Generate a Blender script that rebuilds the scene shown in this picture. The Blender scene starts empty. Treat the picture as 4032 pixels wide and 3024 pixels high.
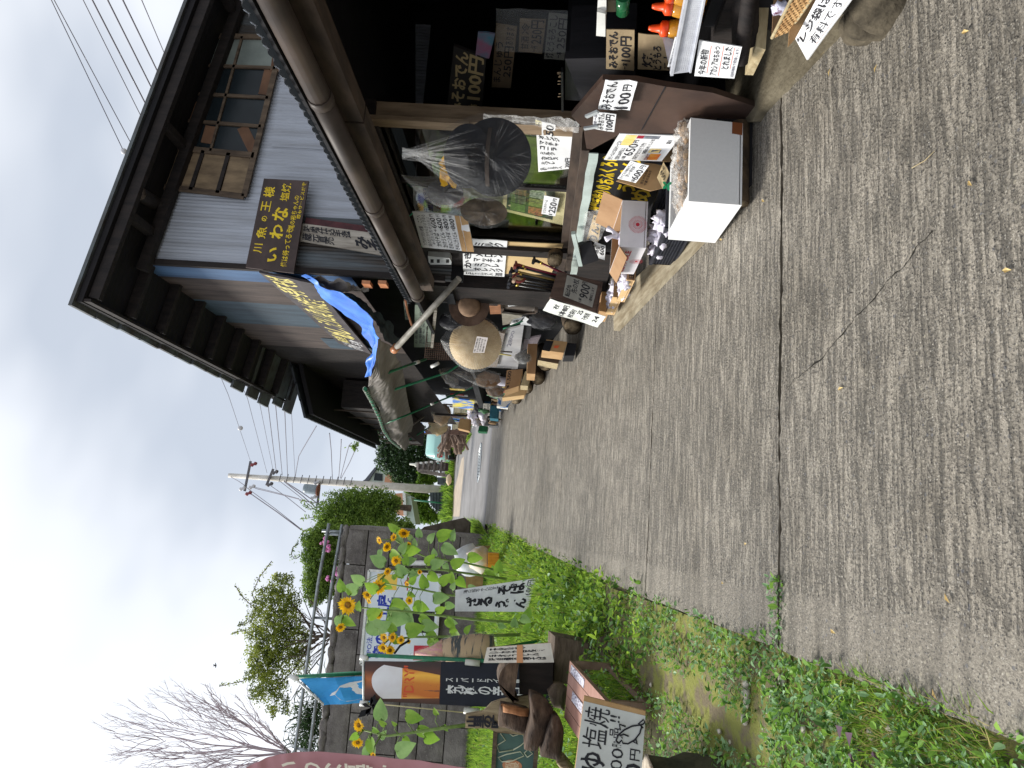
import bpy, math, random
import numpy as np
from mathutils import Vector, Matrix, noise
random.seed(7)
RNG = np.random.default_rng(11)
SC = bpy.context.scene
COL = SC.collection
# ------------------------------------------------------------------ camera
F = 3020.0                      # focal length in pixels of the 4032 x 3024 photograph
H = 1.55                        # eye height above the road under the camera
SLOPE = 0.144                   # the lane climbs away from the camera
def nrm(v):
    v = np.array(v, float); return v / np.linalg.norm(v)
Yc = nrm([946 - 1512, -(2091 - 2016), -F])          # direction of the lane in upright camera axes
zz = np.array([.064, 1, 0.]); zz[2] = -(zz[0] * Yc[0] + zz[1] * Yc[1]) / Yc[2]
Zc = nrm(zz); Xc = np.cross(Yc, Zc)
MC = np.array([Xc, Yc, Zc])
EYE = np.array([0, 0, H])
cd = bpy.data.cameras.new('camera'); cam = bpy.data.objects.new('camera', cd); COL.objects.link(cam)
cd.sensor_width = 36; cd.lens = F / 4032 * 36; cd.clip_start = .05; cd.clip_end = 3000
ax = MC @ np.array([0, -1, 0.]); ay = MC @ np.array([1, 0, 0.]); az = MC @ np.array([0, 0, 1.])   # camera held on its side
cam.matrix_world = Matrix(((ax[0], ay[0], az[0], EYE[0]), (ax[1], ay[1], az[1], EYE[1]), (ax[2], ay[2], az[2], EYE[2]), (0, 0, 0, 1)))
SC.camera = cam
# ------------------------------------------------------------------ world: cloudy sky
W = bpy.data.worlds.new('World'); SC.world = W; W.use_nodes = True
nt = W.node_tree; nt.nodes.clear()
def wn(t, **k):
    n = nt.nodes.new(t)
    for a, b in k.items(): setattr(n, a, b)
    return n
SUN_EL, SUN_AZ = math.radians(48), math.radians(-62)     # sun behind cloud, to the left and ahead
sky = wn('ShaderNodeTexSky', sky_type='NISHITA', sun_disc=False)
sky.sun_elevation = SUN_EL; sky.sun_rotation = SUN_AZ
tc = wn('ShaderNodeTexCoord'); mp = wn('ShaderNodeMapping'); mp.inputs['Scale'].default_value = (1.0, 1.0, 2.1)
nz = wn('ShaderNodeTexNoise'); nz.inputs['Scale'].default_value = 1.35; nz.inputs['Detail'].default_value = 4; nz.inputs['Roughness'].default_value = .48; nz.inputs['Distortion'].default_value = .25
mp.inputs['Location'].default_value = (3.1, .4, 1.7)
cr = wn('ShaderNodeValToRGB')
cr.color_ramp.elements[0].position = .38; cr.color_ramp.elements[0].color = (.60, .65, .73, 1)
cr.color_ramp.elements[1].position = .64; cr.color_ramp.elements[1].color = (1.1, 1.12, 1.15, 1)
e = cr.color_ramp.elements.new(.5); e.color = (.92, .95, 1.0, 1)
ml = wn('ShaderNodeVectorMath', operation='SCALE'); ml.inputs['Scale'].default_value = 7.6
mx = wn('ShaderNodeMixRGB'); mx.inputs[0].default_value = .86
bg = wn('ShaderNodeBackground'); bg.inputs['Strength'].default_value = .105
out = wn('ShaderNodeOutputWorld')
L = nt.links.new
L(tc.outputs['Generated'], mp.inputs['Vector']); L(mp.outputs[0], nz.inputs['Vector']); L(nz.outputs['Fac'], cr.inputs[0])
L(cr.outputs[0], ml.inputs[0]); L(sky.outputs[0], mx.inputs[1]); L(ml.outputs[0], mx.inputs[2]); L(mx.outputs[0], bg.inputs[0]); L(bg.outputs[0], out.inputs[0])
# sun, veiled by the cloud
sd = bpy.data.lights.new('sun', 'SUN'); sd.energy = 3.3; sd.angle = math.radians(16); sd.color = (1, .96, .88)
so = bpy.data.objects.new('sun', sd); COL.objects.link(so)
so.rotation_euler = Vector((-math.sin(-SUN_AZ) * math.cos(SUN_EL), math.cos(SUN_AZ) * math.cos(SUN_EL), math.sin(SUN_EL))).to_track_quat('Z', 'Y').to_euler()
SC.view_settings.view_transform = 'Standard'; SC.view_settings.look = 'None'; SC.view_settings.exposure = .5; SC.view_settings.gamma = 1
SC.cycles.max_bounces = 6; SC.cycles.transparent_max_bounces = 12
# ------------------------------------------------------------------ measuring helpers: a point of the photo -> a point in the place
CROP = {'a': (900, 0, 2.765), 'b': (1700, 0, 2.765), 'c': (2300, 0, 2.765), 'e': (2900, 0, 1.954), 'f': (300, 500, 2.212), 'g': (1200, 400, 2.212),
        'h': (1900, 300, 2.766), 'i': (2250, 450, 2.765), 'j': (1800, 750, 3.0157), 'k': (1500, 1100, 2.765), 'l': (1000, 1000, 2.765), 'm': (1500, 1600, 3.687),
        'n': (1200, 1950, 2.212), 'o': (1800, 1950, 2.765), 'p': (1300, 2424, 2.765), 'q': (1800, 2350, 2.458), 'r': (2000, 2424, 2.458), 's': (850, 1550, 2.212),
        't': (400, 1950, 1.5445), 'u': (500, 0, 2.074), 'v': (100, 0, 2.552), 'w': (250, 1000, 1.952), 'x': (2600, 2100, 1.545), 'y': (2800, 900, .793),
        'A': (1400, 2200, 2.38), 'B': (1600, 1400, 2.38), 'C': (1550, 1180, 3.1725), 'E': (1900, 1180, 2.975), 'L': (2900, 0, 2.117), 'N': (2400, 500, 3.174),
        'P': (1600, 800, 2.974), 'Q': (1600, 1680, 3.527), '0': (0, 0, .54861), '1': (0, 0, 1.)}
def ray(c):
    k, x, y = c; o = CROP[k]; px, py = o[0] + x / o[2], o[1] + y / o[2]
    return MC @ nrm([(3024 - py) - 1512, -(px - 2016), -F])
def at(c, X=None, Y=None, Z=None, g=None):
    r = ray(c)
    if X is not None: t = X / r[0]
    elif Y is not None: t = Y / r[1]
    elif Z is not None: t = (Z - H) / r[2]
    else: t = -(H - g) / (r[2] - SLOPE * r[1])       # on the lane, g above it
    return Vector(EYE + t * r)
def gz(y): return SLOPE * (y if y < 52 else 52)
# ------------------------------------------------------------------ materials
def lin(r, g=None, b=None):
    if g is None: r, g, b = r
    f = lambda c: (c / 255 / 12.92) if c <= 10.3 else ((c / 255 + .055) / 1.055) ** 2.4
    return (f(r), f(g), f(b))
MATS = {}
def mat(name, col, col2=None, rough=.8, scale=12, stretch=(1, 1, 1), bump=.15, bscale=None, metal=0, detail=5, lo=.35, hi=.65, spec=.4, coords='Object', trans=0, alpha=1, sheen=0, sss=0):
    if name in MATS: return MATS[name]
    m = bpy.data.materials.new(name); m.use_nodes = True; t = m.node_tree; b = t.nodes['Principled BSDF']
    n = lambda k: t.nodes.new(k)
    b.inputs['Roughness'].default_value = rough; b.inputs['Metallic'].default_value = metal; b.inputs['Specular IOR Level'].default_value = spec
    b.inputs['Base Color'].default_value = (*col, 1)
    if trans: b.inputs['Transmission Weight'].default_value = trans
    if alpha < 1: b.inputs['Alpha'].default_value = alpha
    tx = n('ShaderNodeTexCoord'); mpp = n('ShaderNodeMapping'); mpp.inputs['Scale'].default_value = stretch
    t.links.new(tx.outputs[coords], mpp.inputs['Vector'])
    if col2 is not None:
        nn = n('ShaderNodeTexNoise'); nn.inputs['Scale'].default_value = scale; nn.inputs['Detail'].default_value = detail; nn.inputs['Roughness'].default_value = .6
        r = n('ShaderNodeValToRGB'); r.color_ramp.elements[0].position = lo; r.color_ramp.elements[1].position = hi
        r.color_ramp.elements[0].color = (*col2, 1); r.color_ramp.elements[1].color = (*col, 1)
        t.links.new(mpp.outputs[0], nn.inputs['Vector']); t.links.new(nn.outputs['Fac'], r.inputs[0]); t.links.new(r.outputs[0], b.inputs['Base Color'])
    if bump:
        n2 = n('ShaderNodeTexNoise'); n2.inputs['Scale'].default_value = bscale or scale * 3; n2.inputs['Detail'].default_value = 4
        bp = n('ShaderNodeBump'); bp.inputs['Strength'].default_value = bump; bp.inputs['Distance'].default_value = .01
        t.links.new(mpp.outputs[0], n2.inputs['Vector']); t.links.new(n2.outputs['Fac'], bp.inputs['Height']); t.links.new(bp.outputs[0], b.inputs['Normal'])
    MATS[name] = m
    return m
def leafmat(name, col, col2, scale=3, trans=.35, rough=.55):
    if name in MATS: return MATS[name]
    m = bpy.data.materials.new(name); m.use_nodes = True; t = m.node_tree; b = t.nodes['Principled BSDF']; n = t.nodes.new
    o = t.nodes['Material Output']
    tx = n('ShaderNodeTexCoord'); nn = n('ShaderNodeTexNoise'); nn.inputs['Scale'].default_value = scale; nn.inputs['Detail'].default_value = 8; nn.inputs['Roughness'].default_value = .75
    r = n('ShaderNodeValToRGB'); r.color_ramp.elements[0].position = .36; r.color_ramp.elements[1].position = .66
    r.color_ramp.elements[0].color = (*col2, 1); r.color_ramp.elements[1].color = (*col, 1)
    t.links.new(tx.outputs['Object'], nn.inputs['Vector']); t.links.new(nn.outputs['Fac'], r.inputs[0]); t.links.new(r.outputs[0], b.inputs['Base Color'])
    b.inputs['Roughness'].default_value = rough; b.inputs['Specular IOR Level'].default_value = .3
    tr = n('ShaderNodeBsdfTranslucent'); mxs = n('ShaderNodeMixShader'); mxs.inputs[0].default_value = trans
    t.links.new(r.outputs[0], tr.inputs[0]); t.links.new(b.outputs[0], mxs.inputs[1]); t.links.new(tr.outputs[0], mxs.inputs[2]); t.links.new(mxs.outputs[0], o.inputs[0])
    MATS[name] = m
    return m
def plastic(name, col=(.9, .92, .95), a=.25, rough=.15, bump=.6, bscale=25):
    """thin wrinkled see-through film"""
    if name in MATS: return MATS[name]
    m = bpy.data.materials.new(name); m.use_nodes = True; t = m.node_tree; b = t.nodes['Principled BSDF']; n = t.nodes.new; o = t.nodes['Material Output']
    b.inputs['Base Color'].default_value = (*col, 1); b.inputs['Roughness'].default_value = rough; b.inputs['Specular IOR Level'].default_value = .9
    tp = n('ShaderNodeBsdfTransparent'); ms = n('ShaderNodeMixShader'); lw = n('ShaderNodeLayerWeight'); lw.inputs['Blend'].default_value = .35
    tx = n('ShaderNodeTexCoord'); n2 = n('ShaderNodeTexNoise'); n2.inputs['Scale'].default_value = bscale; n2.inputs['Detail'].default_value = 5; n2.inputs['Distortion'].default_value = 1.5
    bp = n('ShaderNodeBump'); bp.inputs['Strength'].default_value = bump; bp.inputs['Distance'].default_value = .02
    t.links.new(tx.outputs['Object'], n2.inputs['Vector']); t.links.new(n2.outputs['Fac'], bp.inputs['Height']); t.links.new(bp.outputs[0], b.inputs['Normal']); t.links.new(bp.outputs[0], lw.inputs['Normal'])
    mm = n('ShaderNodeMath'); mm.operation = 'MULTIPLY_ADD'; mm.inputs[1].default_value = .13; mm.inputs[2].default_value = a; mm.use_clamp = True
    t.links.new(lw.outputs['Facing'], mm.inputs[0]); t.links.new(mm.outputs[0], ms.inputs[0]); t.links.new(tp.outputs[0], ms.inputs[1]); t.links.new(b.outputs[0], ms.inputs[2]); t.links.new(ms.outputs[0], o.inputs[0])
    MATS[name] = m
    return m
# ------------------------------------------------------------------ mesh builder
def V(p): return Vector([float(q) for q in p])
class MB:
    def __init__(s): s.v = []; s.f = []; s.m = []; s.ml = []; s.sm = []
    def mi(s, m):
        if m not in s.ml: s.ml.append(m)
        return s.ml.index(m)
    def add(s, vs, fs, m, smooth=False):
        o = len(s.v); s.v += [tuple(q) for q in vs]; k = s.mi(m)
        for f in fs: s.f.append([o + i for i in f]); s.m.append(k); s.sm.append(smooth)
        return s
    def hexa(s, p, m):      # p: 4 front corners then 4 back corners in the same order
        return s.add(p, [(0, 1, 2, 3), (7, 6, 5, 4), (0, 4, 5, 1), (1, 5, 6, 2), (2, 6, 7, 3), (3, 7, 4, 0)], m)
    def box(s, c, d, m, rz=0, R=None):
        R = R or Matrix.Rotation(rz, 3, 'Z'); c = V(c); x, y, z = [q / 2 for q in d]
        pts = [c + R @ Vector((a * x, b * y, e * z)) for b in (-1, 1) for a, e in ((-1, -1), (1, -1), (1, 1), (-1, 1))]
        return s.hexa(pts, m)
    def span(s, a, b, m):   # axis-aligned box between two corners
        a, b = V(a), V(b); return s.box((a + b) / 2, [abs(q) for q in (b - a)], m)
    def beam(s, a, b, w, h, m, up=(0, 0, 1)):   # bar of section w x h from a to b
        a, b = V(a), V(b); d = (b - a); l = d.length; d.normalize(); u = V(up)
        if abs(d.dot(u)) > .97: u = Vector((0, 1, 0))
        sd_ = d.cross(u).normalized(); u = sd_.cross(d)
        R = Matrix((sd_, d, u)).transposed(); return s.box((a + b) / 2, (w, l, h), m, R=R)
    def tube(s, pts, r, m, n=8, cap=True, smooth=True):
        pts = [V(p) for p in pts]; k = len(pts)
        rr = r if isinstance(r, (list, tuple)) else [r] * k
        ring = []; prev = None
        for i, p in enumerate(pts):
            d = (pts[min(i + 1, k - 1)] - pts[max(i - 1, 0)]).normalized()
            if prev is None:
                u = d.orthogonal().normalized()
            else:
                u = (prev - d * prev.dot(d)).normalized()
            prev = u; w = d.cross(u)
            ring += [p + (u * math.cos(2 * math.pi * j / n) + w * math.sin(2 * math.pi * j / n)) * rr[i] for j in range(n)]
        fs = [(i * n + j, i * n + (j + 1) % n, (i + 1) * n + (j + 1) % n, (i + 1) * n + j) for i in range(k - 1) for j in range(n)]
        s.add(ring, fs, m, smooth)
        if cap:
            o = len(s.v) - k * n; q = s.mi(m)
            s.f += [[o + j for j in range(n)][::-1], [o + (k - 1) * n + j for j in range(n)]]; s.m += [q, q]; s.sm += [False, False]
        return s
    def lathe(s, prof, base, m, n=16, axis=(0, 0, 1), sq=1, smooth=True, wob=0):
        a = V(axis).normalized(); u = a.orthogonal().normalized(); w = a.cross(u); b = V(base); vs = []
        for i, (r, z) in enumerate(prof):
            for j in range(n):
                t = 2 * math.pi * j / n; q = 1 + (wob * noise.noise(Vector((math.cos(t) * 2, math.sin(t) * 2, z * 9 + b.x * 7))) if wob else 0)
                vs.append(b + a * z + (u * math.cos(t) + w * math.sin(t) * sq) * r * q)
        k = len(prof)
        s.add(vs, [(i * n + j, i * n + (j + 1) % n, (i + 1) * n + (j + 1) % n, (i + 1) * n + j) for i in range(k - 1) for j in range(n)], m, smooth)
        o = len(s.v) - k * n; q = s.mi(m)
        if prof[0][0] > 1e-4: s.f.append([o + j for j in range(n)][::-1]); s.m.append(q); s.sm.append(False)
        if prof[-1][0] > 1e-4: s.f.append([o + (k - 1) * n + j for j in range(n)]); s.m.append(q); s.sm.append(False)
        return s
    def grid(s, fn, nu, nv, m, smooth=True):
        vs = [fn(i / nu, j / nv) for j in range(nv + 1) for i in range(nu + 1)]
        return s.add(vs, [(j * (nu + 1) + i, j * (nu + 1) + i + 1, (j + 1) * (nu + 1) + i + 1, (j + 1) * (nu + 1) + i) for j in range(nv) for i in range(nu)], m, smooth)
    def slab(s, fn, nu, nv, th, nvec, m, mside=None, smooth=False):
        """sheet fn(u,v) with real thickness th behind it along -nvec"""
        n_ = V(nvec).normalized() * -th
        s.grid(fn, nu, nv, m, smooth); s.grid(lambda u, v: V(fn(1 - u, v)) + n_, nu, nv, mside or m, smooth)
        rim = [(i / nu, 0) for i in range(nu)] + [(1, j / nv) for j in range(nv)] + [(1 - i / nu, 1) for i in range(nu)] + [(0, 1 - j / nv) for j in range(nv)]
        vs = []
        for u, v in rim: p = V(fn(u, v)); vs += [p, p + n_]
        k = len(rim); s.add(vs, [(2 * i, 2 * i + 1, (2 * i + 3) % (2 * k), (2 * i + 2) % (2 * k)) for i in range(k)], mside or m)
        return s
    def prism(s, pts, d, m, mside=None):
        pts = [V(p) for p in pts]; d = V(d); n = len(pts)
        s.add(pts, [list(range(n))], m); s.add([p + d for p in pts], [list(range(n))[::-1]], m)
        s.add(pts + [p + d for p in pts], [(i, i + n, (i + 1) % n + n, (i + 1) % n) for i in range(n)], mside or m); return s
def build(name, mb, parent=None, loc=None, recalc=True):
    me = bpy.data.meshes.new(name)
    pl = Vector(parent['_p']) if parent is not None else (V(loc) if loc is not None else Vector((0, 0, 0)))
    vs = np.array(mb.v, dtype=np.float32).reshape(-1, 3) - np.array(pl, dtype=np.float32)
    me.from_pydata(vs.tolist(), [], mb.f)
    for m in mb.ml: me.materials.append(m)
    me.polygons.foreach_set('material_index', mb.m); me.polygons.foreach_set('use_smooth', mb.sm)
    o = bpy.data.objects.new(name, me); COL.objects.link(o)
    if parent is not None:
        o.parent = parent
        o['_p'] = [pl.x, pl.y, pl.z]
    else:
        o.location = pl; o['_p'] = [pl.x, pl.y, pl.z]
    return o
def thing(name, label, cat, loc, group=None):
    o = bpy.data.objects.new(name, None); COL.objects.link(o); o.location = V(loc); o.empty_display_size = .1
    o['label'] = label; o['category'] = cat; o['_p'] = [float(q) for q in loc]
    if group: o['group'] = group
    return o
def solo(name, mb, label, cat, loc, group=None, kind=None):
    o = build(name, mb, None, loc); o['label'] = label; o['category'] = cat
    if group: o['group'] = group
    if kind: o['kind'] = kind
    return o
def struct(name, mb, label, cat):
    o = build(name, mb); o['kind'] = 'structure'; o['label'] = label; o['category'] = cat
    return o
def rawmesh(name, vs, faces_n, mats, mi=None, parent=None, loc=None, smooth=True):
    """vs (n*k,3): n separate faces of k vertices each"""
    me = bpy.data.meshes.new(name); nv = len(vs); k = faces_n; nf = nv // k
    pl = Vector(parent['_p']) if parent is not None else (V(loc) if loc is not None else Vector((0, 0, 0)))
    vs = np.asarray(vs, np.float32) - np.array(pl, np.float32)
    me.vertices.add(nv); me.vertices.foreach_set('co', vs.ravel()); me.loops.add(nv); me.loops.foreach_set('vertex_index', np.arange(nv, dtype=np.int32))
    me.polygons.add(nf); me.polygons.foreach_set('loop_start', np.arange(0, nv, k, dtype=np.int32)); me.polygons.foreach_set('loop_total', np.full(nf, k, np.int32))
    for m in mats: me.materials.append(m)
    if mi is not None: me.polygons.foreach_set('material_index', np.asarray(mi, np.int32))
    me.update(calc_edges=True)
    o = bpy.data.objects.new(name, me); COL.objects.link(o)
    if parent is not None: o.parent = parent
    else: o.location = pl
    o['_p'] = [pl.x, pl.y, pl.z]
    return o
# ------------------------------------------------------------------ writing
TXT = {}
def glyphs(body, bold=.0, vert=False):
    key = (body, bold, vert)
    if key in TXT: return TXT[key]
    c = bpy.data.curves.new('t', 'FONT'); c.body = '\n'.join(body) if vert else body; c.resolution_u = 2; c.offset = bold; c.align_x = 'CENTER' if vert else 'LEFT'
    if vert: c.space_line = .86
    o = bpy.data.objects.new('t', c); COL.objects.link(o)
    me = bpy.data.meshes.new_from_object(o.evaluated_get(bpy.context.evaluated_depsgraph_get()))
    vs = [tuple(v.co[:2]) for v in me.vertices]; fs = [tuple(p.vertices) for p in me.polygons]
    bpy.data.objects.remove(o); bpy.data.curves.remove(c); bpy.data.meshes.remove(me)
    if vs:
        a = np.array(vs); lo = a.min(0); hi = a.max(0); a = (a - lo) / np.maximum(hi - lo, 1e-6)
    else: a = np.zeros((0, 2))
    TXT[key] = (a, fs); return TXT[key]
INK = mat('black_ink', (.012, .012, .018), rough=.7, bump=0)
def write(mb, surf, body, u0, v0, u1, v1, m=None, bold=.012, vert=False, jit=.012, tilt=0):
    """lay a line of writing on surf(u,v,lift); v runs down"""
    a, fs = glyphs(body, bold, vert)
    if not len(a): return
    vs = []; sx = random.random() * 50; asp = (u1 - u0)
    for x, y in a:
        n1 = noise.noise(Vector((x * 7 + sx, y * 5, 0))); n2 = noise.noise(Vector((x * 7, y * 5 + sx, 3)))
        u = u0 + (u1 - u0) * x + n1 * jit * .5; v = v1 + (v0 - v1) * y + n2 * jit * .8 + tilt * (x - .5)
        vs.append(surf(u, v, .0022))
    mb.add(vs, fs, m or INK)
def quad_surf(P, amp=0, seed=0, bow=0):
    TL, TR, BR, BL = [V(p) for p in P]
    n = (TR - TL).cross(BL - TL).normalized()
    if n.dot(V(EYE) - TL) < 0: n = -n
    w = (TR - TL).length
    def s(u, v, lift=0):
        p = (TL * (1 - u) + TR * u) * (1 - v) + (BL * (1 - u) + BR * u) * v
        d = lift + (amp * noise.noise(Vector((u * 3 + seed, v * 3, seed))) if amp else 0) + bow * w * (4 * u * (1 - u))
        return p + n * d
    return s, n
PAPER = mat('paper_white', (.80, .81, .83), (.70, .71, .73), rough=.75, scale=3, bump=.25, bscale=9)
CARD = mat('cardboard', lin(190, 155, 112), lin(170, 134, 92), rough=.85, scale=5, bump=.15, bscale=60)
def sign(name, label, P, lines, face=None, back=None, th=.006, cat='sign', amp=.003, bow=0, seed=None, parent=None, group=None, extra=None, frame=None, nu=8):
    """board or sheet with writing; P = TL, TR, BR, BL as read"""
    seed = random.random() * 99 if seed is None else seed
    s, n = quad_surf(P, amp, seed, bow); mb = MB()
    mb.slab(lambda u, v: s(u, v), nu, nu, th, n, face or PAPER, back or face or PAPER)
    c = (V(P[2]) + V(P[3])) / 2
    t = parent if parent is not None else thing(name, label, cat, c, group)
    b = build('board' if th > .004 else 'sheet', mb, t)
    if lines:
        ink = MB()
        for l in lines:
            l = list(l); kw = l.pop() if isinstance(l[-1], dict) else {}
            write(ink, s, *l, **kw)
        build('lettering', ink, b)
    if extra: extra(s, n, b, t)
    return t
def quadpx(cs, **k):
    return [at(c, **k) for c in cs]
# ================================================================== THE SETTING: lane and ground
DIRT = mat('soil', lin(112, 100, 80), lin(70, 72, 45), rough=.95, scale=2.2, bump=.8, bscale=40)
CONC = mat('old_concrete', lin(120, 112, 100), lin(85, 78, 66), rough=.9, scale=4, bump=.5, bscale=60)
def road_mat():
    m = bpy.data.materials.new('grooved_concrete'); m.use_nodes = True; t = m.node_tree; b = t.nodes['Principled BSDF']; n = t.nodes.new; l = t.links.new
    tx = n('ShaderNodeTexCoord')
    def mapped(s):
        q = n('ShaderNodeMapping'); q.inputs['Scale'].default_value = s; l(tx.outputs['Object'], q.inputs['Vector']); return q.outputs[0]
    def nz(vec, sc, det=4, ro=.6, dist=0):
        q = n('ShaderNodeTexNoise'); q.inputs['Scale'].default_value = sc; q.inputs['Detail'].default_value = det; q.inputs['Roughness'].default_value = ro; q.inputs['Distortion'].default_value = dist; l(vec, q.inputs['Vector']); return q.outputs['Fac']
    def ramp(v, p0, c0, p1, c1):
        q = n('ShaderNodeValToRGB'); q.color_ramp.elements[0].position = p0; q.color_ramp.elements[0].color = (*c0, 1); q.color_ramp.elements[1].position = p1; q.color_ramp.elements[1].color = (*c1, 1); l(v, q.inputs[0]); return q.outputs[0]
    def mixc(f, a, c, mode='MIX'):
        q = n('ShaderNodeMixRGB'); q.blend_type = mode
        for i, z in enumerate((f, a, c)):
            if isinstance(z, (int, float)): q.inputs[i].default_value = z
            elif isinstance(z, tuple): q.inputs[i].default_value = (*z, 1)
            else: l(z, q.inputs[i])
        return q.outputs[0]
    def mth(op, a, c=None, d=None):
        q = n('ShaderNodeMath'); q.operation = op
        for i, z in enumerate((a, c, d)):
            if z is None: continue
            if isinstance(z, (int, float)): q.inputs[i].default_value = z
            else: l(z, q.inputs[i])
        return q.outputs[0]
    big = nz(mapped((1, 1, 1)), .8, 3)
    base = ramp(big, .3, lin(152, 146, 136), .7, lin(176, 169, 158))
    fine = nz(mapped((1, 1, 1)), 95, 4, .75)
    base = mixc(.75, base, ramp(fine, .32, (.30, .29, .28), .68, (1.55, 1.52, 1.46)), 'MULTIPLY')
    # broom grooves across the lane
    sep = n('ShaderNodeSeparateXYZ'); l(tx.outputs['Object'], sep.inputs[0])
    groove = mth('MULTIPLY_ADD', mth('SUBTRACT', nz(mapped((1, 1, 1)), 75, 2, .6), .5), .38, nz(mapped((5.5, 44, 0)), 1.0, 4, .6, .35))
    wide = ramp(nz(mapped((1.1, 15, 0)), 1.0, 3, .55, .3), .36, (.66, .66, .66), .6, (1.12, 1.12, 1.12)); base = mixc(.85, base, wide, 'MULTIPLY')
    g2 = ramp(groove, .38, (0, 0, 0), .56, (1, 1, 1))
    edge = n('ShaderNodeMapRange'); edge.inputs['From Min'].default_value = -.17; edge.inputs['From Max'].default_value = -.13; l(mth('MULTIPLY_ADD', nz(mapped((1, 1, 1)), 3), .08, sep.outputs[0]), edge.inputs['Value'])
    tro = mth('MULTIPLY', mth('SUBTRACT', 1.0, g2), edge.outputs[0])
    base = mixc(mth('MULTIPLY', tro, .66), base, (.065, .060, .052))
    ev = n('ShaderNodeMapRange'); ev.inputs['To Min'].default_value = .80; l(edge.outputs[0], ev.inputs['Value']); base = mixc(1.0, base, ev.outputs[0], 'MULTIPLY')
    # aggregate: pale and dark stones
    vo = n('ShaderNodeTexVoronoi'); vo.inputs['Scale'].default_value = 105; l(mapped((1, 1, 1)), vo.inputs['Vector'])
    stone = mth('LESS_THAN', vo.outputs['Distance'], .36)
    sepc = n('ShaderNodeSeparateColor'); l(vo.outputs['Color'], sepc.inputs[0])
    pick = mth('MULTIPLY', stone, mth('GREATER_THAN', sepc.outputs[0], .80))
    base = mixc(mth('MULTIPLY', pick, .6), base, ramp(sepc.outputs[1], .2, (.62, .58, .50), .9, (.26, .25, .24)))
    pick2 = mth('MULTIPLY', stone, mth('LESS_THAN', sepc.outputs[0], .30))
    base = mixc(mth('MULTIPLY', pick2, .7), base, (.05, .05, .052))
    vo2 = n('ShaderNodeTexVoronoi'); vo2.inputs['Scale'].default_value = 46; l(mapped((1, 1, 1)), vo2.inputs['Vector'])
    sp2 = n('ShaderNodeSeparateColor'); l(vo2.outputs['Color'], sp2.inputs[0])
    pick3 = mth('MULTIPLY', mth('LESS_THAN', vo2.outputs['Distance'], .27), mth('GREATER_THAN', sp2.outputs[1], .78))
    base = mixc(mth('MULTIPLY', pick3, .8), base, ramp(sp2.outputs[2], .2, (.42, .38, .30), .8, (.16, .16, .17)))
    # damp dark stains
    st = ramp(nz(mapped((1, 1, 1)), 1.7, 5), .32, (.66, .63, .58), .5, (1, 1, 1)); base = mixc(.35, base, st, 'MULTIPLY')
    l(base, b.inputs['Base Color']); b.inputs['Roughness'].default_value = .62; b.inputs['Specular IOR Level'].default_value = .45
    hgt = mth('ADD', mth('MULTIPLY', tro, -1.0), mth('MULTIPLY', fine, 1.3))
    bp = n('ShaderNodeBump'); bp.inputs['Strength'].default_value = 1.0; bp.inputs['Distance'].default_value = .010; l(hgt, bp.inputs['Height']); l(bp.outputs[0], b.inputs['Normal'])
    return m
ROAD = road_mat()
def xl(y): return float(np.interp(y, [-2, 2.3, 5.3, 10, 14, 18.6], [-.47, -.44, -.40, -.27, -.12, .03]))
mb = MB(); BIG = 1
def gfn(u, v):
    x = -60 + 120 * u; y = -6 + 200 * v
    return (x, y, gz(y) - .06 + (.0))
mb.grid(gfn, 24, 60, DIRT); struct('ground', mb, 'bare brown soil and moss showing between the weeds beside the lane', 'ground')
JO = [at(('0', 1685, 900), g=0)[1], at(('o', 2065, 800), g=0)[1], at(('o', 1100, 400), g=0)[1], at(('o', 905, 300), g=0)[1]]
print('joints', JO)
mb = MB(); ys = [-3] + JO + [18.3]; gaps = [0, .022, .012, .008, .012, 0]
for i in range(len(ys) - 1):
    a, b_ = ys[i] + gaps[i] / 2, ys[i + 1] - gaps[i + 1] / 2; nv = max(8, int((b_ - a) * 14))
    def fn(u, v, a=a, b_=b_):
        y = a + (b_ - a) * v
        if v in (0, 1): y += .016 * noise.noise(Vector((u * 60, y * 3, v))) + .012 * noise.noise(Vector((u * 9, y, v * 5)))
        x0 = xl(y) + .018 * noise.noise(Vector((y * 3, 1, 0))) ; x1 = 2.75
        x = x0 + (x1 - x0) * u
        return (x, y, SLOPE * y + .004 * noise.noise(Vector((x, y, 5))))
    mb.slab(fn, 90, nv, .12, (0, 0, 1), ROAD, CONC)
struct('road', mb, 'steep lane of grooved grey concrete with weathered joints', 'road')
CRK = mat('crack_dirt', (.018, .016, .012), rough=1, bump=0)
mb = MB()
pts = [at(('y', *p), g=.0032) for p in ((235, 500), (262, 470), (300, 440), (350, 402), (378, 360), (420, 322), (455, 270), (490, 240), (520, 205), (545, 165), (590, 130), (640, 60), (690, 5))]
for i in range(len(pts) - 1):
    for k in range(6):
        p = pts[i].lerp(pts[i + 1], k / 6); q = pts[i].lerp(pts[i + 1], (k + 1) / 6); d = (q - p).cross(Vector((0, 0, 1))).normalized()
        j = lambda z: d * .012 * noise.noise(z * 23)
        w1, w2 = .0004 + .0050 * abs(noise.noise(p * 17)), .0008 + .0065 * abs(noise.noise(q * 17))
        mb.add([p + j(p) - d * w1, p + j(p) + d * w1, q + j(q) + d * w2, q + j(q) - d * w2], [(0, 1, 2, 3)], CRK)
struct('road_crack', mb, 'thin dark crack running diagonally across the concrete lane', 'crack')
ASPH = mat('asphalt', lin(132, 130, 130), lin(112, 110, 110), rough=.75, scale=1.2, bump=.2, bscale=150)
PATCH = mat('beige_concrete', lin(176, 162, 144), lin(150, 138, 124), rough=.85, scale=3, bump=.2)
mb = MB(); G_ = lambda p, g=0: at(p, g=g)
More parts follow.
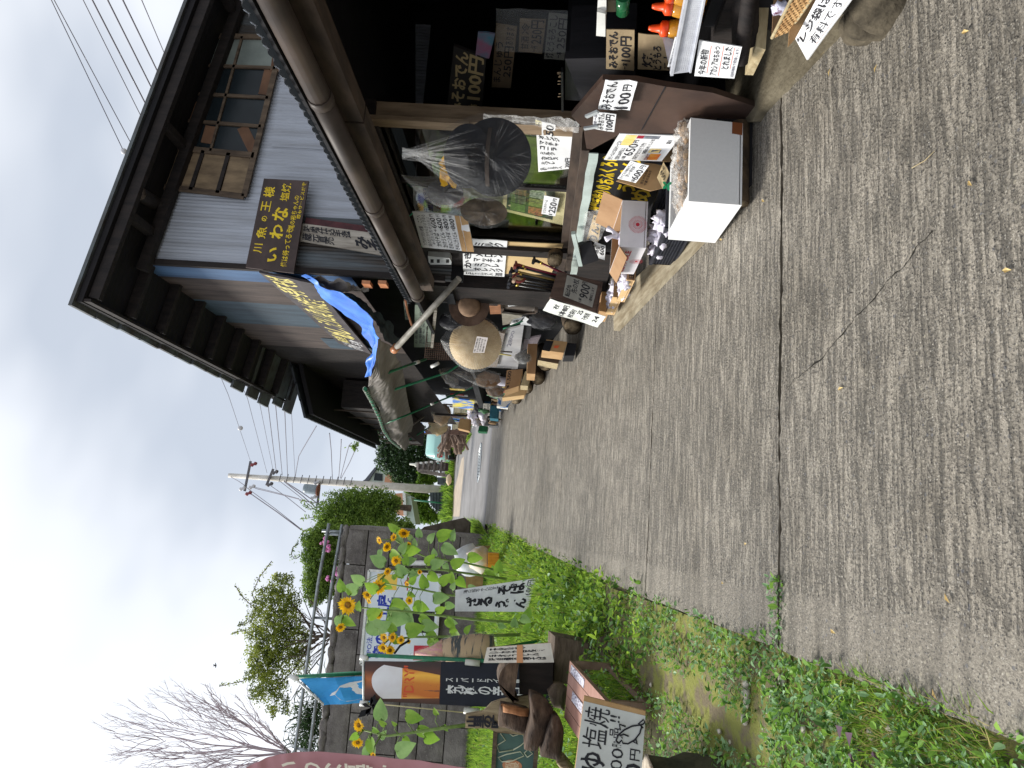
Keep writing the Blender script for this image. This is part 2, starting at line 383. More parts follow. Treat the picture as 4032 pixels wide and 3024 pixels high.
pts = [Vector((-.1, 18.31, SLOPE * 18.31 - .002)), Vector((4.6, 18.31, SLOPE * 18.31 - .002)), Vector((4.4, 20, SLOPE * 20)), Vector((3.2, 27.5, SLOPE * 27.5)), Vector((3.2, 38, SLOPE * 38)), Vector((1.5, 39, SLOPE * 39)), Vector((.0, 39, SLOPE * 39)), Vector((-14, 36, SLOPE * 36)), Vector((-14, 30, SLOPE * 30)), Vector((.1, 26, SLOPE * 26))]
mb.add(pts, [list(range(len(pts)))], ASPH); struct('asphalt_road', mb, 'smooth grey asphalt where the lane levels out beyond the stalls', 'road')
mb = MB(); pts = [at(('m', *p), g=.006) for p in ((1205, 730), (1170, 760), (1120, 1000), (1050, 1260), (1035, 1600), (1140, 1600), (1175, 1200), (1200, 960))]
mb.add(pts, [list(range(len(pts)))], PATCH); struct('concrete_patch', mb, 'pale beige concrete strip patched into the far asphalt', 'road patch')
mb = MB(); cc = at(('m', 1428, 820), g=.012); A = at(('m', 1450, 530), g=.012); B_ = at(('m', 1400, 1105), g=.012)
IRON = mat('manhole_steel', lin(190, 195, 198), lin(150, 155, 158), rough=.35, metal=.6, scale=30, bump=.4)
rx = (A - B_).length / 2
mb.lathe([(rx, 0), (rx, .02), (rx * .93, .02), (rx * .93, .012), (.001, .012)], cc - Vector((0, 0, .012)), IRON, n=40, axis=(0, -SLOPE, 1))
for k in range(-5, 6): mb.box(cc + Vector((k * rx * .15, 0, .006)), (rx * .05, rx * 1.2, .008), IRON)
solo('manhole_cover', mb, 'round pale metal manhole cover set in the far asphalt', 'manhole cover', cc)
# rough concrete kerb and stones at the shop foot
STONE = mat('rough_stone', lin(105, 96, 80), lin(52, 46, 36), rough=.9, scale=9, bump=1, bscale=30)
def step_poly(name, label, cs, h, m, g0=0.0, sub=3):
    pts = [at(c, g=g0) for c in cs]; mb = MB(); out_ = []
    for i in range(len(pts)):
        a, b_ = pts[i], pts[(i + 1) % len(pts)]
        for k in range(sub): p = a.lerp(b_, k / sub); out_.append(p + Vector((noise.noise(p * 9) * .02, noise.noise(p * 9 + Vector((5, 0, 0))) * .02, 0)))
    c = sum(out_, Vector()) / len(out_)
    top = [p + Vector((0, 0, h)) + (c - p).normalized() * .012 for p in out_]; n = len(out_)
    mb.add(out_ + top, [(i, (i + 1) % n, n + (i + 1) % n, n + i) for i in range(n)], m); mb.add(top + [c + Vector((0, 0, h + .004))], [(i, (i + 1) % n, n) for i in range(n)], m)
    return mb, c
KCON = mat('kerb_concrete', lin(118, 110, 92), lin(78, 70, 54), rough=.9, scale=5, bump=.8, bscale=45)
mb = MB()
kp = [(1.90, 1.6), (1.93, 2.45), (2.06, 2.83), (2.09, 3.25), (2.11, 3.63), (2.30, 3.95)]
def kfn(u, v):
    y = 1.6 + 2.35 * v; x0 = float(np.interp(y, [k[1] for k in kp], [k[0] for k in kp])) + .025 * noise.noise(Vector((y * 9, 2, 0)))
    x = x0 + (2.9 - x0) * u; return (x, y, SLOPE * y + .05 + .012 * noise.noise(Vector((x * 4, y * 4, 1))))
mb.slab(kfn, 12, 40, .09, (0, 0, 1), KCON); solo('concrete_kerb', mb, 'cracked low concrete kerb step at the foot of the shop beside the honey stand', 'kerb', (2.3, 2.8, .4))
mb = MB(); sc = at(('e', 1040, 120), g=.03)
mb.grid(lambda u, v: V(sc) + Vector((math.cos(2 * math.pi * u) * .11 * math.sin(math.pi * v), math.sin(2 * math.pi * u) * .12 * math.sin(math.pi * v), math.cos(math.pi * v) * -.10)) * (1 + .35 * noise.noise(Vector((math.cos(2 * math.pi * u) * 1.3, math.sin(2 * math.pi * u) * 1.3, v * 3)))), 28, 16, STONE)
solo('boulder', mb, 'dark mossy boulder at the lane edge under the plastic bag sign', 'boulder', sc)
mb = MB(); sc = at(('e', 1120, -60), g=.03)
mb.grid(lambda u, v: V(sc) + Vector((math.cos(2 * math.pi * u) * .15 * math.sin(math.pi * v), math.sin(2 * math.pi * u) * .15 * math.sin(math.pi * v), math.cos(math.pi * v) * -.12)) * (1 + .3 * noise.noise(Vector((math.cos(2 * math.pi * u) * 1.7, math.sin(2 * math.pi * u) * 1.7, v * 3)))), 28, 16, STONE)
solo('boulder', mb, 'large dark rock at the picture edge behind the mossy boulder', 'boulder', sc)
# ================================================================== BARN
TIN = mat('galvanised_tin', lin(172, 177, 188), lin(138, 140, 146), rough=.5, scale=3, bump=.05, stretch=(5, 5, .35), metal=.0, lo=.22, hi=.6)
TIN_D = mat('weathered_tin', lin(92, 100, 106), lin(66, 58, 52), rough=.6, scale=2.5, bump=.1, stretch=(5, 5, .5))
TIN_B = mat('blue_tin', lin(80, 114, 154), lin(56, 82, 118), rough=.5, scale=2.5, bump=.05, stretch=(3, 3, .5))
TIN_R = mat('rusty_tin', lin(90, 78, 74), lin(56, 48, 46), rough=.7, scale=2.5, bump=.2, stretch=(4, 4, .5))
TIN_S = mat('slate_blue_tin', lin(66, 84, 98), lin(48, 62, 74), rough=.6, scale=2.5, bump=.1, stretch=(3, 3, .5))
WOOD = mat('weathered_wood', lin(106, 90, 74), lin(66, 54, 44), rough=.8, scale=5, bump=.5, stretch=(4, 4, .6))
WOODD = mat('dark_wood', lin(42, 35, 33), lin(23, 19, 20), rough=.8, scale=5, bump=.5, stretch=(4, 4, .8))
WOODP = mat('pale_wood', lin(150, 130, 106), lin(110, 92, 72), rough=.8, scale=5, bump=.4, stretch=(4, 4, .6))
WOODY = mat('beam_wood', lin(82, 68, 58), lin(48, 39, 34), rough=.8, scale=5, bump=.4, stretch=(2, .6, 2))
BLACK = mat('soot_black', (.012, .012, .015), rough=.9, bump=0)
YW = 6.5
barn = thing('barn', 'tall old tin-clad barn with sloping roof and wooden upper window behind the shop', 'barn', (3.6, YW, gz(YW)))
RA, RB = at(('0', 160, 655), Y=5.93), at(('0', 408, 0), Y=5.93); RS = (RA.z - RB.z) / (RB.x - RA.x); print('rake', RA, RB, RS)
def rake(x, d=0): return RA.z - .03 - (x - RA.x) * RS + d
P_ = 0.032
def corr(name, x0, x1, y, ztop, zbot, m, parent, amp=.0045, axis='x', off=0):
    """corrugated sheet; axis x: faces the camera, axis y: faces the lane"""
    n = int(abs(x1 - x0) / P_ * 4); mb = MB(); vs = []
    for j in range(2):
        for i in range(n + 1):
            t = x0 + (x1 - x0) * i / n; d = amp * math.sin(2 * math.pi * t / P_) - off
            zt = ztop(t) if callable(ztop) else ztop; zb = zbot(t) if callable(zbot) else zbot
            vs.append((t, y + d, zt if j else zb) if axis == 'x' else (y + d, t, zt if j else zb))
    mb.add(vs, [(i, i + 1, n + 2 + i, n + 1 + i) for i in range(n)], m, True)
    return build(name, mb, parent)
corr('tin_sheet', 2.09, 4.0, YW, lambda t: rake(t, -.1), 3.9, TIN, barn)
corr('tin_sheet', 2.3, 6.4, YW - .003, 4.30, 2.8, TIN, barn)
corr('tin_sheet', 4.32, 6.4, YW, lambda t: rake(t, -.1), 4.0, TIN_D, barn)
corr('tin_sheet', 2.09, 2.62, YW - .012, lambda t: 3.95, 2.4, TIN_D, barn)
corr('tin_sheet', 3.28, 5.0, YW - .012, 4.16 , 2.8, TIN, barn)
# side wall along the lane: patched blue and rust-brown tin
XS = 2.09
for a, b_, zt, zb, m in ((6.5, 6.85, 5.33, 3.3, TIN_B), (6.85, 7.6, 5.33, 3.3, TIN_R), (7.6, 8.5, 5.33, 3.9, TIN_S), (7.6, 8.5, 3.9, 3.3, TIN_R), (8.5, 9.6, 5.33, 3.3, TIN_R), (9.6, 16.5, 5.33, 3.3, WOODD)):  # last stretch in dark wood colour: eave and tarp shade painted in
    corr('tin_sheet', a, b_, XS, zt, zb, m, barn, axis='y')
corr('tin_sheet', 9.0, 9.5, XS - .012, 4.25, 3.5, TIN_S, barn, axis='y')
mb = MB(); mb.box((XS + .02, 6.5, 3.9), (.05, .05, 2.9), WOODD); build('corner_post', mb, barn)
# roof: shed roof falling away from the lane
XE = 1.55; mb = MB()
ROOF = mat('dark_roof_board', lin(28, 25, 28), lin(17, 16, 20), rough=.85, scale=4, bump=.4, stretch=(1, 5, 1))
ROOFT = mat('roof_tin', lin(96, 104, 108), lin(66, 62, 60), rough=.6, scale=4, bump=.2)
YR0, YR1 = 5.93, 11.0
def rf(x, y, d): return (x, y, rake(x) + d)
mb.hexa([rf(XE, YR0, .02), rf(7.2, YR0, .02), rf(7.2, YR0, -.03), rf(XE, YR0, -.03)] + [rf(XE, YR1, .02), rf(7.2, YR1, .02), rf(7.2, YR1, -.03), rf(XE, YR1, -.03)], ROOF)
roof = build('roof', mb, barn)
mb = MB()
for i in range(14):       # tin sheets on top with uneven ends: the saw-tooth outline above the far eave
    y0 = YR0 - .03 + i * .38 if i < 9 else 9.3 + (i - 9) * .42
    xe = XE - .04 - (0 if i < 9 else .05 + .03 * (i % 3)); y1 = y0 + .42
    dz = .025 + (.012 * (i % 2)) - (0 if i < 9 else .03 * (i - 8))
    mb.hexa([rf(xe, y0, dz + .03), rf(7.2, y0, dz + .03), rf(7.2, y0, dz), rf(xe, y0, dz)] + [rf(xe, y1, dz + .05), rf(7.2, y1, dz + .05), rf(7.2, y1, dz + .02), rf(xe, y1, dz + .02)], ROOFT)
build('roof_sheet', mb, roof)
for i in range(10):
    y = 6.0 + i * .56; mb = MB(); m_ = WOODY
    mb.beam(rf(XE + .05, y, -.085), rf(2.35 if i else 7.1, y, -.085), .06, .09, WOODD); build('rafter', mb, roof)  # darker wood than the beams: under-eave shade put into the colour
mb = MB(); mb.beam((XE + .02, YR0 + .01, rake(XE, -.05)), (XE + .02, YR1, rake(XE, -.05)), .025, .09, WOODD); build('eave_board', mb, roof)
for x in (2.35, 3.2, 4.6, 6.0):
    mb = MB(); mb.beam((x, YR0 + .06, rake(x, -.09)), (x, 6.6, rake(x, -.09)), .07, .08, WOODD); build('purlin', mb, roof)
mb = MB(); mb.beam((2.0, 6.42, rake(2.0, -.13)), (7.2, 6.42, rake(7.2, -.13)), .08, .09, WOODD); build('wall_plate', mb, barn)
# round log ends sticking out of the gable
c0 = at(('f', 720, 690), Y=6.55); c1 = at(('f', 548, 578), Y=6.02)
LOGEND = mat('cut_log_end', lin(110, 98, 90), lin(70, 60, 55), rough=.8, scale=25, bump=.4)
mb = MB(); mb.tube([c0, c1], [.068, .06], WOODD, 14, cap=False); mb.lathe([(.06, 0), (.001, .004)], c1, LOGEND, 14, axis=(c1 - c0)); build('log_beam', mb, barn)
mb = MB(); mb.lathe([(.05, -.08), (.055, .05), (.03, .09), (.001, .1)], at(('f', 760, 700), Y=6.46), WOODD, 10, axis=(0, -1, 0)); build('beam_bracket', mb, barn)
# upper window
WP = quadpx([('u', 235, 1520), ('u', 610, 300), ('u', 1280, 310), ('u', 960, 1610)], Y=6.46)
ws, wnv = quad_surf(WP)
win = None
mb = MB(); mb.slab(lambda u, v: ws(u, v, -.012), 2, 2, .02, wnv, mat('dark_attic', lin(30, 38, 42), lin(18, 22, 26), rough=.9, scale=3, bump=0)); win = build('window', mb, barn)
def wbar(u0, v0, u1, v1, w, d=.02, m=None, lift=.01):
    mb = MB(); mb.beam(ws(u0, v0, lift), ws(u1, v1, lift), w, d, m or WOOD, up=wnv); return mb
def multi(lst):
    r = MB()
    for q in lst: r.add(q.v, q.f, q.ml[0])
    return r
fr = build('window_frame', multi([wbar(0, 0, 1, 0, .06), wbar(0, 1, 1, 1, .05), wbar(0, 0, 0, 1, .05), wbar(.25, 0, .25, 1, .055), wbar(1, 0, 1, 1, .05), wbar(.25, .5, 1, .5, .022), wbar(.43, 0, .43, 1, .03), wbar(.61, 0, .61, 1, .03), wbar(.80, 0, .80, 1, .03), wbar(0, .40, .25, .42, .035, m=WOODD), wbar(0, .70, .25, .71, .035, m=WOODD)]), win)
GLD = mat('dusty_glass', lin(34, 42, 46), lin(24, 30, 34), rough=.25, scale=3, bump=.05, spec=.25)
GLF = mat('frosted_glass', lin(128, 136, 130), lin(100, 108, 104), rough=.5, scale=3, bump=.05)
PLY = mat('old_plywood', lin(140, 120, 94), lin(100, 84, 66), rough=.8, scale=4, bump=.2, stretch=(3, 3, 1))
BRW = mat('brown_board', lin(120, 88, 66), lin(90, 64, 48), rough=.8, scale=4, bump=.2)
us = (.25, .43, .61, .80, 1)
for i in range(4):
    for j in range(2):
        mb = MB(); a, b_ = us[i] + .012, us[i + 1] - .012; c_, d_ = (.02, .485) if j == 0 else (.515, .98)
        mb.slab(lambda u, v: ws(a + (b_ - a) * u, c_ + (d_ - c_) * v, .001), 1, 1, .004, wnv, GLF if i == 3 else GLD); build('pane', mb, win)
for c_, d_ in ((.02, .385), (.43, .68), (.73, .98)):
    mb = MB(); mb.slab(lambda u, v: ws(.02 + .215 * u, c_ + (d_ - c_) * v, .004), 1, 1, .01, wnv, PLY); build('wood_panel', mb, win)
for q in (((.28, .98), (.42, .78)), ((.30, .42), (.41, .42)), ((.63, .93), (.79, .93)), ((.45, .12), (.60, .30))):
    mb = MB(); mb.beam(ws(*q[0], .004), ws(*q[1], .004), .10, .006, BRW, up=wnv); build('brace_board', mb, win)
mb = MB(); mb.slab(lambda u, v: (4.02 + .3 * u, 6.44, 4.25 - .14 * v), 2, 2, .02, (0, -1, 0), BRW); build('wood_patch', mb, barn)
# second, lower tiled roof farther along the lane
shed = thing('tiled_shed', 'dark shed with a stepped tiled roof at the far end of the stalls', 'shed', (2.4, 13.5, gz(13)))
KAW = mat('roof_tile', lin(70, 74, 80), lin(42, 44, 50), rough=.6, scale=8, bump=.3)
mb = MB(); x0 = 1.30; e0 = at(('s', 765, 210), X=x0); e1 = at(('s', 1380, 478), X=x0); print('tile eave', e0, e1)
NT = 26
for i in range(NT):
    t = i / NT; p = e0.lerp(e1, t); q = e0.lerp(e1, (i + 1) / NT)
    for k in range(4):
        a = Vector((k * .24, 0, .095 * k)); dz = Vector((0, 0, .03)); dx = Vector((.26, 0, .095))
        mb.hexa([p + a, p + a + dx, p + a + dx - dz, p + a - dz] + [q + a - dz * .5, q + a + dx - dz * .5, q + a + dx - dz * 1.6, q + a - dz * 1.6], KAW)
build('tiled_roof', mb, shed)
mb = MB(); mb.hexa([e0 + Vector((.06, .05, -.06)), e0 + Vector((1.1, .05, .3)), e0 + Vector((1.1, .05, .24)), e0 + Vector((.06, .05, -.12)), e1 + Vector((.06, 0, -.06)), e1 + Vector((1.1, 0, .3)), e1 + Vector((1.1, 0, .24)), e1 + Vector((.06, 0, -.12))], ROOF); build('soffit', mb, shed)
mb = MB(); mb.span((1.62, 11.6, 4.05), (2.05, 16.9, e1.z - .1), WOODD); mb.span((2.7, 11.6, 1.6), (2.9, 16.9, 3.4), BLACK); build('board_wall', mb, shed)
for k in range(7):
    mb = MB(); mb.box((1.61, 11.9 + k * .8, 4.45), (.02, .04, .8), WOODY); build('batten', mb, shed)
# ================================================================== SHOP
XF = 2.3
def qp(lst): return [at(c, **k) for c, k in lst]
def poly(mb, cs, th, m, **k):
    pts = [at(c, **k) for c in cs]; n = (pts[1] - pts[0]).cross(pts[2] - pts[0]).normalized()
    if n.dot(V(EYE) - pts[0]) < 0: n = -n
    mb.prism([p for p in pts], -n * th, m); return mb
shop = thing('shop', 'low timber shop with a glazed window, dark open counter and translucent lean-to roof', 'shop', (XF, 5, gz(5)))
mb = MB()          # dark shell of the room
DK = mat('near_black_board', lin(30, 29, 34), lin(17, 17, 22), rough=.75, scale=3, bump=.3, stretch=(3, 3, .6))  # near-black boards: the room's darkness is put into their colour
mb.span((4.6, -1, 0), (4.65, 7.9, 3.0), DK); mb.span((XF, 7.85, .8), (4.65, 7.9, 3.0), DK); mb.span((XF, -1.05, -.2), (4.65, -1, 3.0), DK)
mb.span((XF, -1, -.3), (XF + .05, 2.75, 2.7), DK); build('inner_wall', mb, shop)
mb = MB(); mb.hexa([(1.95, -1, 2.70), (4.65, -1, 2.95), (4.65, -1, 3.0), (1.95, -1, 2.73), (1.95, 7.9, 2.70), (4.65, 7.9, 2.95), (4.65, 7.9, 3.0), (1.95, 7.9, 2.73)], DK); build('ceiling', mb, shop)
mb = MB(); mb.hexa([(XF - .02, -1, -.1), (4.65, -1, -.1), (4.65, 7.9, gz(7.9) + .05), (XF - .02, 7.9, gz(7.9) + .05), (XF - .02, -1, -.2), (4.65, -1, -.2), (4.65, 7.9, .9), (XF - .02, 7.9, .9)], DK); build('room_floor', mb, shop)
# lean-to roof of corrugated plastic
m = bpy.data.materials.new('roof_plastic'); m.use_nodes = True; t = m.node_tree; b = t.nodes['Principled BSDF']; b.inputs['Base Color'].default_value = (.025, .025, .028, 1); b.inputs['Roughness'].default_value = .8; b.inputs['Specular IOR Level'].default_value = .1
tr = t.nodes.new('ShaderNodeBsdfTranslucent'); tr.inputs[0].default_value = (.3, .35, .4, 1); ms = t.nodes.new('ShaderNodeMixShader'); ms.inputs[0].default_value = .03
t.links.new(b.outputs[0], ms.inputs[1]); t.links.new(tr.outputs[0], ms.inputs[2]); t.links.new(ms.outputs[0], t.nodes['Material Output'].inputs[0]); RPL = m
m = bpy.data.materials.new('roof_gap_light'); m.use_nodes = True; t = m.node_tree; tr = t.nodes.new('ShaderNodeBsdfTranslucent'); tr.inputs[0].default_value = (.9, .95, 1, 1); t.links.new(tr.outputs[0], t.nodes['Material Output'].inputs[0]); GAPL = m
mb = MB(); pit = .068; ns = 6; y0, y1 = .9, 6.12; n = int((y1 - y0) / pit * ns); vs = []
for j, (x, z) in enumerate(((1.758, 2.674), (3.7, 3.17))):
    for i in range(n + 1):
        y = y0 + (y1 - y0) * i / n; vs.append((x - .012 * (int(y / .75) % 2) , y, z + .02 * abs(math.sin(math.pi * y / pit)) ** .8))
mb.add(vs, [(i, i + 1, n + 2 + i, n + 1 + i) for i in range(n)], RPL, True)
for i in range(n):
    if i % ns in (2, 3) and (i // ns) % 11 != 4:
        a, b_ = Vector(vs[i]), Vector(vs[i + 1]); e_ = Vector((-.003, 0, .001)); mb.add([a + e_, b_ + e_, b_ + e_ + Vector((.0, 0, -.010)), a + e_ + Vector((.0, 0, -.010))], [(0, 1, 2, 3)], GAPL)  # white tabs on the crests stand in for light through the gaps
roofp = build('roof', mb, shop)
mb = MB(); mb.span((1.765, .9, 2.655), (1.80, 6.1, 2.672), BLACK); build('roof_batten', mb, shop)
GUT = mat('brown_gutter', lin(72, 60, 52), lin(46, 38, 34), rough=.55, scale=3, bump=.1)
mb = MB()
for a, b_ in ((.8, 3.1), (3.12, 4.28), (4.3, 5.2), (5.22, 6.02)):
    mb.tube([(1.80, a, 2.60), (1.80, b_, 2.60)], .052, GUT, 14); mb.tube([(1.80, b_ - .05, 2.60), (1.80, b_ + .01, 2.60)], .057, GUT, 14)
build('gutter', mb, shop)
mb = MB()
for a, b_ in ((.8, 3.45), (3.47, 6.2)): mb.span((1.90, a, 2.50), (2.0, b_, 2.60), BEAM if False else WOODY)
build('eave_beam', mb, shop)
BRD = mat('grey_board', lin(112, 98, 86), lin(80, 68, 58), rough=.8, scale=4, bump=.35, stretch=(4, .5, 4))
mb = MB(); mb.span((2.2, 3.98, 2.70), (2.222, 6.1, 2.83), BRD); hb = build('header_board', mb, shop)
NAIL = mat('nail_steel', (.7, .7, .72), rough=.3, metal=1, bump=0)
for k in range(7):
    mb = MB(); y = 4.15 + k * .27; z = 2.735; mb.lathe([(.005, 0), (.008, .004), (.001, .007)], (2.2, y, z), NAIL, 8, axis=(-1, -.2, .1)); mb.tube([(2.2, y + .03, z + .03), (2.17, y + .02, z + .025)], .0015, NAIL, 5); build('nail', mb, hb)
mb = MB(); mb.tube([(2.19, 4.0, 2.665), (2.19, 6.05, 2.665)], .028, BRD, 10); build('rail', mb, shop)
mb = MB(); mb.span((2.24, 4.02, 2.6), (2.36, 6.0, 2.7), WOODD); mb.span((2.24, 4.0, 1.40), (2.34, 6.62, 1.455), WOODY); build('window_beam', mb, shop)
mb = MB(); mb.span((2.27, 4.06, 1.2), (2.37, 4.17, 2.66), WOODP); build('post', mb, shop)
mb = MB(); mb.span((2.235, 4.02, 2.05), (2.262, 4.10, 2.66), WOODP); build('post_batten', mb, shop)
mb = MB(); mb.span((2.20, 5.92, 1.2), (2.36, 6.06, 2.66), WOODD); build('post', mb, shop)
mb = MB(); mb.span((2.26, 6.06, 1.0), (2.40, 6.95, 2.75), WOODD); mb.span((2.14, 6.80, 1.0), (2.28, 7.3, 2.9), WOODD); build('wall_panel', mb, shop)
wnd = thing('shop_window', 'wide two-pane shop window with signs stuck behind the hanging black hats', 'window', (XF + .01, 5, 1.45))
mb = MB(); mb.span((2.29, 4.93, 1.45), (2.33, 4.97, 2.62), WOODD); mb.span((2.29, 4.17, 1.45), (2.33, 4.20, 2.62), WOODD); mb.span((2.29, 5.88, 1.45), (2.33, 5.92, 2.62), WOODD); mb.span((2.28, 4.17, 2.60), (2.34, 5.92, 2.63), WOODD); build('window_frame', mb, wnd)
m = bpy.data.materials.new('shop_glass'); m.use_nodes = True; t = m.node_tree; b = t.nodes.new('ShaderNodeBsdfGlossy'); b.inputs['Color'].default_value = (.9, .92, .88, 1); b.inputs['Roughness'].default_value = .04
tp = t.nodes.new('ShaderNodeBsdfTransparent'); ms = t.nodes.new('ShaderNodeMixShader'); ms.inputs[0].default_value = .2
t.links.new(tp.outputs[0], ms.inputs[1]); t.links.new(b.outputs[0], ms.inputs[2]); t.links.new(ms.outputs[0], t.nodes['Material Output'].inputs[0]); GLASS = m
for a, b_ in ((4.2, 4.93), (4.97, 5.88)):
    mb = MB(); mb.span((2.305, a, 1.46), (2.309, b_, 2.60), GLASS); build('pane', mb, wnd)
# things stood inside the window
INB = mat('olive_curtain', lin(190, 192, 150), lin(120, 132, 84), rough=.9, scale=3, bump=.3)
mb = MB(); mb.grid(lambda u, v: (2.55 + .02 * math.sin(u * 60), 4.72 + 1.2 * u, 1.5 + .75 * v), 60, 2, INB); solo('curtain', mb, 'olive cloth hanging inside the shop window', 'curtain', (2.55, 5, 1.5))
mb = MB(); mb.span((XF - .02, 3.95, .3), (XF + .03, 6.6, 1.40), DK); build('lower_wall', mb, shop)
SILL = mat('grey_cloth', lin(190, 205, 200), lin(160, 172, 168), rough=.8, scale=4, bump=.3)
mb = MB(); mb.slab(lambda u, v: (2.145 + .006 * noise.noise(Vector((u * 9, v, 1))), 4.12 + 2.15 * u, 1.355 - .055 * v - .006 * noise.noise(Vector((u * 12, 0, 0)))), 24, 2, .006, (-1, 0, 0), SILL); build('sill_strip', mb, shop)
mb = MB(); mb.span((2.15, 4.1, 1.355), (2.29, 6.2, 1.40), WOODY); build('sill', mb, shop)
# brown sheet-covered counter front
BSH = mat('brown_sheet', lin(84, 65, 56), lin(56, 44, 40), rough=.5, scale=2.5, bump=.15, bscale=8)
mb = MB(); cs = [('c', 575, 885), ('c', 900, 945), ('c', 1400, 1010), ('c', 1895, 1170), ('c', 1900, 1330), ('i', 1250, 210), ('i', 540, 210), ('i', 170, 410), ('i', 130, 160), ('i', 0, 20), ('c', 200, 870)]
poly(mb, cs, .03, BSH, X=2.16); cnt = solo('counter_front', mb, 'dark brown sheet covering the counter front between the honey stand and the produce boxes', 'counter', at(('i', 1000, 150), X=2.17))
mb = MB(); poly(mb, [('c', 890, 945), ('c', 628, 1420), ('c', 622, 1420), ('c', 882, 945)], .006, BLACK, X=2.154); solo_ = build('seam', mb, cnt)
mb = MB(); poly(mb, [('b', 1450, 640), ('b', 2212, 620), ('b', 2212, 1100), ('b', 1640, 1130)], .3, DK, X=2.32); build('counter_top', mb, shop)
# ------------------------------------------------------------------ boards and signs on the shop
SBR = mat('dark_sign_board', lin(78, 62, 58), lin(50, 38, 36), rough=.6, scale=4, bump=.15)
YEL = mat('yellow_paint', lin(235, 205, 40), lin(215, 180, 25), rough=.6, scale=9, bump=0)
YELP = mat('pale_yellow_paint', lin(232, 218, 140), lin(215, 200, 120), rough=.6, scale=9, bump=0)
P = quadpx([('f', 1475, 1222), ('f', 1635, 448), ('f', 2025, 470), ('f', 1893, 1272)], Y=6.36)
sign('name_board', 'dark brown board with yellow brush writing fixed to the silver tin wall', P, [
    ('川', .17, .09, .27, .27, YEL), ('魚', .33, .08, .46, .29, YEL), ('の', .52, .13, .58, .25, YEL), ('王', .63, .07, .75, .27, YEL), ('様', .79, .06, .91, .30, YEL),
    ('い', .09, .42, .25, .60, YEL, dict(bold=.03)), ('わ', .34, .36, .50, .64, YEL, dict(bold=.03)), ('な', .54, .34, .69, .68, YEL, dict(bold=.03)), ('塩焼', .76, .44, .96, .64, YEL),
    ('俺は待ってるぞ!!', .05, .70, .50, .84, YEL), ('滝の裕ちゃんの', .45, .74, .83, .86, YEL), ('眼もサービスだぞ', .58, .87, .98, .96, YEL)], face=SBR, th=.02, cat='sign', amp=0)
PLK = mat('bleached_plank', lin(190, 182, 170), lin(130, 122, 112), rough=.85, scale=4, bump=.5, stretch=(6, 6, .6))
P = quadpx([('f', 1950, 990), ('f', 1965, 838), ('g', 640, 1150), ('g', 720, 1345)], Y=6.42)
sign('miso_plank', 'bleached upright plank with black brush characters below the brown board', P, [
    ('味噌仕込手造', .56, .02, .92, .62, {'vert': True, 'bold': .02}), ('蔵元直売', .06, .02, .48, .40, {'vert': True, 'bold': .02}), ('みそ', .15, .66, .75, .97, {'vert': True, 'bold': .04})], face=PLK, th=.02)
mb = MB(); mb.beam(at(('f', 2000, 820), Y=6.44), at(('g', 560, 1120), Y=6.44), .06, .03, mat('maroon_board', lin(88, 44, 48), lin(60, 30, 34), rough=.7, bump=.1)); build('trim_board', mb, barn)
# long black banner board with pale yellow writing
BCL = mat('black_painted_board', lin(84, 78, 80), lin(60, 55, 58), rough=.6, scale=3, bump=.1)
WHT = mat('white_paint', (.75, .75, .76), (.6, .6, .62), rough=.7, scale=9, bump=0)
P = quadpx([('l', 925, 975), ('l', 55, 200), ('l', 640, 320), ('l', 1290, 1100)], X=2.02)
sign('long_board', 'long dark board with cream brush writing leaning out over the stalls', P, [
    ('手打そば', .80, .06, .99, .6, YELP, dict(bold=.03)), ('いわな定食', .60, .14, .80, .90, YELP, dict(bold=.02)), ('山菜', .52, .1, .60, .8, YELP), ('うどん', .40, .1, .51, .8, YELP, dict(bold=.02)),
    ('めし', .22, .15, .38, .85, YELP, dict(bold=.04)), ('味自慢', .10, .1, .2, .5, YELP), ('名物', .12, .55, .20, .9, WHT), ('お休み処', .02, .2, .10, .8, WHT)], face=BCL, th=.02, amp=.01)
BLT = mat('blue_tarpaulin', lin(70, 135, 225), lin(40, 100, 200), rough=.4, scale=4, bump=.4, bscale=9)
def ribbon(mb, A, B_, m, nv=16, wob=.05, th=.004, nu=6):
    """cloth between two polylines"""
    def ip(P, u):
        k = u * (len(P) - 1); i = min(int(k), len(P) - 2); return P[i].lerp(P[i + 1], k - i)
    n = (A[-1] - A[0]).cross(B_[0] - A[0]).normalized()
    if n.dot(V(EYE) - A[0]) < 0: n = -n
    mb.slab(lambda u, v: ip(A, u).lerp(ip(B_, u), v) + n * (wob * noise.noise(Vector((u * 7 + A[0].x * 9, v * 3, A[0].z))) + wob * .35 * noise.noise(Vector((u * 17 + v * 6, v * 4, 3)))), nv, nu, th, n, m, smooth=True); return mb
A = [at(('l', *p), X=x) for p, x in (((540, 225), 1.98), ((700, 330), 1.93), ((850, 400), 1.88), ((1130, 520), 1.82), ((1290, 720), 1.78), ((1345, 930), 1.7), ((1300, 1180), 1.6), ((1280, 1330), 1.55))]
B_ = [at(('l', *p), X=x) for p, x in (((570, 240), 2.0), ((720, 420), 1.95), ((860, 560), 1.9), ((1090, 740), 1.86), ((1200, 880), 1.83), ((1310, 1060), 1.72), ((1240, 1170), 1.62), ((1220, 1330), 1.57))]
mb = ribbon(MB(), A, B_, BLT, 70, .05, .004, 12); tarp = solo('blue_tarp', mb, 'torn strip of bright blue tarpaulin hanging below the long dark board', 'tarpaulin', A[2])
GRT = mat('grey_tarp', lin(128, 122, 116), lin(92, 86, 82), rough=.7, scale=2.5, bump=.5, bscale=6)
A = [at(('l', *p), X=x) for p, x in (((560, 220), 2.0), ((800, 280), 1.98), ((990, 290), 1.97), ((1100, 360), 1.97), ((1250, 370), 1.97))]
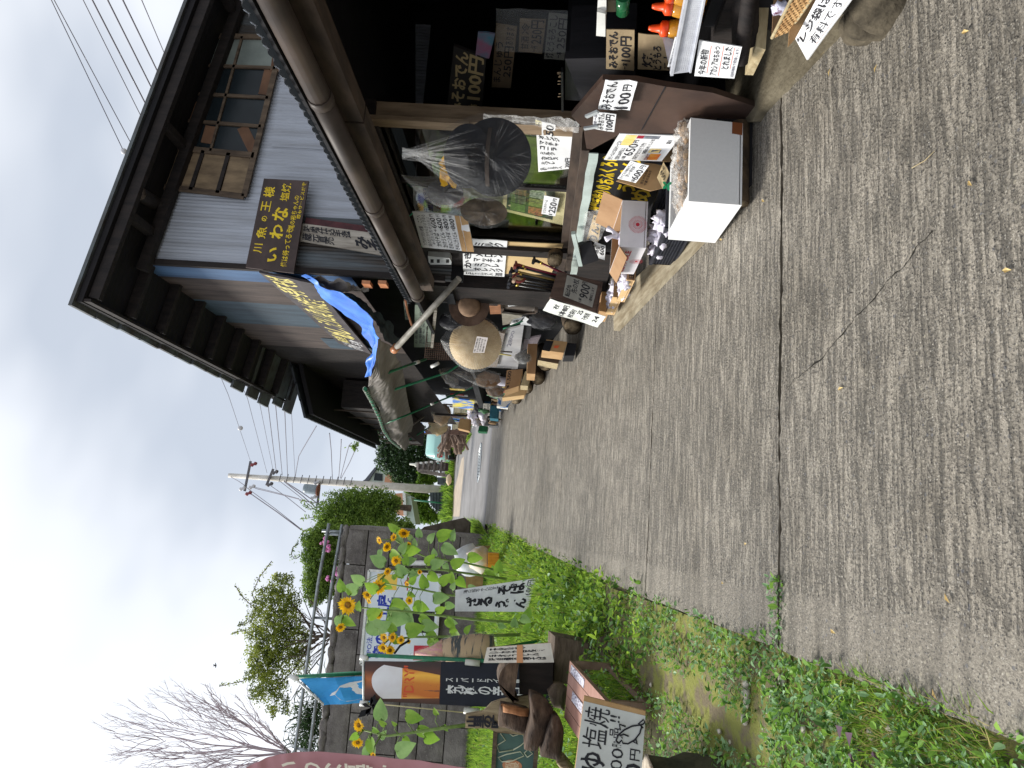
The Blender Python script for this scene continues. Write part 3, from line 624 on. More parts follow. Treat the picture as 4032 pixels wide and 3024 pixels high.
B_ = [at(('l', *p), X=x) for p, x in (((650, 300), 1.98), ((780, 370), 1.95), ((960, 400), 1.94), ((1080, 400), 1.95), ((1250, 400), 1.96))]
mb = ribbon(MB(), A, B_, GRT, 24, .06); solo('bundled_cloth', mb, 'grey dusty cloth bundled above the blue tarpaulin and taped at its end', 'cloth', A[1])
TAPE = mat('brown_tape', lin(190, 128, 88), lin(165, 105, 70), rough=.4, bump=.1)
for c in ((1235, 330), (1410, 330)):
    mb = MB(); mb.box(at(('l', *c), X=1.95), (.03, .12, .07), TAPE); solo('packing_tape', mb, 'brown packing tape wrapped round the cloth, %s' % ('nearer the blue tarpaulin' if c[0] < 1300 else 'nearer the lean-to roof'), 'tape', at(('l', *c), X=1.95))
# dark green-grey underside cloth and the big sagging grey tarp
A = [at(('l', *p), X=x) for p, x in (((900, 420), 2.05), ((1130, 560), 1.9), ((1330, 740), 1.85), ((1450, 900), 1.8), ((1560, 1080), 1.75))]
B_ = [at(('l', *p), X=x) for p, x in (((900, 430), 2.05), ((1200, 520), 2.0), ((1370, 650), 2.0), ((1480, 800), 1.95), ((1590, 950), 1.9))]
mb = ribbon(MB(), A, B_, mat('teal_cloth', lin(62, 80, 88), lin(36, 46, 52), rough=.8, bump=.3), 24, .08); solo('awning_cloth', mb, 'dark teal awning cloth under the blue tarpaulin', 'awning', A[2])
o1 = [at(c, X=x) for c, x in ((('l', 1250, 1330), 1.5), (('l', 1230, 1450), 1.46), (('l', 1290, 1560), 1.45), (('m', 0, 140), 1.45), (('m', 60, 330), 1.45), (('m', 160, 480), 1.45), (('m', 300, 590), 1.45))]
o2 = [at(c, X=x) for c, x in ((('l', 1350, 930), 1.62), (('l', 1500, 1050), 1.7), (('l', 1600, 1200), 1.78), (('l', 1650, 1450), 1.82), (('m', 420, 60), 1.85), (('m', 470, 250), 1.8), (('m', 400, 570), 1.55))]
def ip(P, u):
    k = u * (len(P) - 1); i = min(int(k), len(P) - 2); return P[i].lerp(P[i + 1], k - i)
mb = MB(); mb.slab(lambda u, v: ip(o1, u).lerp(ip(o2, u), v) + Vector((-.10 * math.sin(math.pi * v) + .05 * noise.noise(Vector((u * 8, v * 2.5, 2))) + .035 * abs(noise.noise(Vector((u * 30 + v * 4, v * 4, 5)))), 0, -.02 * math.sin(math.pi * v) + .03 * noise.noise(Vector((u * 3, v * 3, 7))))), 160, 28, .006, (-1, 0, 0), GRT, smooth=True)
aw = thing('tarp_awning', 'sagging grey tarpaulin awning tied along a green pole over the stalls', 'awning', o1[3]); build('tarpaulin', mb, aw)
GRN = mat('green_pole', lin(30, 120, 84), lin(22, 96, 66), rough=.35, scale=20, bump=.05)
mb = MB(); mb.tube([p + Vector((-.02, 0, .02)) for p in o1[1:]], .022, GRN, 8); build('pole', mb, aw)
ROPE = mat('pale_rope', lin(190, 190, 180), lin(120, 130, 120), rough=.8, scale=40, bump=.3)
mb = MB(); ps = []
for i in range(200):
    u = i / 199; p = ip(o1[1:], u); a = i * .9; ps.append(p + Vector((-.02 + .028 * math.cos(a), 0, .02 + .028 * math.sin(a))))
mb.tube(ps, .005, ROPE, 5); build('rope', mb, aw)
PVC = mat('grey_pole', lin(150, 146, 138), lin(110, 106, 98), rough=.5, scale=8, bump=.1)
def pole(name, label, cs, r, m, parts=()):
    pts = [at(c, X=x) for c, x in cs]; mb = MB(); mb.tube(pts, r, m, 8); t = thing(name, label, 'pole', pts[0]); build('pole', mb, t)
    for f, ln, mm in parts:
        mb = MB(); p = pts[0].lerp(pts[-1], f); q = pts[0].lerp(pts[-1], f + ln); mb.tube([p, q], r * 1.35, mm, 8); build('joint', mb, t)
    return t
WPL = mat('white_plastic', lin(225, 225, 222), lin(200, 200, 196), rough=.4, scale=10, bump=.05)
pole('prop_pole', 'weathered grey pole slanting from the shop post up to the tarp awning', [(('k', 850, -10), 2.1), (('k', 500, 380), 1.85), (('k', 130, 780), 1.62)], .030, PVC, [(.93, .06, TAPE)])
pole('green_prop', 'green prop pole with a white joint, nearest of those holding the awning', [(('l', 1340, 1335), 1.5), (('l', 1870, 1145), 1.95)], .017, GRN, [(.76, .08, WPL)])
pole('green_prop', 'green prop pole ending among the plastic-wrapped hats, second of those holding the awning', [(('l', 1265, 1560), 1.46), (('k', 730, 1010), 2.0), (('k', 1530, 460), 2.35)], .016, GRN, [(.42, .05, WPL)])
pole('green_prop', 'green prop pole above the blue fan packet, third of those holding the awning', [(('m', 30, 260), 1.45), (('B', 0, 560), 1.6), (('B', 300, 430), 2.1), (('B', 650, 285), 2.3)], .016, GRN, [(.5, .03, WPL)])
pole('grey_prop', 'thin grey prop pole tied to the far end of the awning', [(('m', 170, 490), 1.45), (('m', 630, 140), 2.1)], .018, PVC, [(.4, .04, WPL)])
pole('green_prop', 'short dark green prop pole before the blue sheet by the parked car', [(('m', 420, 480), 1.6), (('m', 840, 215), 2.2)], .016, GRN)
mb = MB(); mb.tube([at(('k', 265, 220), X=2.0), at(('k', 290, 360), X=1.98), at(('k', 335, 500), X=1.95)], .012, TAPE, 6); solo('hanging_stick', mb, 'thin stick hanging from a string under the shop eave', 'stick', at(('k', 290, 360), X=1.98))
# hanging menu card
P = qp([(('P', 182, 520), dict(Y=5.62)), (('P', 68, 100), dict(Y=5.30)), (('P', 712, 155), dict(Y=5.30)), (('P', 792, 570), dict(Y=5.62))])
def menu_extra(s, n, b, t):
    mb = MB()
    for v0, v1 in ((.77, .86), (.87, 1.0)): mb.slab(lambda u, v: s(u, v0 + (v1 - v0) * v, .0012), 2, 2, .001, n, CARD)
    build('cardboard_strip', mb, b)
    mb = MB(); k = at(('g', 800, 1100), X=2.12); ST = mat('green_string', lin(40, 150, 110), rough=.6, bump=0)
    for u in (.02, .98): mb.tube([s(u, .01, .004), k], .004, ST, 5)
    for a in range(8): mb.tube([k, k + Vector((random.uniform(-.02, .02), random.uniform(-.02, .02), -random.uniform(.03, .1)))], .002, ST, 4)
    build('string', mb, t)
GREYI = mat('grey_ink', (.13, .13, .17), rough=.7, bump=0)
sign('menu_card', 'white handwritten noodle menu hung from a green string beside the window', P, [
    ('カラオケうたい放題', .08, .05, .62, .13, GREYI), ('ここへ', .72, .06, .93, .14, GREYI), ('滝のおじちゃんがすすめる', .05, .14, .95, .22, GREYI, dict(bold=.0)), ('手打だよおそばだよ', .12, .23, .9, .29, GREYI, dict(bold=0)),
    ('かけそば', .08, .30, .47, .40), ('一杯', .50, .32, .57, .38), ('600', .60, .29, .88, .39), ('円', .91, .30, .98, .36),
    ('かけうどん', .06, .42, .50, .51), ('一杯', .52, .44, .59, .50), ('600', .60, .41, .88, .51), ('円', .91, .42, .98, .48),
    ('きのこ汁そば', .04, .53, .52, .62), ('一杯', .54, .55, .61, .61), ('800', .62, .53, .88, .62), ('円', .91, .54, .98, .60),
    ('きのこ汁うどん', .03, .65, .54, .74), ('一杯', .56, .67, .62, .73), ('800', .63, .65, .89, .74), ('円', .92, .66, .98, .72)], th=.012, extra=menu_extra, amp=.008)
# juice list and paper list
def jlist(name, label, P, items, head, **k):
    ls = []; n = len(items)
    for i, (s_, v0, v1) in enumerate(items): ls.append((s_, .15 + i * .83 / n, v0, .15 + (i + .72) * .83 / n, v1, {'vert': True, 'bold': .02}))
    ls.append(('各種ミルク入', .03, .06, .10, .72, {'vert': True}))
    return sign(name, label, P, ls + head, **k)
P = quadpx([('g', 1380, 1508), ('g', 1375, 1190), ('g', 1765, 1215), ('g', 1738, 1527)], X=2.22)
jlist('flavour_list', 'white shaved-ice flavour list on the dark wall above the walking sticks', P, [('オレンジ', .25, .95), ('ミゾレ', .27, .86), ('マッチャ', .25, .93), ('メロン', .26, .92), ('コーラ', .27, .92), ('ミルク', .27, .92)], [('かき氷', .22, .02, .95, .20, {'bold': .03}), ('300', .02, .77, .12, .95)], th=.004, amp=.004)
P = quadpx([('h', 608, 1042), ('h', 578, 462), ('h', 1002, 600), ('h', 962, 1008)], X=2.285)
jlist('flavour_list', 'white handwritten flavour list taped low in the near window pane', P, [('ミゾレ', .1, .5), ('カルピス', .1, .6), ('ミルク', .08, .5), ('コーラ', .08, .55), ('マッチャ', .08, .6), ('オレンジ', .05, .62), ('メロン', .05, .5), ('レモン', .05, .5)], [('300円', .05, .80, .30, .95)], th=.004, amp=.003)
LY = mat('cream_paper', lin(222, 214, 170), lin(205, 196, 150), rough=.8, scale=6, bump=.1)
P = quadpx([('h', 585, 640), ('h', 575, 475), ('h', 640, 490), ('h', 648, 640)], X=2.275); sign('label_strip', 'small cream label above the window flavour list', P, [('ソフトクリーム', .05, .1, .95, .9)], face=LY, th=.003)
P = quadpx([('h', 645, 640), ('h', 645, 495), ('h', 795, 530), ('h', 785, 670)], X=2.27); sign('price_card', 'small white card reading 50 overlapping the window flavour list', P, [('50', .1, .3, .9, .9)], th=.003)
P = quadpx([('j', 535, 240), ('j', 560, -100), ('j', 1320, 20), ('j', 1272, 418)], X=2.31)
def photos(s, n, b, t):
    g = mat('dark_green_mount', lin(52, 66, 52), rough=.7, bump=0); mb = MB(); mb.slab(lambda u, v: s(.1 + .85 * u, .06 + .74 * v, .001), 1, 1, .001, n, g); build('photo_mount', mb, b)
    for i in range(3):
        for j in range(2):
            pm = mat('holiday_photo_%d' % (i * 2 + j), [lin(110, 140, 80), lin(190, 120, 90), lin(120, 130, 100), lin(150, 160, 90), lin(130, 110, 80), lin(170, 180, 160)][i * 2 + j], lin(60, 80, 60), rough=.3, scale=45, bump=0)
            mb = MB(); mb.slab(lambda u, v: s(.14 + i * .27 + .24 * u, .12 + j * .28 + .23 * v, .002), 1, 1, .001, n, pm); build('photo', mb, b)
sign('photo_board', 'cream board of small photographs inside the far window pane', P, [], face=LY, th=.01, extra=photos)
P = quadpx([('j', 1000, 278), ('j', 1035, 58), ('j', 1215, 95), ('j', 1165, 308)], X=2.28)
sign('price_card', 'white rounded card reading 250 yen in the far window pane', P, [('ソフトクリーム', .08, .08, .8, .28), ('1', .05, .5, .10, .75), ('250', .17, .45, .75, .92), ('円', .8, .6, .95, .85)], th=.003)
BL = mat('purple_paint', lin(80, 70, 150), rough=.7, bump=0); RD = mat('red_paint', lin(200, 60, 60), rough=.7, bump=0)
P = quadpx([('g', 950, 955), ('g', 940, 735), ('g', 1285, 780), ('g', 1275, 960)], X=2.345)
sign('poster', 'white poster with purple lettering inside the window behind the bagged hats', P, [('NPO法人', .08, .05, .9, .2, GREYI), ('童の門', .02, .25, .98, .52, BL), ('ようこそ', .1, .6, .9, .75, RD), ('山里へ', .1, .8, .9, .93, RD)], th=.003)
# meter box
mt = thing('electric_meter', 'pale grey electric meter box on the dark shop wall beside the menu card', 'meter', at(('g', 1160, 1390), X=2.22)); mb = MB()
MET = mat('meter_plastic', lin(200, 204, 205), lin(180, 184, 185), rough=.4, bump=0)
poly(mb, [('g', 1072, 1345), ('g', 1260, 1365), ('g', 1278, 1395), ('g', 1275, 1420), ('g', 1095, 1420), ('g', 1080, 1400)], .05, MET, X=2.2); build('case', mb, mt)
for a, b_ in ((1095, 1122), (1150, 1175), (1230, 1255)):
    mb = MB(); poly(mb, [('g', a, 1378), ('g', b_, 1378), ('g', b_, 1405), ('g', a, 1405)], .004, BLACK, X=2.196); build('display', mb, mt)
# black sun hats under plastic
BHAT = mat('black_hat_cloth', lin(18, 19, 28), lin(10, 11, 17), rough=.75, scale=6, bump=.15)
FILM = plastic('clear_film', a=.015, bump=.9, bscale=16); FILM2 = plastic('milky_film', a=.12, col=(.9, .9, .9), bump=1, bscale=18)
hc = at(('g', 1500, 480), X=1.98); hats = thing('black_sun_hat', 'wide black sun hat with yellow flower, hung in a clear bag before the window', 'hat', hc)
ur = Vector((-.50, -.86, 0)).normalized(); fw = Vector((-.86, .30, 0)).normalized(); fw = (V(EYE) - hc).normalized(); up = Vector((0, 0, 1)); sdv = up.cross(fw).normalized(); up2 = fw.cross(sdv)
def disc(mb, c, rx, ry, d, m, wob=.03, a0=0, n=40, k=6, sd=0):
    mb.slab(lambda u, v: c + (sdv * math.cos(a0 + 2 * math.pi * u) * rx + up2 * math.sin(a0 + 2 * math.pi * u) * ry) * v + fw * (d * (1 - v) ** 1.5 + wob * v * noise.noise(Vector((math.cos(2 * math.pi * u) * 2 + sd, math.sin(2 * math.pi * u) * 2, v)))), n, k, .003, fw, m, smooth=True); return mb
build('brim', disc(MB(), hc + up2 * -.10, .21, .20, .01, BHAT), hats)
build('crown', disc(MB(), hc + up2 * .05 + fw * .03, .17, .13, .10, BHAT, .02, sd=5), hats)
mb = MB(); FLW = mat('yellow_cloth_petal', lin(225, 180, 50), lin(190, 140, 30), rough=.7, scale=30, bump=.2)
fc = at(('g', 1250, 620), X=1.90)
for k in range(60):
    a = random.random() * 6.28; L_ = random.uniform(.02, .05); c = fc + sdv * random.uniform(-.055, .055) + up2 * (random.uniform(-.03, .03)) ; d = (sdv * math.cos(a) + up2 * math.sin(a) + fw * random.uniform(0, .8)) * L_; w = d.cross(fw).normalized() * .012
    mb.add([c - w, c + d * .6 - w * 1.2, c + d, c + d * .6 + w * 1.2, c + w], [(0, 1, 2, 3, 4)], FLW)
build('flower', mb, hats)
mb = MB(); mb.slab(lambda u, v: hc + up2 * (-.055 - .022 * v + .012 * math.sin(3 * u)) + sdv * (.155 - .31 * u) + fw * (.075 - .06 * (2 * u - 1) ** 2), 14, 1, .006, fw, mat('hat_band', lin(60, 50, 44), rough=.8)); build('band', mb, hats)
def bag(mb, c, rx, ry, top, m, sd=0, dep=.10, n=40, pinch=1.0):
    """plastic bag: front skin bulging to the camera, gathered to a knot at top"""
    def fn(u, v):
        a = 2 * math.pi * u; r = v
        p = c + (sdv * math.cos(a) * rx + up2 * math.sin(a) * ry) * r
        k = max(0, math.sin(a)) ** 2 * r * pinch
        p = p.lerp(top, k * .85) + fw * (dep * (1 - r * r) + .03 * noise.noise(Vector((math.cos(a) * 3 + sd, math.sin(a) * 3, r * 2))))
        return p
    mb.grid(fn, n, 14, m); return mb
mb = bag(MB(), hc - up2 * .06, .235, .27, at(('g', 870, 430), X=1.92), FILM, 3, .13); build('plastic_bag', mb, hats)
mb = MB()
for k in range(34):
    a = random.uniform(-.9, .9); s0 = at(('g', 850, random.uniform(400, 500)), X=1.89); s1 = hc + sdv * a * .17 + up2 * random.uniform(-.05, .12) + fw * .13
    w = (s1 - s0).cross(fw).normalized() * .004
    mb.add([s0 - w, s0 + w, s0.lerp(s1, .5) + w * 1.3 + fw * .01, s1, s0.lerp(s1, .5) - w * .4 + fw * .012], [(0, 1, 2, 3, 4)], FILM2)
mb.grid(lambda u, v: at(('g', 850 + 30 * u, 450), X=1.89) + sdv * (.05 * (v - .5) * (1 - u * .6)) + up2 * (.02 * u) + fw * .012 * math.sin(v * 25), 4, 24, FILM2); 
for k in range(26):
    a = random.uniform(math.pi * 1.02, math.pi * 1.98); s0 = hc + up2 * -.06 + sdv * random.uniform(-.06, .06) + fw * .10; s1 = hc + up2 * (-.10 + math.sin(a) * .215) + sdv * math.cos(a) * .215 + fw * .03
    w = (s1 - s0).cross(fw).normalized() * .0022; s0 = s0.lerp(s1, random.uniform(.25, .6)); mb.add([s0, s0.lerp(s1, .5) + w + fw * .012, s1, s0.lerp(s1, .5) - w + fw * .012], [(0, 1, 2, 3)], FILM2)  # thin milky strips: highlights on the film, put in as shapes
build('bag_folds_glints', mb, hats)
hats2 = thing('bagged_hat', 'dark hat in a milky plastic bag hanging half behind the big black sun hat', 'hat', at(('g', 1150, 780), X=2.05)); c2 = at(('g', 1220, 790), X=2.08)
build('hat', disc(MB(), c2, .08, .12, .05, mat('grey_hat', lin(60, 60, 66), lin(40, 40, 46), rough=.8)), hats2); build('plastic_bag', bag(MB(), c2, .10, .17, at(('g', 805, 600), X=2.0), FILM2, 9, .07), hats2)
hats3 = thing('bagged_hat', 'brown hat in a clear bag pressed against the far window pane', 'hat', at(('g', 1500, 930), X=2.2)); c3 = at(('g', 1560, 960), X=2.22)
build('hat', disc(MB(), c3, .10, .17, .04, mat('brown_felt', lin(110, 96, 80), lin(70, 60, 50), rough=.8)), hats3); build('plastic_bag', bag(MB(), c3, .12, .2, at(('g', 1290, 880), X=2.18), FILM, 14, .06), hats3)
# crumpled clear sheet over the counter
mb = MB(); A = [at(('b', 560, 1240), X=2.22), at(('b', 1000, 1265), X=2.22), at(('b', 1400, 1285), X=2.22), at(('b', 1610, 1310), X=2.2)]; B_ = [at(('b', 560, 1350), X=2.22), at(('b', 1000, 1345), X=2.22), at(('b', 1400, 1420), X=2.2), at(('b', 1600, 1440), X=2.19)]
ribbon(mb, A, B_, FILM2, 40, .02, .001, 8); solo('plastic_sheet', mb, 'crinkled clear plastic edging down the shop window beside the pale post', 'plastic sheet', A[1])
# signs inside the dark opening
DKB = mat('black_board', lin(34, 30, 30), rough=.7, bump=.1); DYL = mat('faded_yellow', lin(170, 150, 110), rough=.8, bump=0); TAN = mat('tan_card', lin(140, 120, 96), lin(118, 100, 80), rough=.85, scale=6, bump=.2)
sign('hanging_board', 'black board with faded yellow writing hanging beside the pale post in the shade', quadpx([('b', 158, 1232), ('b', 240, 500), ('b', 592, 632), ('b', 545, 1250)], X=2.9), [('みそおでん', .02, .08, .98, .48, DYL, dict(bold=.03)), ('一本', .06, .6, .2, .9, DYL), ('100円', .28, .5, .98, .95, DYL, dict(bold=.03))], face=DKB, th=.02)
sign('price_card', 'tan card for 250 yen steamed buns, topmost of the three in the dark counter', quadpx([('b', 650, 950), ('b', 700, 255), ('b', 930, 290), ('b', 860, 960)], X=3.1), [('まんじゅう', .1, .05, .75, .45), ('あります', .72, .5, .98, .9), ('250円', .2, .5, .7, .95)], face=TAN, th=.004)
sign('price_card', 'tan card for 250 yen sweet drink, middle of the three in the dark counter', quadpx([('b', 945, 560), ('b', 960, 200), ('b', 1245, 215), ('b', 1200, 590)], X=3.1), [('甘酒', .1, .08, .5, .4), ('冷', .55, .08, .9, .4), ('一杯', .05, .5, .25, .8), ('250円', .3, .45, .98, .95)], face=TAN, th=.004)
GCD = mat('grey_card', lin(140, 138, 130), lin(120, 118, 110), rough=.85, scale=6, bump=.2)
sign('price_card', 'grey card for 250 yen grilled corn, lowest of the three in the dark counter', quadpx([('b', 1222, 640), ('b', 1275, 140), ('b', 1510, 165), ('b', 1440, 655)], X=3.1), [('焼とうもろこし', .03, .05, .97, .45), ('一本', .05, .55, .2, .85), ('250円', .27, .5, .92, .97)], face=GCD, th=.004)
mb = MB(); mb.slab(lambda u, v: at(('b', 700 + 1000 * v, 560 - 470 * u + 30 * v), X=3.06) + Vector((-.01 * noise.noise(Vector((u * 5, v * 6, 0))), 0, 0)), 20, 20, .0008, (-1, 0, 0), plastic('dark_film', a=.04, bump=1, bscale=20), smooth=True); solo('plastic_sheet', mb, 'clear plastic hung over the cards in the dark counter', 'plastic sheet', (2.4, 3.6, 1.8))
sign('blue_packet', 'blue and pink packet in the shade above the black board', quadpx([('b', 475, 610), ('b', 505, 350), ('b', 690, 370), ('b', 625, 640)], X=2.9), [], face=mat('blue_print', lin(60, 130, 150), lin(170, 70, 110), rough=.4, scale=5), th=.01, cat='packet')
# cooking pot and lid
pc = at(('b', 1620, 830), X=2.46); IRN = mat('black_iron', lin(24, 25, 28), lin(14, 15, 17), rough=.45, scale=8, bump=.15)
pot = thing('cooking_pot', 'square black cooking pot steaming on the dark counter', 'pot', pc); mb = MB(); q = [at(('b', x, y), X=2.36) for x, y in ((1450, 1090), (1780, 1105), (1825, 565), (1455, 560))]; mb.prism(q, Vector((.3, 0, 0)), IRN); build('body', mb, pot)
mb = MB(); mb.beam(at(('b', 1425, 1190), X=2.34), at(('b', 1420, 760), X=2.34), .03, .012, IRN); build('lid_edge', mb, pot)
mb = MB()
for k in range(9): y = random.uniform(760, 1050); mb.tube([at(('b', 1420, y), X=2.37), at(('b', 1360 + random.uniform(0, 30), y + 3), X=2.37)], .0022, TAN, 4)
solo('skewers', mb, 'row of thin wooden skewers standing in the black pot', 'skewers', at(('b', 1400, 900), X=2.37))
# oden cards on the brown sheet
sign('price_card', 'tan card for 100 yen miso oden in the shade above the corn card', quadpx([('c', 238, 752), ('c', 243, 318), ('c', 548, 330), ('c', 543, 768)], X=2.30), [('みそおでん', .04, .08, .96, .42, dict(bold=.03)), ('一本', .03, .55, .2, .8), ('100円', .24, .5, .85, .9, dict(bold=.02))], face=mat('cream_card', lin(160, 142, 112), lin(140, 122, 96), rough=.85, scale=6, bump=.2), th=.004)
sign('price_card', 'tan card for grilled corn tucked behind the white honey basket', quadpx([('c', 583, 752), ('c', 590, 365), ('c', 940, 400), ('c', 948, 772)], X=2.30), [('焼', .08, .12, .5, .45, dict(bold=.02)), ('とうもろ', .02, .45, .72, .72, dict(bold=.03)), ('こし', .05, .78, .6, .98, dict(bold=.02))], face=mat('cream_card'  , lin(196, 180, 150)), th=.004)
sign('price_card', 'large crinkled white card for 100 yen miso oden on the brown counter front', quadpx([('c', 150, 1190), ('c', 232, 872), ('c', 580, 885), ('c', 497, 1196)], X=2.12), [('みそおでん', .03, .06, .97, .42, dict(bold=.01)), ('一本', .02, .44, .14, .62), ('100', .05, .56, .62, .92, dict(bold=.01)), ('円', .68, .60, .86, .88)], th=.003, amp=.012)
sign('price_card', 'small white card for 100 yen miso oden pegged beside the larger crinkled one', quadpx([('c', 92, 1400), ('c', 104, 1215), ('c', 350, 1250), ('c', 326, 1441)], X=2.10), [('味噌一品', .1, .02, .9, .16, GREYI), ('みそおでん', .05, .2, .97, .5), ('一本', .02, .55, .16, .75), ('100円', .12, .55, .95, .93)], th=.003, amp=.004)
PEG = mat('peg_plastic', lin(170, 175, 178), rough=.4, bump=0)
for c in ((20, 1270, 150, 1215), (0, 1400, 150, 1375)):
    mb = MB(); mb.beam(at(('c', c[0], c[1]), X=2.09), at(('c', c[2], c[3]), X=2.09), .012, .02, PEG); solo('clothes_peg', mb, 'grey clothes peg holding the %s edge of the small oden card' % ('right' if c[1] < 1300 else 'left'), 'peg', at(('c', c[0], c[1]), X=2.09))
# white boxes and cups at the top of the counter
for i, (a, l) in enumerate([([('b', 1790, 390), ('b', 1800, 130), ('b', 1890, 150), ('b', 1890, 400)], 'plain white carton on the counter above the oden card'), ([('b', 1800, 150), ('b', 1810, 0), ('b', 1900, 0), ('b', 1900, 160)], 'plain white carton at the picture edge on the counter')]):
    mb = MB(); poly(mb, list(a), .12, WPL, X=2.2 + i * .02); solo('carton', mb, l, 'carton', at(a[0], X=2.2))
mb = MB(); mb.tube([at(('b', 2075, 130), X=2.25), at(('b', 2085, -40), X=2.25)], .03, mat('green_glass', lin(30, 90, 55), rough=.1, bump=0), 14); solo('green_tin', mb, 'green tin standing beside the white cartons', 'tin', at(('b', 2075, 60), X=2.25))
mb = MB(); poly(mb, [('b', 1910, 130), ('b', 1915, 10), ('b', 2040, 10), ('b', 2040, 130)], .1, mat('khaki_card', lin(120, 110, 90), rough=.8), X=2.27); solo('khaki_box', mb, 'khaki box between the white cartons and the green tin', 'box', at(('b', 1980, 70), X=2.27))
# ================================================================== GOODS ALONG THE SHOP
def pbox(name, label, cat, cs, Y, dep, m, openm=None, th=.006, group=None, parent=None, mside=None, pn='body'):
    """box whose camera-facing side has these four picture corners (TL TR BR BL) at distance Y; openm = inner material -> open top"""
    P = [at(c, Y=Y) for c in cs]; D = Vector((0, dep, dep * .02)); mb = MB()
    if openm is None: mb.prism(P, D, m, mside)
    else:
        TL, TR, BR, BL = P; X_ = (TR - TL).normalized() * th; Dn = Vector((0, th, 0))
        mb.prism(P, Dn, m); mb.prism([p + D - Dn for p in P], Dn, m)
        for a, b_, s_ in ((TL, BL, 1), (TR, BR, -1)): mb.hexa([q + Dn for q in (a, a + X_ * s_, b_ + X_ * s_, b_)] + [q + D - Dn for q in (a, a + X_ * s_, b_ + X_ * s_, b_)], mside or m)
        mb.prism([BL + Vector((0, 0, .01)), BR + Vector((0, 0, .01)), BR + Vector((0, 0, .01)) + D, BL + Vector((0, 0, .01)) + D], Vector((0, 0, .004)), openm)
        k = .0015
        for a, b_, s_ in ((TL, BL, 1), (TR, BR, -1)): mb.hexa([a + X_ * s_ * 1.3 + Dn, a + X_ * s_ * 1.6 + Dn, b_ + X_ * s_ * 1.6 + Dn, b_ + X_ * s_ * 1.3 + Dn] + [q + D - Dn * 2 for q in (a + X_ * s_ * 1.3 + Dn, a + X_ * s_ * 1.6 + Dn, b_ + X_ * s_ * 1.6 + Dn, b_ + X_ * s_ * 1.3 + Dn)], openm)
        mb.prism([p + D - Dn * 1.4 + (X_ if i in (0, 3) else -X_) for i, p in enumerate(P)], -Dn * .3, openm)
    if parent is not None: return build(name, mb, parent)
    t = thing(name, label, cat, (P[2] + P[3]) / 2, group); t['_tl'] = [*P[0]]; b = build(pn, mb, t); t['_w'] = (P[1] - P[0]).length
    return t, P, b
def blob(mb, c, r, m, amp=.35, fr=2.5, n=14, sd=None, smooth=True):
    sd = random.random() * 90 if sd is None else sd; c = V(c); r = r if isinstance(r, (tuple, list)) else (r, r, r)
    def fn(u, v):
        a, b_ = 2 * math.pi * u, math.pi * v; d = Vector((math.cos(a) * math.sin(b_), math.sin(a) * math.sin(b_), -math.cos(b_)))
        k = 1 + amp * noise.noise(d * fr + Vector((sd, 0, 0))) + amp * .5 * noise.noise(d * fr * 2.7 + Vector((0, sd, 0)))
        return c + Vector((d.x * r[0], d.y * r[1], d.z * r[2])) * k
    mb.grid(fn, n, n * 2 // 3, m, smooth); return mb
def log(name, label, a, b_, r, group=None, r2=None, cat='log', m=None, me=None, n=12):
    a, b_ = V(a), V(b_); d = (b_ - a); t = thing(name, label, cat, a, group); mb = MB(); k = 8; pts = [a.lerp(b_, i / k) for i in range(k + 1)]
    rr = [(r + ((r2 or r) - r) * i / k) * (1 + .06 * noise.noise(Vector((i * 1.3, a.x * 9, a.y)))) for i in range(k + 1)]
    mb.lathe([(rr[i], d.length * i / k) for i in range(k + 1)], a, m or BARK, n + 4, axis=d, wob=.14, smooth=True); mb.f = mb.f[:-2]; mb.m = mb.m[:-2]; mb.sm = mb.sm[:-2]; build('bark', mb, t)
    mb = MB(); dn = d.normalized()
    mb.lathe([(rr[0] * .96, 0), (.001, -.003)], a, me or LOGE, n + 4, axis=dn); build('cut_end', mb, t); mb = MB(); mb.lathe([(rr[-1] * .96, 0), (.001, .003)], b_, me or LOGE, n + 4, axis=dn); build('cut_end', mb, t); return t
BARK = mat('log_bark', lin(96, 80, 62), lin(46, 38, 30), rough=.95, scale=9, bump=1, stretch=(1, 1, 1), bscale=30)
LOGE = mat('log_end', lin(150, 134, 108), lin(104, 88, 68), rough=.9, scale=22, bump=.6)
PALEW = mat('new_timber', lin(186, 172, 138), lin(160, 142, 108), rough=.8, scale=6, bump=.3, stretch=(1, 6, 6))
# --- white foam box
FOAM = mat('foam', (.80, .81, .82), (.76, .77, .78), rough=.6, scale=60, bump=.12, bscale=160)
t, P, b = pbox('foam_box', 'large white foam box of bagged ginger with brown tape on its corner', 'foam box', [('i', 1275, 945), ('i', 1298, 36), ('i', 1868, 98), ('i', 1855, 988)], 3.62, .52, FOAM, FOAM, th=.028)
foamP = P; mb = MB(); poly(mb, [('i', 1752, 84), ('i', 1866, 97), ('i', 1858, 226), ('i', 1748, 208)], .0015, mat('brown_corner_tape', lin(128, 74, 42), rough=.5, bump=.05), Y=3.617); build('tape', mb, t)
BG = mat('ginger', lin(205, 180, 148), lin(160, 128, 98), rough=.7, scale=14, bump=.4, bscale=50)
gr_ = 'bags of ginger in the foam box'
cc = (P[0] + P[1]) / 2 + Vector((0, .26, 0)); F3 = plastic('bag_film', a=.22, col=(.95, .93, .9), bump=1.0, bscale=45)
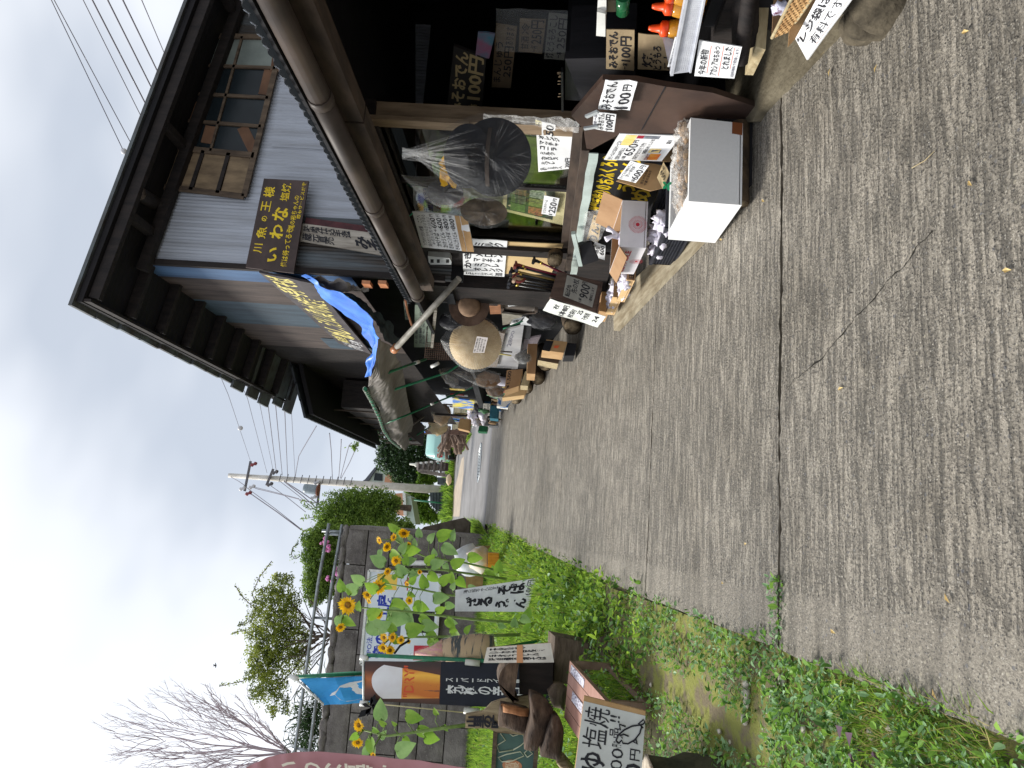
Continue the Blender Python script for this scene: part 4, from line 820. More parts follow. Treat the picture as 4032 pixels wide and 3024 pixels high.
for i, (fx, fy, fz) in enumerate(((.42, .10, -.03), (.22, .14, -.03), (-.05, .12, -.035), (-.28, .14, -.05), (.32, .30, -.05), (.05, .30, -.06), (-.2, .32, -.07))):
    c = (P[0] + P[1]) / 2 + (P[1] - P[0]) * fx + Vector((0, fy, fz + .03)); g = thing('ginger_bag', 'clear bag of pale ginger in the foam box, ' + ('at its right wall near the front', 'right of centre at the front', 'in the middle of the front', 'at the front left corner', 'at the back right', 'in the middle at the back', 'at the back left')[i], 'bag', c, gr_)
    for k in range(9): mb = MB(); a_ = random.random() * 3; blob(mb, c + Vector((random.uniform(-.045, .045), random.uniform(-.04, .04), random.uniform(-.015, .03))), (.035, .016, .016), BG, .3); build('ginger', mb, g)
    build('film', blob(MB(), c + Vector((0, 0, .01)), (.075, .065, .05), F3, .45, 3, 24), g)
mb = MB(); gb = at(('i', 1040, 770), Y=3.85)
GF = mat('green_tie', lin(60, 190, 140), lin(40, 160, 110), rough=.4, bump=.2)
for k in range(7): d = Vector((random.uniform(-1, 1), random.uniform(-.4, .2), random.uniform(-.6, .8))).normalized() * random.uniform(.02, .045); w = d.cross(Vector((0, 1, 0))).normalized() * .009; mb.add([gb - w * .3, gb + d * .6 - w, gb + d, gb + d * .6 + w, gb + w * .3], [(0, 1, 2, 3, 4)], GF)
solo('green_tie', mb, 'green plastic tie knotted on a bag in the white foam box', 'bag tie', gb)
CC = mat('cream_card2', lin(226, 204, 160), lin(206, 184, 140), rough=.8, scale=5, bump=.1)
P = qp([(('i', 1002, 520), dict(Y=3.95)), (('i', 1068, 640), dict(Y=3.9)), (('i', 990, 812), dict(Y=3.9)), (('i', 932, 690), dict(Y=3.97))])
sign('price_card', 'cream diamond-tilted card reading 650 lying on the ginger bags', P, [('650', .15, .35, .85, .65), ('1袋', .1, .12, .4, .28)], face=CC, th=.003)
def beer(s, n, b, t):
    Gd = mat('gold_print', lin(235, 190, 80), lin(240, 225, 170), rough=.5, scale=14, bump=0); Sv = mat('silver_print', lin(150, 155, 165), lin(90, 95, 105), rough=.4, scale=20, bump=0); Rp = mat('red_print', lin(150, 30, 50), rough=.4, bump=0); Orr = mat('orange_print', lin(235, 120, 50), lin(245, 190, 90), rough=.4, scale=14, bump=0)
    for (u0, v0, u1, v1, m) in ((.60, .12, .97, .30, Gd), (.86, .31, .97, .42, Rp), (.86, .42, .97, .68, Sv), (.34, .66, .50, .84, Gd), (.34, .70, .46, .86, Sv), (.05, .72, .30, .90, Orr)):
        mb = MB(); mb.slab(lambda u, v: s(u0 + (u1 - u0) * u, v0 + (v1 - v0) * v, .0012), 1, 1, .0008, n, m); build('picture', mb, b)
P = quadpx([('i', 355, 495), ('i', 525, 212), ('i', 1195, 236), ('i', 980, 512)], Y=4.05); P = qp([(('i', 355, 495), dict(Y=4.22)), (('i', 525, 212), dict(Y=3.9)), (('i', 1195, 236), dict(Y=3.9)), (('i', 980, 512), dict(Y=4.22))])
sign('price_card', 'large white card with 650 yen and drink pictures behind the foam box', P, [('生ビールおつまみサービス!!', .03, .04, .75, .12), ('焼酎 2000円以上', .04, .16, .5, .24), ('1袋', .05, .27, .18, .34), ('650', .2, .26, .66, .42, dict(bold=.0)), ('円', .70, .30, .80, .38), ('お好きなだけどうぞ!!', .06, .45, .7, .54), ('高原のおいしい水', .3, .56, .85, .63), ('真冬', .7, .84, .85, .92), ('DRY', .06, .67, .28, .73, mat('red_print', lin(150, 30, 50)))], th=.006, extra=beer, amp=.001)
mb = MB(); poly(mb, [('i', 980, 512), ('i', 1197, 234), ('i', 1290, 240), ('i', 1240, 520)], .006, CARD, Y=4.24); solo('cardboard_sheet', mb, 'brown cardboard backing under the large 650 yen card', 'cardboard', at(('i', 1200, 400), Y=4.06))
P = qp([(('i', 500, 700), dict(Y=4.27)), (('i', 645, 510), dict(Y=4.1)), (('i', 842, 562), dict(Y=4.1)), (('i', 700, 748), dict(Y=4.27))])
sign('price_card', 'white card reading 600 yen on scrap cardboard before the black cloth', P, [('食べごろの地元りんご', .03, .05, .97, .22), ('甘い! 早生種', .2, .25, .85, .45), ('1袋', .02, .68, .15, .88), ('600', .17, .58, .72, .95), ('円', .78, .62, .97, .9)], th=.004)
mb = MB(); poly(mb, [('i', 488, 725), ('i', 640, 640), ('i', 815, 520), ('i', 1000, 560), ('i', 1000, 800), ('i', 860, 835)], .006, CARD, Y=4.29); cb = solo('cardboard_sheet', mb, 'torn cardboard propped behind the 600 yen card', 'cardboard', at(('i', 800, 700), Y=4.26)); ink = MB(); s_, n_ = quad_surf(quadpx([('i', 735, 760), ('i', 820, 590), ('i', 895, 590), ('i', 820, 800)], Y=4.285)); write(ink, s_, '昔ながらの味', .05, .05, .9, .4); write(ink, s_, '今夏の玉ねぎ', .05, .5, .9, .85); build('lettering', ink, cb)
# black cloth with yellow writing
CLB = mat('black_cloth', (.02, .021, .026), (.012, .012, .016), rough=.8, scale=5, bump=.3)
P = quadpx([('h', 1128, 1455), ('h', 1250, 845), ('h', 1960, 900), ('h', 1800, 1560)], X=2.19)
sign('cloth_sign', 'black cloth with yellow brush writing hung below the window sill', P, [('地粉手造りの', .02, .04, .52, .34, YEL, dict(bold=.035)), ('おふくろの', .54, .06, .99, .36, YEL, dict(bold=.035)), ('うどん', .45, .40, .97, .70, YEL, dict(bold=.035)), ('め', .30, .64, .52, .96, YEL, dict(bold=.03))], face=CLB, th=.006, amp=.008)
P = quadpx([('i', 165, 1372), ('i', 245, 1098), ('i', 335, 1110), ('i', 292, 1392)], X=2.12)
sign('apple_card', 'yellow card lettered for apples inside a crumpled clear bag', P, [('りんご', .05, .08, .95, .9, dict(bold=.04))], face=mat('yellow_card', lin(222, 190, 130), lin(205, 172, 112), rough=.8, bump=.1), th=.006)
mb = MB(); ribbon(mb, [at(('i', *p), X=2.10) for p in ((110, 1370), (150, 1050), (340, 1050))], [at(('i', *p), X=2.10) for p in ((280, 1400), (370, 1260), (405, 1110))], FILM2, 24, .02, .001, 8); solo('plastic_sheet', mb, 'crumpled clear plastic wrapped round the yellow apple card', 'plastic sheet', at(('i', 250, 1200), X=2.1))
P = quadpx([('i', 175, 1525), ('i', 256, 1395), ('i', 372, 1432), ('i', 362, 1588)], X=2.1)
sign('price_card', 'small white card reading 600 beside the yellow apple card', P, [('高原育ちのりんご', .05, .05, .9, .2), ('20玉', .3, .3, .8, .55), ('600', .3, .6, .95, .92)], th=.003)
mb = MB(); mb.beam(at(('i', 130, 1395), X=2.1), at(('i', 210, 1600), X=2.0), .05, .12, DK); mb.beam(at(('i', 20, 1290), X=2.1), at(('i', 100, 1640), X=1.98), .03, .03, SILL); solo('dark_ledge', mb, 'dark wooden ledge under the sill left of the apple card', 'ledge', at(('i', 150, 1450), X=2.05))
# --- cardboard carton with red star prints
WCD = mat('white_carton', lin(225, 222, 226), lin(208, 205, 210), rough=.7, scale=5, bump=.08); CIN = mat('carton_inside', lin(168, 134, 100), lin(148, 114, 82), rough=.85, scale=4, bump=.15, bscale=40)
t, P, b = pbox('produce_carton', 'white cardboard carton with red star print and lettering, its flaps open', 'carton', [('i', 520, 1440), ('i', 556, 935), ('i', 835, 950), ('i', 812, 1455)], 4.5, .50, WCD, CIN, th=.008)
RED = mat('red_ink', lin(200, 50, 66), lin(180, 40, 60), rough=.7, bump=0)
def star(mb, c, ux, uz, r, nrm_):
    for ring_, (r0, r1, n, w) in enumerate(((.45, .99, 40, .022), (.2, .55, 20, .03), (.0, .22, 10, .06))):
        for k in range(n):
            a = 2 * math.pi * (k + .5 * ring_) / n; d = ux * math.cos(a) + uz * math.sin(a); w_ = (ux * -math.sin(a) + uz * math.cos(a)) * r * w
            mb.add([c + d * r * r0, c + d * r * (r0 + (r1 - r0) * .8) - w_, c + d * r * r1, c + d * r * (r0 + (r1 - r0) * .8) + w_], [(0, 1, 2, 3)], RED)
mb = MB(); ux = (P[1] - P[0]).normalized(); uz = (P[0] - P[3]).normalized(); sc_ = at(('i', 722, 1200), Y=4.497); star(mb, sc_, ux, uz, (at(('i', 722, 1100), Y=4.497) - sc_).length, None); build('star_print', mb, t)
mb = MB(); s_, n_ = quad_surf([P[0] + Vector((-.001, .48, .01)), P[0] + Vector((-.001, .01, 0)), P[3] + Vector((-.001, .01, 0)), P[3] + Vector((-.001, .48, .01))]); write(mb, s_, 'LETABLE', .06, .30, .90, .52, RED, jit=0); star(mb, s_(.5, .86, .001), Vector((0, 1, .1)), Vector((0, 0, 1)), .045, None); build('lettering', mb, t)
mb = MB(); q0, q1 = P[1] + Vector((0, .0, 0)), P[1] + Vector((0, .5, .01)); mb.slab(lambda u, v: q0.lerp(q1, u) + Vector((.05 + .0 * v, 0, .12)) * v, 6, 4, .005, (-1, 0, 0), CIN); build('flap', mb, t)
mb = MB(); q0, q1 = P[0], P[0] + Vector((0, .5, .01)); mb.slab(lambda u, v: q0.lerp(q1, u) + Vector((-.07, 0, -.05)) * v, 6, 4, .005, (-.6, 0, .8), CIN); build('flap', mb, t)
TIS = mat('white_poly_bag', lin(232, 228, 240), lin(208, 202, 218), rough=.45, scale=12, bump=.5, bscale=30)
mb = MB(); c = at(('i', 500, 1330), Y=4.55)
for d in ((-.02, 0, .06), (.05, .02, .05), (.0, .02, -.03)): mb.tube([c, c + Vector(d) * .6 + Vector((.01, 0, .0)), c + Vector(d) * 1.2], [.02, .012, .02], TIS, 8)
blob(mb, c + Vector((.0, .03, -.05)), (.05, .05, .04), TIS, .5); solo('poly_bag', mb, 'white plastic bag tied over the edge of the red star carton', 'bag', c)
# --- black mesh crate with white bags
BPL = mat('black_plastic', lin(44, 48, 60), lin(30, 32, 42), rough=.4, scale=20, bump=.1)
c0 = at(('i', 1240, 1320), g=.10); cr_ = thing('mesh_crate', 'low black plastic mesh crate between the foam box and the red star carton', 'crate', (1.95, 4.5, .75)); mb = MB()
zb = .72; zt_ = at(('i', 815, 1530), Y=4.78).z; X0, X1, Y0, Y1 = 1.755, 2.12, 4.20, 4.82
zt = zb + .16
for a, b_ in (((X0, Y0), (X0, Y1)), ((X0, Y1), (X1, Y1)), ((X1, Y0), (X1, Y1)), ((X0, Y0), (X1, Y0))):
    A_ = Vector((*a, zt)); B2 = Vector((*b_, zt)); mb.beam(A_, B2, .022, .02, BPL); mb.beam(A_ - Vector((0, 0, .15)), B2 - Vector((0, 0, .15)), .014, .014, BPL)
    n = int((B2 - A_).length / .02)
    for i in range(n + 1): p = A_.lerp(B2, i / n); mb.beam(p - Vector((0, 0, .15)), p, .007, .007, BPL)
    for k in range(1, 8): mb.beam(A_ - Vector((0, 0, .018 * k)), B2 - Vector((0, 0, .018 * k)), .006, .006, BPL)
mb.span((X0, Y0, zb), (X1, Y1, zb + .008), BPL); build('mesh', mb, cr_)
for i in range(5):
    c = Vector((1.80 + .07 * (i % 2), 4.28 + i * .10, .86 + .02 * (i % 2))); solo('poly_bag', blob(MB(), c, (.06, .05, .05), TIS, .7, 3, 20), 'knotted white plastic bag in the black mesh crate, ' + ('nearest the foam box', 'second from the foam box', 'middle of the row', 'second from the star carton', 'nearest the star carton')[i], 'bag', c, 'white bags in the mesh crate')
mb = MB(); mb.hexa([(1.74, 3.95, .62), (1.84, 3.95, .64), (1.84, 3.95, .60), (1.74, 3.95, .57), (1.68, 6.3, .96), (1.95, 6.3, .98), (1.95, 6.3, .94), (1.68, 6.3, .91)], mat('grey_plank', lin(168, 158, 136), lin(128, 116, 94), rough=.85, scale=5, bump=.4, stretch=(5, .6, 5))); solo('plank', mb, 'worn grey plank lying under the produce boxes along the lane', 'plank', (1.75, 5, .75))
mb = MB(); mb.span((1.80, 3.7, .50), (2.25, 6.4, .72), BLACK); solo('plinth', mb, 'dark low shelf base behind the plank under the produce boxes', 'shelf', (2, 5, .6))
log('log', 'short bark log on the lane under the near edge of the white foam box', (1.69, 3.70, .60), (2.14, 3.71, .60), .05)
# --- fruit cartons with white paper
def fruit(name, label, cs, Y, dep, n):
    t, P, b = pbox(name, label, 'carton', cs, Y, dep, CIN, CIN, th=.007, mside=mat('pale_carton', lin(222, 190, 142), lin(206, 172, 124), rough=.8, scale=4, bump=.1))
    for i in range(n):
        c = P[0].lerp(P[1], .2 + .5 * random.random()) + Vector((0, dep * (.1 + .8 * i / n), -.02 + random.uniform(-.01, .02))); solo('wrapped_fruit', blob(MB(), c, (.045, .04, .035), TIS, .9, 3, 14), 'crumpled white paper wrap in the %s' % label.split(' of ')[0], 'wrap', c, 'paper wraps in the fruit cartons')
    return t, P
t, P = fruit('fruit_carton', 'near open fruit carton of white paper wraps, marked with a character', [('j', 2012, 1058), ('j', 2030, 880), ('j', 2135, 885), ('j', 2112, 1068)], 5.02, .52, 9)
mb = MB(); s_, n_ = quad_surf([p + Vector((0, -.001, 0)) for p in P]); write(mb, s_, '田', .1, .25, .5, .8); build('lettering', mb, t)
fruit('fruit_carton', 'far open fruit carton of white paper wraps beside the walking sticks', [('j', 1850, 1262), ('j', 1870, 1010), ('j', 1975, 1010), ('j', 1962, 1272)], 5.65, .50, 11)
t, P, b = pbox('fruit_carton', 'pale carton at the lane edge under the walking stick box', 'carton', [('j', 1690, 1430), ('j', 1720, 1200), ('j', 1850, 1210), ('j', 1800, 1450)], 6.25, .3, CARD, CIN, th=.007, mside=CARD)
# --- walking sticks
SBX = mat('stick_box_wood', lin(92, 72, 62), lin(62, 46, 40), rough=.7, scale=4, bump=.3, stretch=(6, 6, .6))
t, P, b = pbox('stick_box', 'brown wooden box holding walking sticks with a handwritten 900 yen sheet', 'box', [('j', 1098, 1262), ('j', 1190, 962), ('j', 1730, 1085), ('j', 1668, 1455)], 5.85, .28, SBX, SBX, th=.012)
GS = mat('grey_sheet', lin(150, 148, 142), lin(128, 126, 120), rough=.8, scale=4, bump=.2)
sign('price_sheet', 'x', quadpx([('j', 1255, 1252), ('j', 1305, 1003), ('j', 1668, 1130), ('j', 1605, 1388)], Y=5.84), [('転ばぬ', .05, .05, .6, .22), ('先の杖', .30, .22, .95, .42), ('1本', .03, .50, .2, .62), ('900', .24, .50, .86, .80), ('円', .86, .52, .97, .68), ('一部伸縮します', .15, .84, .85, .94)], face=GS, th=.003, parent=None)
for o in list(COL.objects):
    if o.get('label') == 'x': o['label'] = 'grey sheet offering walking sticks at 900 yen on the front of their box'
P = qp([(('j', 1018, 1420), dict(Y=6.12)), (('j', 1108, 1284), dict(Y=5.86)), (('j', 1768, 1500), dict(Y=5.86)), (('j', 1668, 1622), dict(Y=6.12))])
sign('paper_strip', 'long grubby white strip with stick prices on the lane side of the stick box', P, [('杖', .35, .12, .8, .22), ('1本400円', .05, .26, .9, .38, dict(bold=.02)), ('杖袋付', .1, .42, .8, .52), ('25', .5, .54, .9, .62), ('子供用', .2, .66, .8, .76), ('24', .3, .84, .8, .92)], th=.004, amp=.01, face=mat('grubby_paper', lin(222, 226, 222), lin(196, 198, 192), rough=.8, scale=6, bump=.4))
HND = [mat('black_grip', lin(34, 36, 44), rough=.45, bump=.1), mat('red_grip', lin(120, 50, 44), rough=.5, bump=.1), mat('pale_grip', lin(206, 176, 150), rough=.6, bump=.1)]
SHF = [mat('black_shaft', lin(30, 30, 32), rough=.3, bump=0), mat('maroon_shaft', lin(110, 30, 50), rough=.3, bump=0), mat('bronze_shaft', lin(130, 108, 60), rough=.35, bump=0)]
BR = mat('brass_collar', lin(210, 180, 90), rough=.3, metal=.8, bump=0)
for i, (hx, hy, bx, by, ms_, mh, kd, lab) in enumerate(((770, 895, 1165, 1035, 1, 1, 0, 'maroon patterned walking stick, uppermost in the brown box'), (790, 925, 1160, 1060, 0, 0, 0, 'black walking stick with a black grip beside the maroon one'), (720, 965, 1150, 1090, 2, 0, 0, 'bronze walking stick among the black ones in the box'), (740, 990, 1140, 1120, 0, 0, 1, 'black walking stick with a curled dark handle in the middle of the box'), (760, 1055, 1130, 1150, 0, 2, 0, 'black walking stick with a pale pink grip'), (710, 1080, 1120, 1180, 0, 0, 0, 'black walking stick with a brass collar near the box edge'), (700, 1120, 1110, 1210, 0, 0, 0, 'black walking stick in clear wrapping at the lane edge of the box'), (985, 855, 1160, 1005, 1, 0, 2, 'short maroon stick with a bent metal handle leaning away from the others'))):
    a = at(('j', hx, hy), Y=5.80 + .02 * i); b_ = at(('j', bx, by), Y=5.98) - Vector((0, 0, .12)); t = thing('walking_stick', lab, 'walking stick', b_, 'walking sticks in the brown box')
    mb = MB(); mb.tube([b_, a], .0095, SHF[ms_], 8); build('shaft', mb, t); mb = MB(); d = (a - b_).normalized(); mb.tube([a - d * .02, a], .012, BR, 8); build('collar', mb, t)
    mb = MB(); sx_ = Vector((-.6, -.6, 0)).normalized()
    if kd == 1: mb.tube([a + Vector((math.cos(q) * .035 - .035, -.01, math.sin(q) * .045)) for q in np.linspace(0, 4.6, 12)], .011, HND[1], 8)
    else: mb.tube([a, a + d * .03, a + d * .055 + sx_ * .02, a + d * .06 + sx_ * .07], [.012, .014, .017, .013], HND[mh], 8); mb.tube([a + d * .05 + sx_ * .01, a + d * .055 - sx_ * .045], [.015, .010], HND[mh], 8)
    build('handle', mb, t)
mb = MB(); poly(mb, [('g', 1765, 1222), ('j', 1260, 640), ('j', 1240, 700), ('j', 1160, 905), ('j', 1110, 1000), ('g', 1740, 1500)], .006, mat('manila_card', lin(202, 176, 130), lin(186, 158, 112), rough=.85, scale=4, bump=.1), X=2.235); solo('cardboard_sheet', mb, 'tan cardboard on the wall behind the walking sticks', 'cardboard', at(('j', 900, 700), X=2.23))
log('stump', 'old dark wood stump beneath the sill beside the walking sticks', at(('j', 1170, 760), X=2.18), at(('j', 1160, 830), X=2.1), .06)
for a, b_, l in ((('k', 2040, 590), ('k', 2120, 480), 'square-cut log on the lane beyond the plank'), (('k', 1760, 980), ('k', 1800, 900), 'weathered log beyond the wooden crate'), (('k', 1680, 1130), ('k', 1700, 1040), 'grey split log under the far cartons'), (('k', 1560, 1230), ('k', 1580, 1170), 'rough log under the white fish carton'), (('k', 1450, 1340), ('k', 1480, 1280), 'dark log farther along under the blue basket')):
    p = at(a, g=.1); q = at(b_, g=.1); log('log', l, (p.x + .02, p.y - .25, gz(p.y - .25) + .10), (p.x + .3, p.y + .1, gz(p.y + .1) + .10), .10, 'logs lining the stall foot')
# --- hanging and stacked goods beyond the sticks
STRAW = mat('pale_straw', lin(222, 198, 156), lin(190, 162, 118), rough=.75, scale=7, bump=.3, stretch=(1, 1, 1))
BRH = mat('brown_hat_felt', lin(104, 82, 68), lin(70, 54, 46), rough=.85, scale=8, bump=.2)
hc = at(('k', 1010, 700), X=1.86); t = thing('straw_hat', 'large pale conical straw hat in a clear bag hanging over the stall', 'hat', hc); fw = (V(EYE) - hc).normalized(); sdv = Vector((0, 0, 1)).cross(fw).normalized(); up2 = fw.cross(sdv)
tip = at(('k', 700, 720), X=1.80)
R_ = .275
def cone(u, v):
    a = 2 * math.pi * u; k = 1 + .012 * math.sin(a * 60); rim = hc + (sdv * math.cos(a) * R_ * .98 + up2 * (math.sin(a) * R_ - .02)) * k
    apex = hc + up2 * .04 + fw * .13; return rim.lerp(apex, (1 - v)) + fw * .035 * math.sin(math.pi * v)
mb = MB(); mb.slab(cone, 200, 10, .003, fw, STRAW, smooth=True); build('cone', mb, t)
mb = bag(MB(), hc, R_ * 1.10, R_ * 1.12, at(('k', 640, 655), X=1.84), FILM2, 21, .15, 48); build('plastic_bag', mb, t)
sg = quadpx([('k', 1000, 800), ('k', 1045, 620), ('k', 1165, 635), ('k', 1125, 800)], X=1.74); s_, n_ = quad_surf(sg); mb = MB(); mb.slab(lambda u, v: s_(u, v), 2, 2, .001, n_, mat('grey_label', lin(180, 174, 174), rough=.6)); lb = build('price_label', mb, t)
ink = MB(); [write(ink, s_, w, .08, v0, .92, v0 + .13) for w, v0 in (('笠 遍路笠', .06), ('1000円', .28), ('天然竹', .5), ('国産です', .74))]; build('lettering', ink, lb)
hc = at(('k', 960, 290), X=2.1); t = thing('felt_hat', 'round brown felt hat with a rolled brim hanging behind the conical straw hat', 'hat', hc); fw = (V(EYE) - hc).normalized(); sdv = Vector((0, 0, 1)).cross(fw).normalized(); up2 = fw.cross(sdv)
build('brim', disc(MB(), hc, .20, .20, .0, BRH, .02), t); mb = MB(); mb.lathe([(.11, 0), (.105, .06), (.08, .10), (.001, .11)], hc, mat('hat_crown_tan', lin(150, 122, 98), lin(120, 96, 76), rough=.85, scale=9, bump=.2), 24, axis=fw, sq=1); build('crown', mb, t)
def hang(name, label, cat, c, X, rx, rz, m, top=None, dep=.06, film=FILM2, inner=None):
    global fw, sdv, up2
    h = at(c, X=X); fw = (V(EYE) - h).normalized(); sdv = Vector((0, 0, 1)).cross(fw).normalized(); up2 = fw.cross(sdv); t = thing(name, label, cat, h)
    build('contents', blob(MB(), h, (rx * .8, .04, rz * .8), m, .25, 2, 24), t)
    tp_ = at(top, X=X) if top else h + Vector((0, 0, rz * 1.6)); build('plastic_bag', bag(MB(), h, rx, rz, tp_, film, random.random() * 50, dep, 30), t); return t
DG = mat('dark_cloth', lin(70, 70, 74), lin(46, 46, 50), rough=.85, scale=8, bump=.3); BW = mat('brown_cloth', lin(128, 100, 76), lin(92, 70, 52), rough=.85, scale=8, bump=.3)
hang('bagged_hat', 'dark hat in a clear bag just beyond the conical straw hat', 'hat', ('k', 850, 1080), 1.95, .17, .24, DG, ('k', 620, 960), .05)
hang('bagged_umbrella', 'folded brown umbrella in a clear bag beyond the conical straw hat', 'umbrella', ('k', 1160, 1090), 1.95, .13, .20, BW, ('k', 720, 990), .05)
hang('bagged_hat', 'tan hat in a drooping clear bag above the fish cartons', 'hat', ('k', 1240, 1210), 1.95, .12, .16, BW, ('k', 1130, 1160), .05)
hang('bagged_hat', 'grey hat in a clear bag tucked behind the conical straw hat', 'hat', ('k', 760, 450), 2.05, .10, .15, DG, ('k', 650, 470), .04)
hang('bagged_hat', 'pale straw hat in a bag, nearer of the two above the green crate', 'hat', ('k', 620, 1590), 2.05, .27, .26, STRAW, ('k', 440, 1540), .06)
hang('bagged_hat', 'round beige hat in a bag hanging beside the blue packet', 'hat', ('k', 660, 1470), 2.1, .26, .22, mat('beige_felt', lin(176, 150, 122), lin(150, 124, 98), rough=.8), ('k', 540, 1400), .05)
hang('straw_pouch', 'clear pouch with two wooden tools below the conical hat', 'pouch', ('k', 1540, 850), 1.9, .08, .11, mat('grey_stones', lin(130, 130, 130), lin(90, 90, 92), rough=.8), ('k', 1400, 800), .04)
mb = MB(); mb.tube([at(('k', 1225, 800), X=1.9), at(('k', 1420, 830), X=1.9)], .008, YELP, 6); mb.tube([at(('k', 1230, 780), X=1.9), at(('k', 1430, 792), X=1.9)], .008, WOODY, 6); solo('wooden_tool', mb, 'pair of thin wooden handles sticking out of the clear pouch', 'tool', at(('k', 1300, 790), X=1.9))
hang('grey_bag', 'crumpled dark grey plastic bag hanging by the stick box', 'bag', ('E', 690, 250), 1.93, .09, .16, DG, ('E', 620, 90), .05, FILM)
# frames and panels
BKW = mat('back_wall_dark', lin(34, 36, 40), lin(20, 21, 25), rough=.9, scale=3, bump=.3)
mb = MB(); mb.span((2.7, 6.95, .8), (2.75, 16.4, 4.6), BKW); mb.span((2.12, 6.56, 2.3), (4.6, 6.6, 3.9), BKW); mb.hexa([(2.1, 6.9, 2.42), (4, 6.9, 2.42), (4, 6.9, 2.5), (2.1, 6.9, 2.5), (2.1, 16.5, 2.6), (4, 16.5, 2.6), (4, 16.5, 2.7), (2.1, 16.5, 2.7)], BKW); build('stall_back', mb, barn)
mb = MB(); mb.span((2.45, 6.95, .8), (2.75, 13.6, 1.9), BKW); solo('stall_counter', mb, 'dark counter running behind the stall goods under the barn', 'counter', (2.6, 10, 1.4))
def panel(name, label, cat, cs, X, m, lines=(), th=.02, frame=None, **k):
    P = quadpx(cs, X=X)
    def ex(s, n, b, t):
        if frame:
            mb = MB()
            for a, c in (((0, 0), (1, 0)), ((0, 1), (1, 1)), ((0, 0), (0, 1)), ((1, 0), (1, 1))): mb.beam(s(*a, .008), s(*c, .008), .03, .03, frame, up=n)
            build('frame', mb, b)
    return sign(name, label, P, list(lines), face=m, th=th, cat=cat, extra=ex, nu=3, **k)
PGR = mat('pale_green_board', lin(120, 132, 120), lin(98, 108, 98), rough=.8, scale=5, bump=.1)
panel('notice_board', 'pale green board of faded handwriting behind the slanting grey pole', 'notice board', [('k', 360, 740), ('k', 370, 280), ('k', 545, 260), ('k', 545, 740)], 2.3, PGR, [('お品書き', .1, .05, .6, .2, {}), ('五平餅 300円', .1, .3, .9, .45), ('とうもろこし', .1, .5, .9, .62), ('天ぷらそば', .1, .7, .9, .82)])
panel('tin_sign', 'narrow old sign strip lettered along the top under the eave', 'sign', [('k', 265, 440), ('k', 245, 240), ('k', 290, 240), ('k', 300, 440)], 2.28, PGR, [('山の幸', .1, .1, .9, .9, dict(bold=.03))])
mb = MB(); mb.beam(at(('k', 595, 320), X=2.0), at(('k', 555, 735), X=2.0), .03, .03, PLK); solo('bleached_stick', mb, 'bleached wooden stick laid across above the wire basket', 'stick', at(('k', 570, 600), X=2))
RST = mat('rusty_wire', lin(90, 64, 50), lin(60, 42, 34), rough=.8, metal=.3, bump=.2)
wb = thing('wire_basket', 'rusty square-mesh wire basket hanging beyond the conical hat', 'basket', at(('k', 660, 790), X=2.05)); mb = MB(); q = quadpx([('k', 475, 870), ('k', 490, 690), ('k', 860, 700), ('k', 850, 880)], X=2.05); s_, n_ = quad_surf(q)
for i in range(17): mb.tube([s_(0, i / 16), s_(1, i / 16)], .005, RST, 4)
for i in range(9): mb.tube([s_(i / 8, 0), s_(i / 8, 1)], .005, RST, 4)
for i in range(9): mb.tube([s_(i / 8, 0), s_(i / 8, 0) + Vector((.2, 0, 0))], .005, RST, 4)
build('mesh', mb, wb)
panel('picture_frame', 'wooden framed case with two small price cards by the stick box', 'case', [('k', 1325, 362), ('k', 1315, 190), ('k', 1700, 175), ('k', 1690, 350)], 2.25, mat('case_grey', lin(96, 88, 82), rough=.7), frame=WOODY)
sign('price_card', 'white card reading 250 on the wooden framed case', quadpx([('k', 1385, 300), ('k', 1375, 205), ('k', 1500, 155), ('k', 1495, 285)], X=2.2), [('ソフト', .1, .08, .9, .4), ('250', .15, .5, .9, .92)], th=.003)
sign('price_card', 'pale blue card reading 300 beside the white one on the framed case', quadpx([('k', 1510, 250), ('k', 1505, 160), ('k', 1632, 165), ('k', 1628, 255)], X=2.2), [('こおり', .1, .08, .9, .4), ('300', .15, .5, .9, .92)], th=.003, face=mat('pale_blue_card', lin(180, 212, 230), rough=.8))
panel('wood_shelf_end', 'warm brown wooden shelf end behind the brown felt hat', 'shelf', [('k', 1190, 380), ('k', 1170, 200), ('k', 1310, 190), ('k', 1320, 375)], 2.3, mat('warm_wood', lin(160, 112, 80), lin(130, 88, 62), rough=.7, scale=5, stretch=(1, 5, 1)), th=.05)
panel('clear_case', 'clear plastic case leaning under the felt hat', 'case', [('k', 1325, 500), ('k', 1315, 370), ('k', 1540, 395), ('k', 1500, 460)], 2.2, mat('case_clear', lin(160, 156, 146), lin(130, 126, 116), rough=.3))
panel('price_sheet', 'pale sheet with small writing tucked under a green rod', 'sheet', [('E', 320, 300), ('E', 345, 240), ('E', 490, 200), ('E', 430, 260)], 2.1, PAPER, [('600円', .2, .2, .8, .8)], th=.004)
panel('price_sheet', 'torn white sheet with red lines hanging beside the dark grey bag', 'sheet', [('E', 440, 290), ('E', 500, 200), ('E', 680, 330), ('E', 600, 310)], 2.05, PAPER, [('10円', .5, .3, .8, .7, RED)], th=.004)
pole('green_rod', 'thin dark green rod crossing in front of the price sheets', [(('E', 245, 340), 2.05), (('E', 470, 250), 2.05)], .008, GRN)
panel('plastic_sheet', 'large pale grey plastic sheet marked 2800 standing below the hats', 'panel', [('k', 1120, 955), ('k', 1330, 560), ('k', 1555, 505), ('k', 1490, 972)], 2.12, mat('grey_plastic_sheet', lin(165, 166, 170), lin(140, 141, 146), rough=.5, scale=3, bump=.15), [('2800', .60, .45, .95, .62, GREYI), ('1日お得', .58, .2, .92, .32, GREYI)])
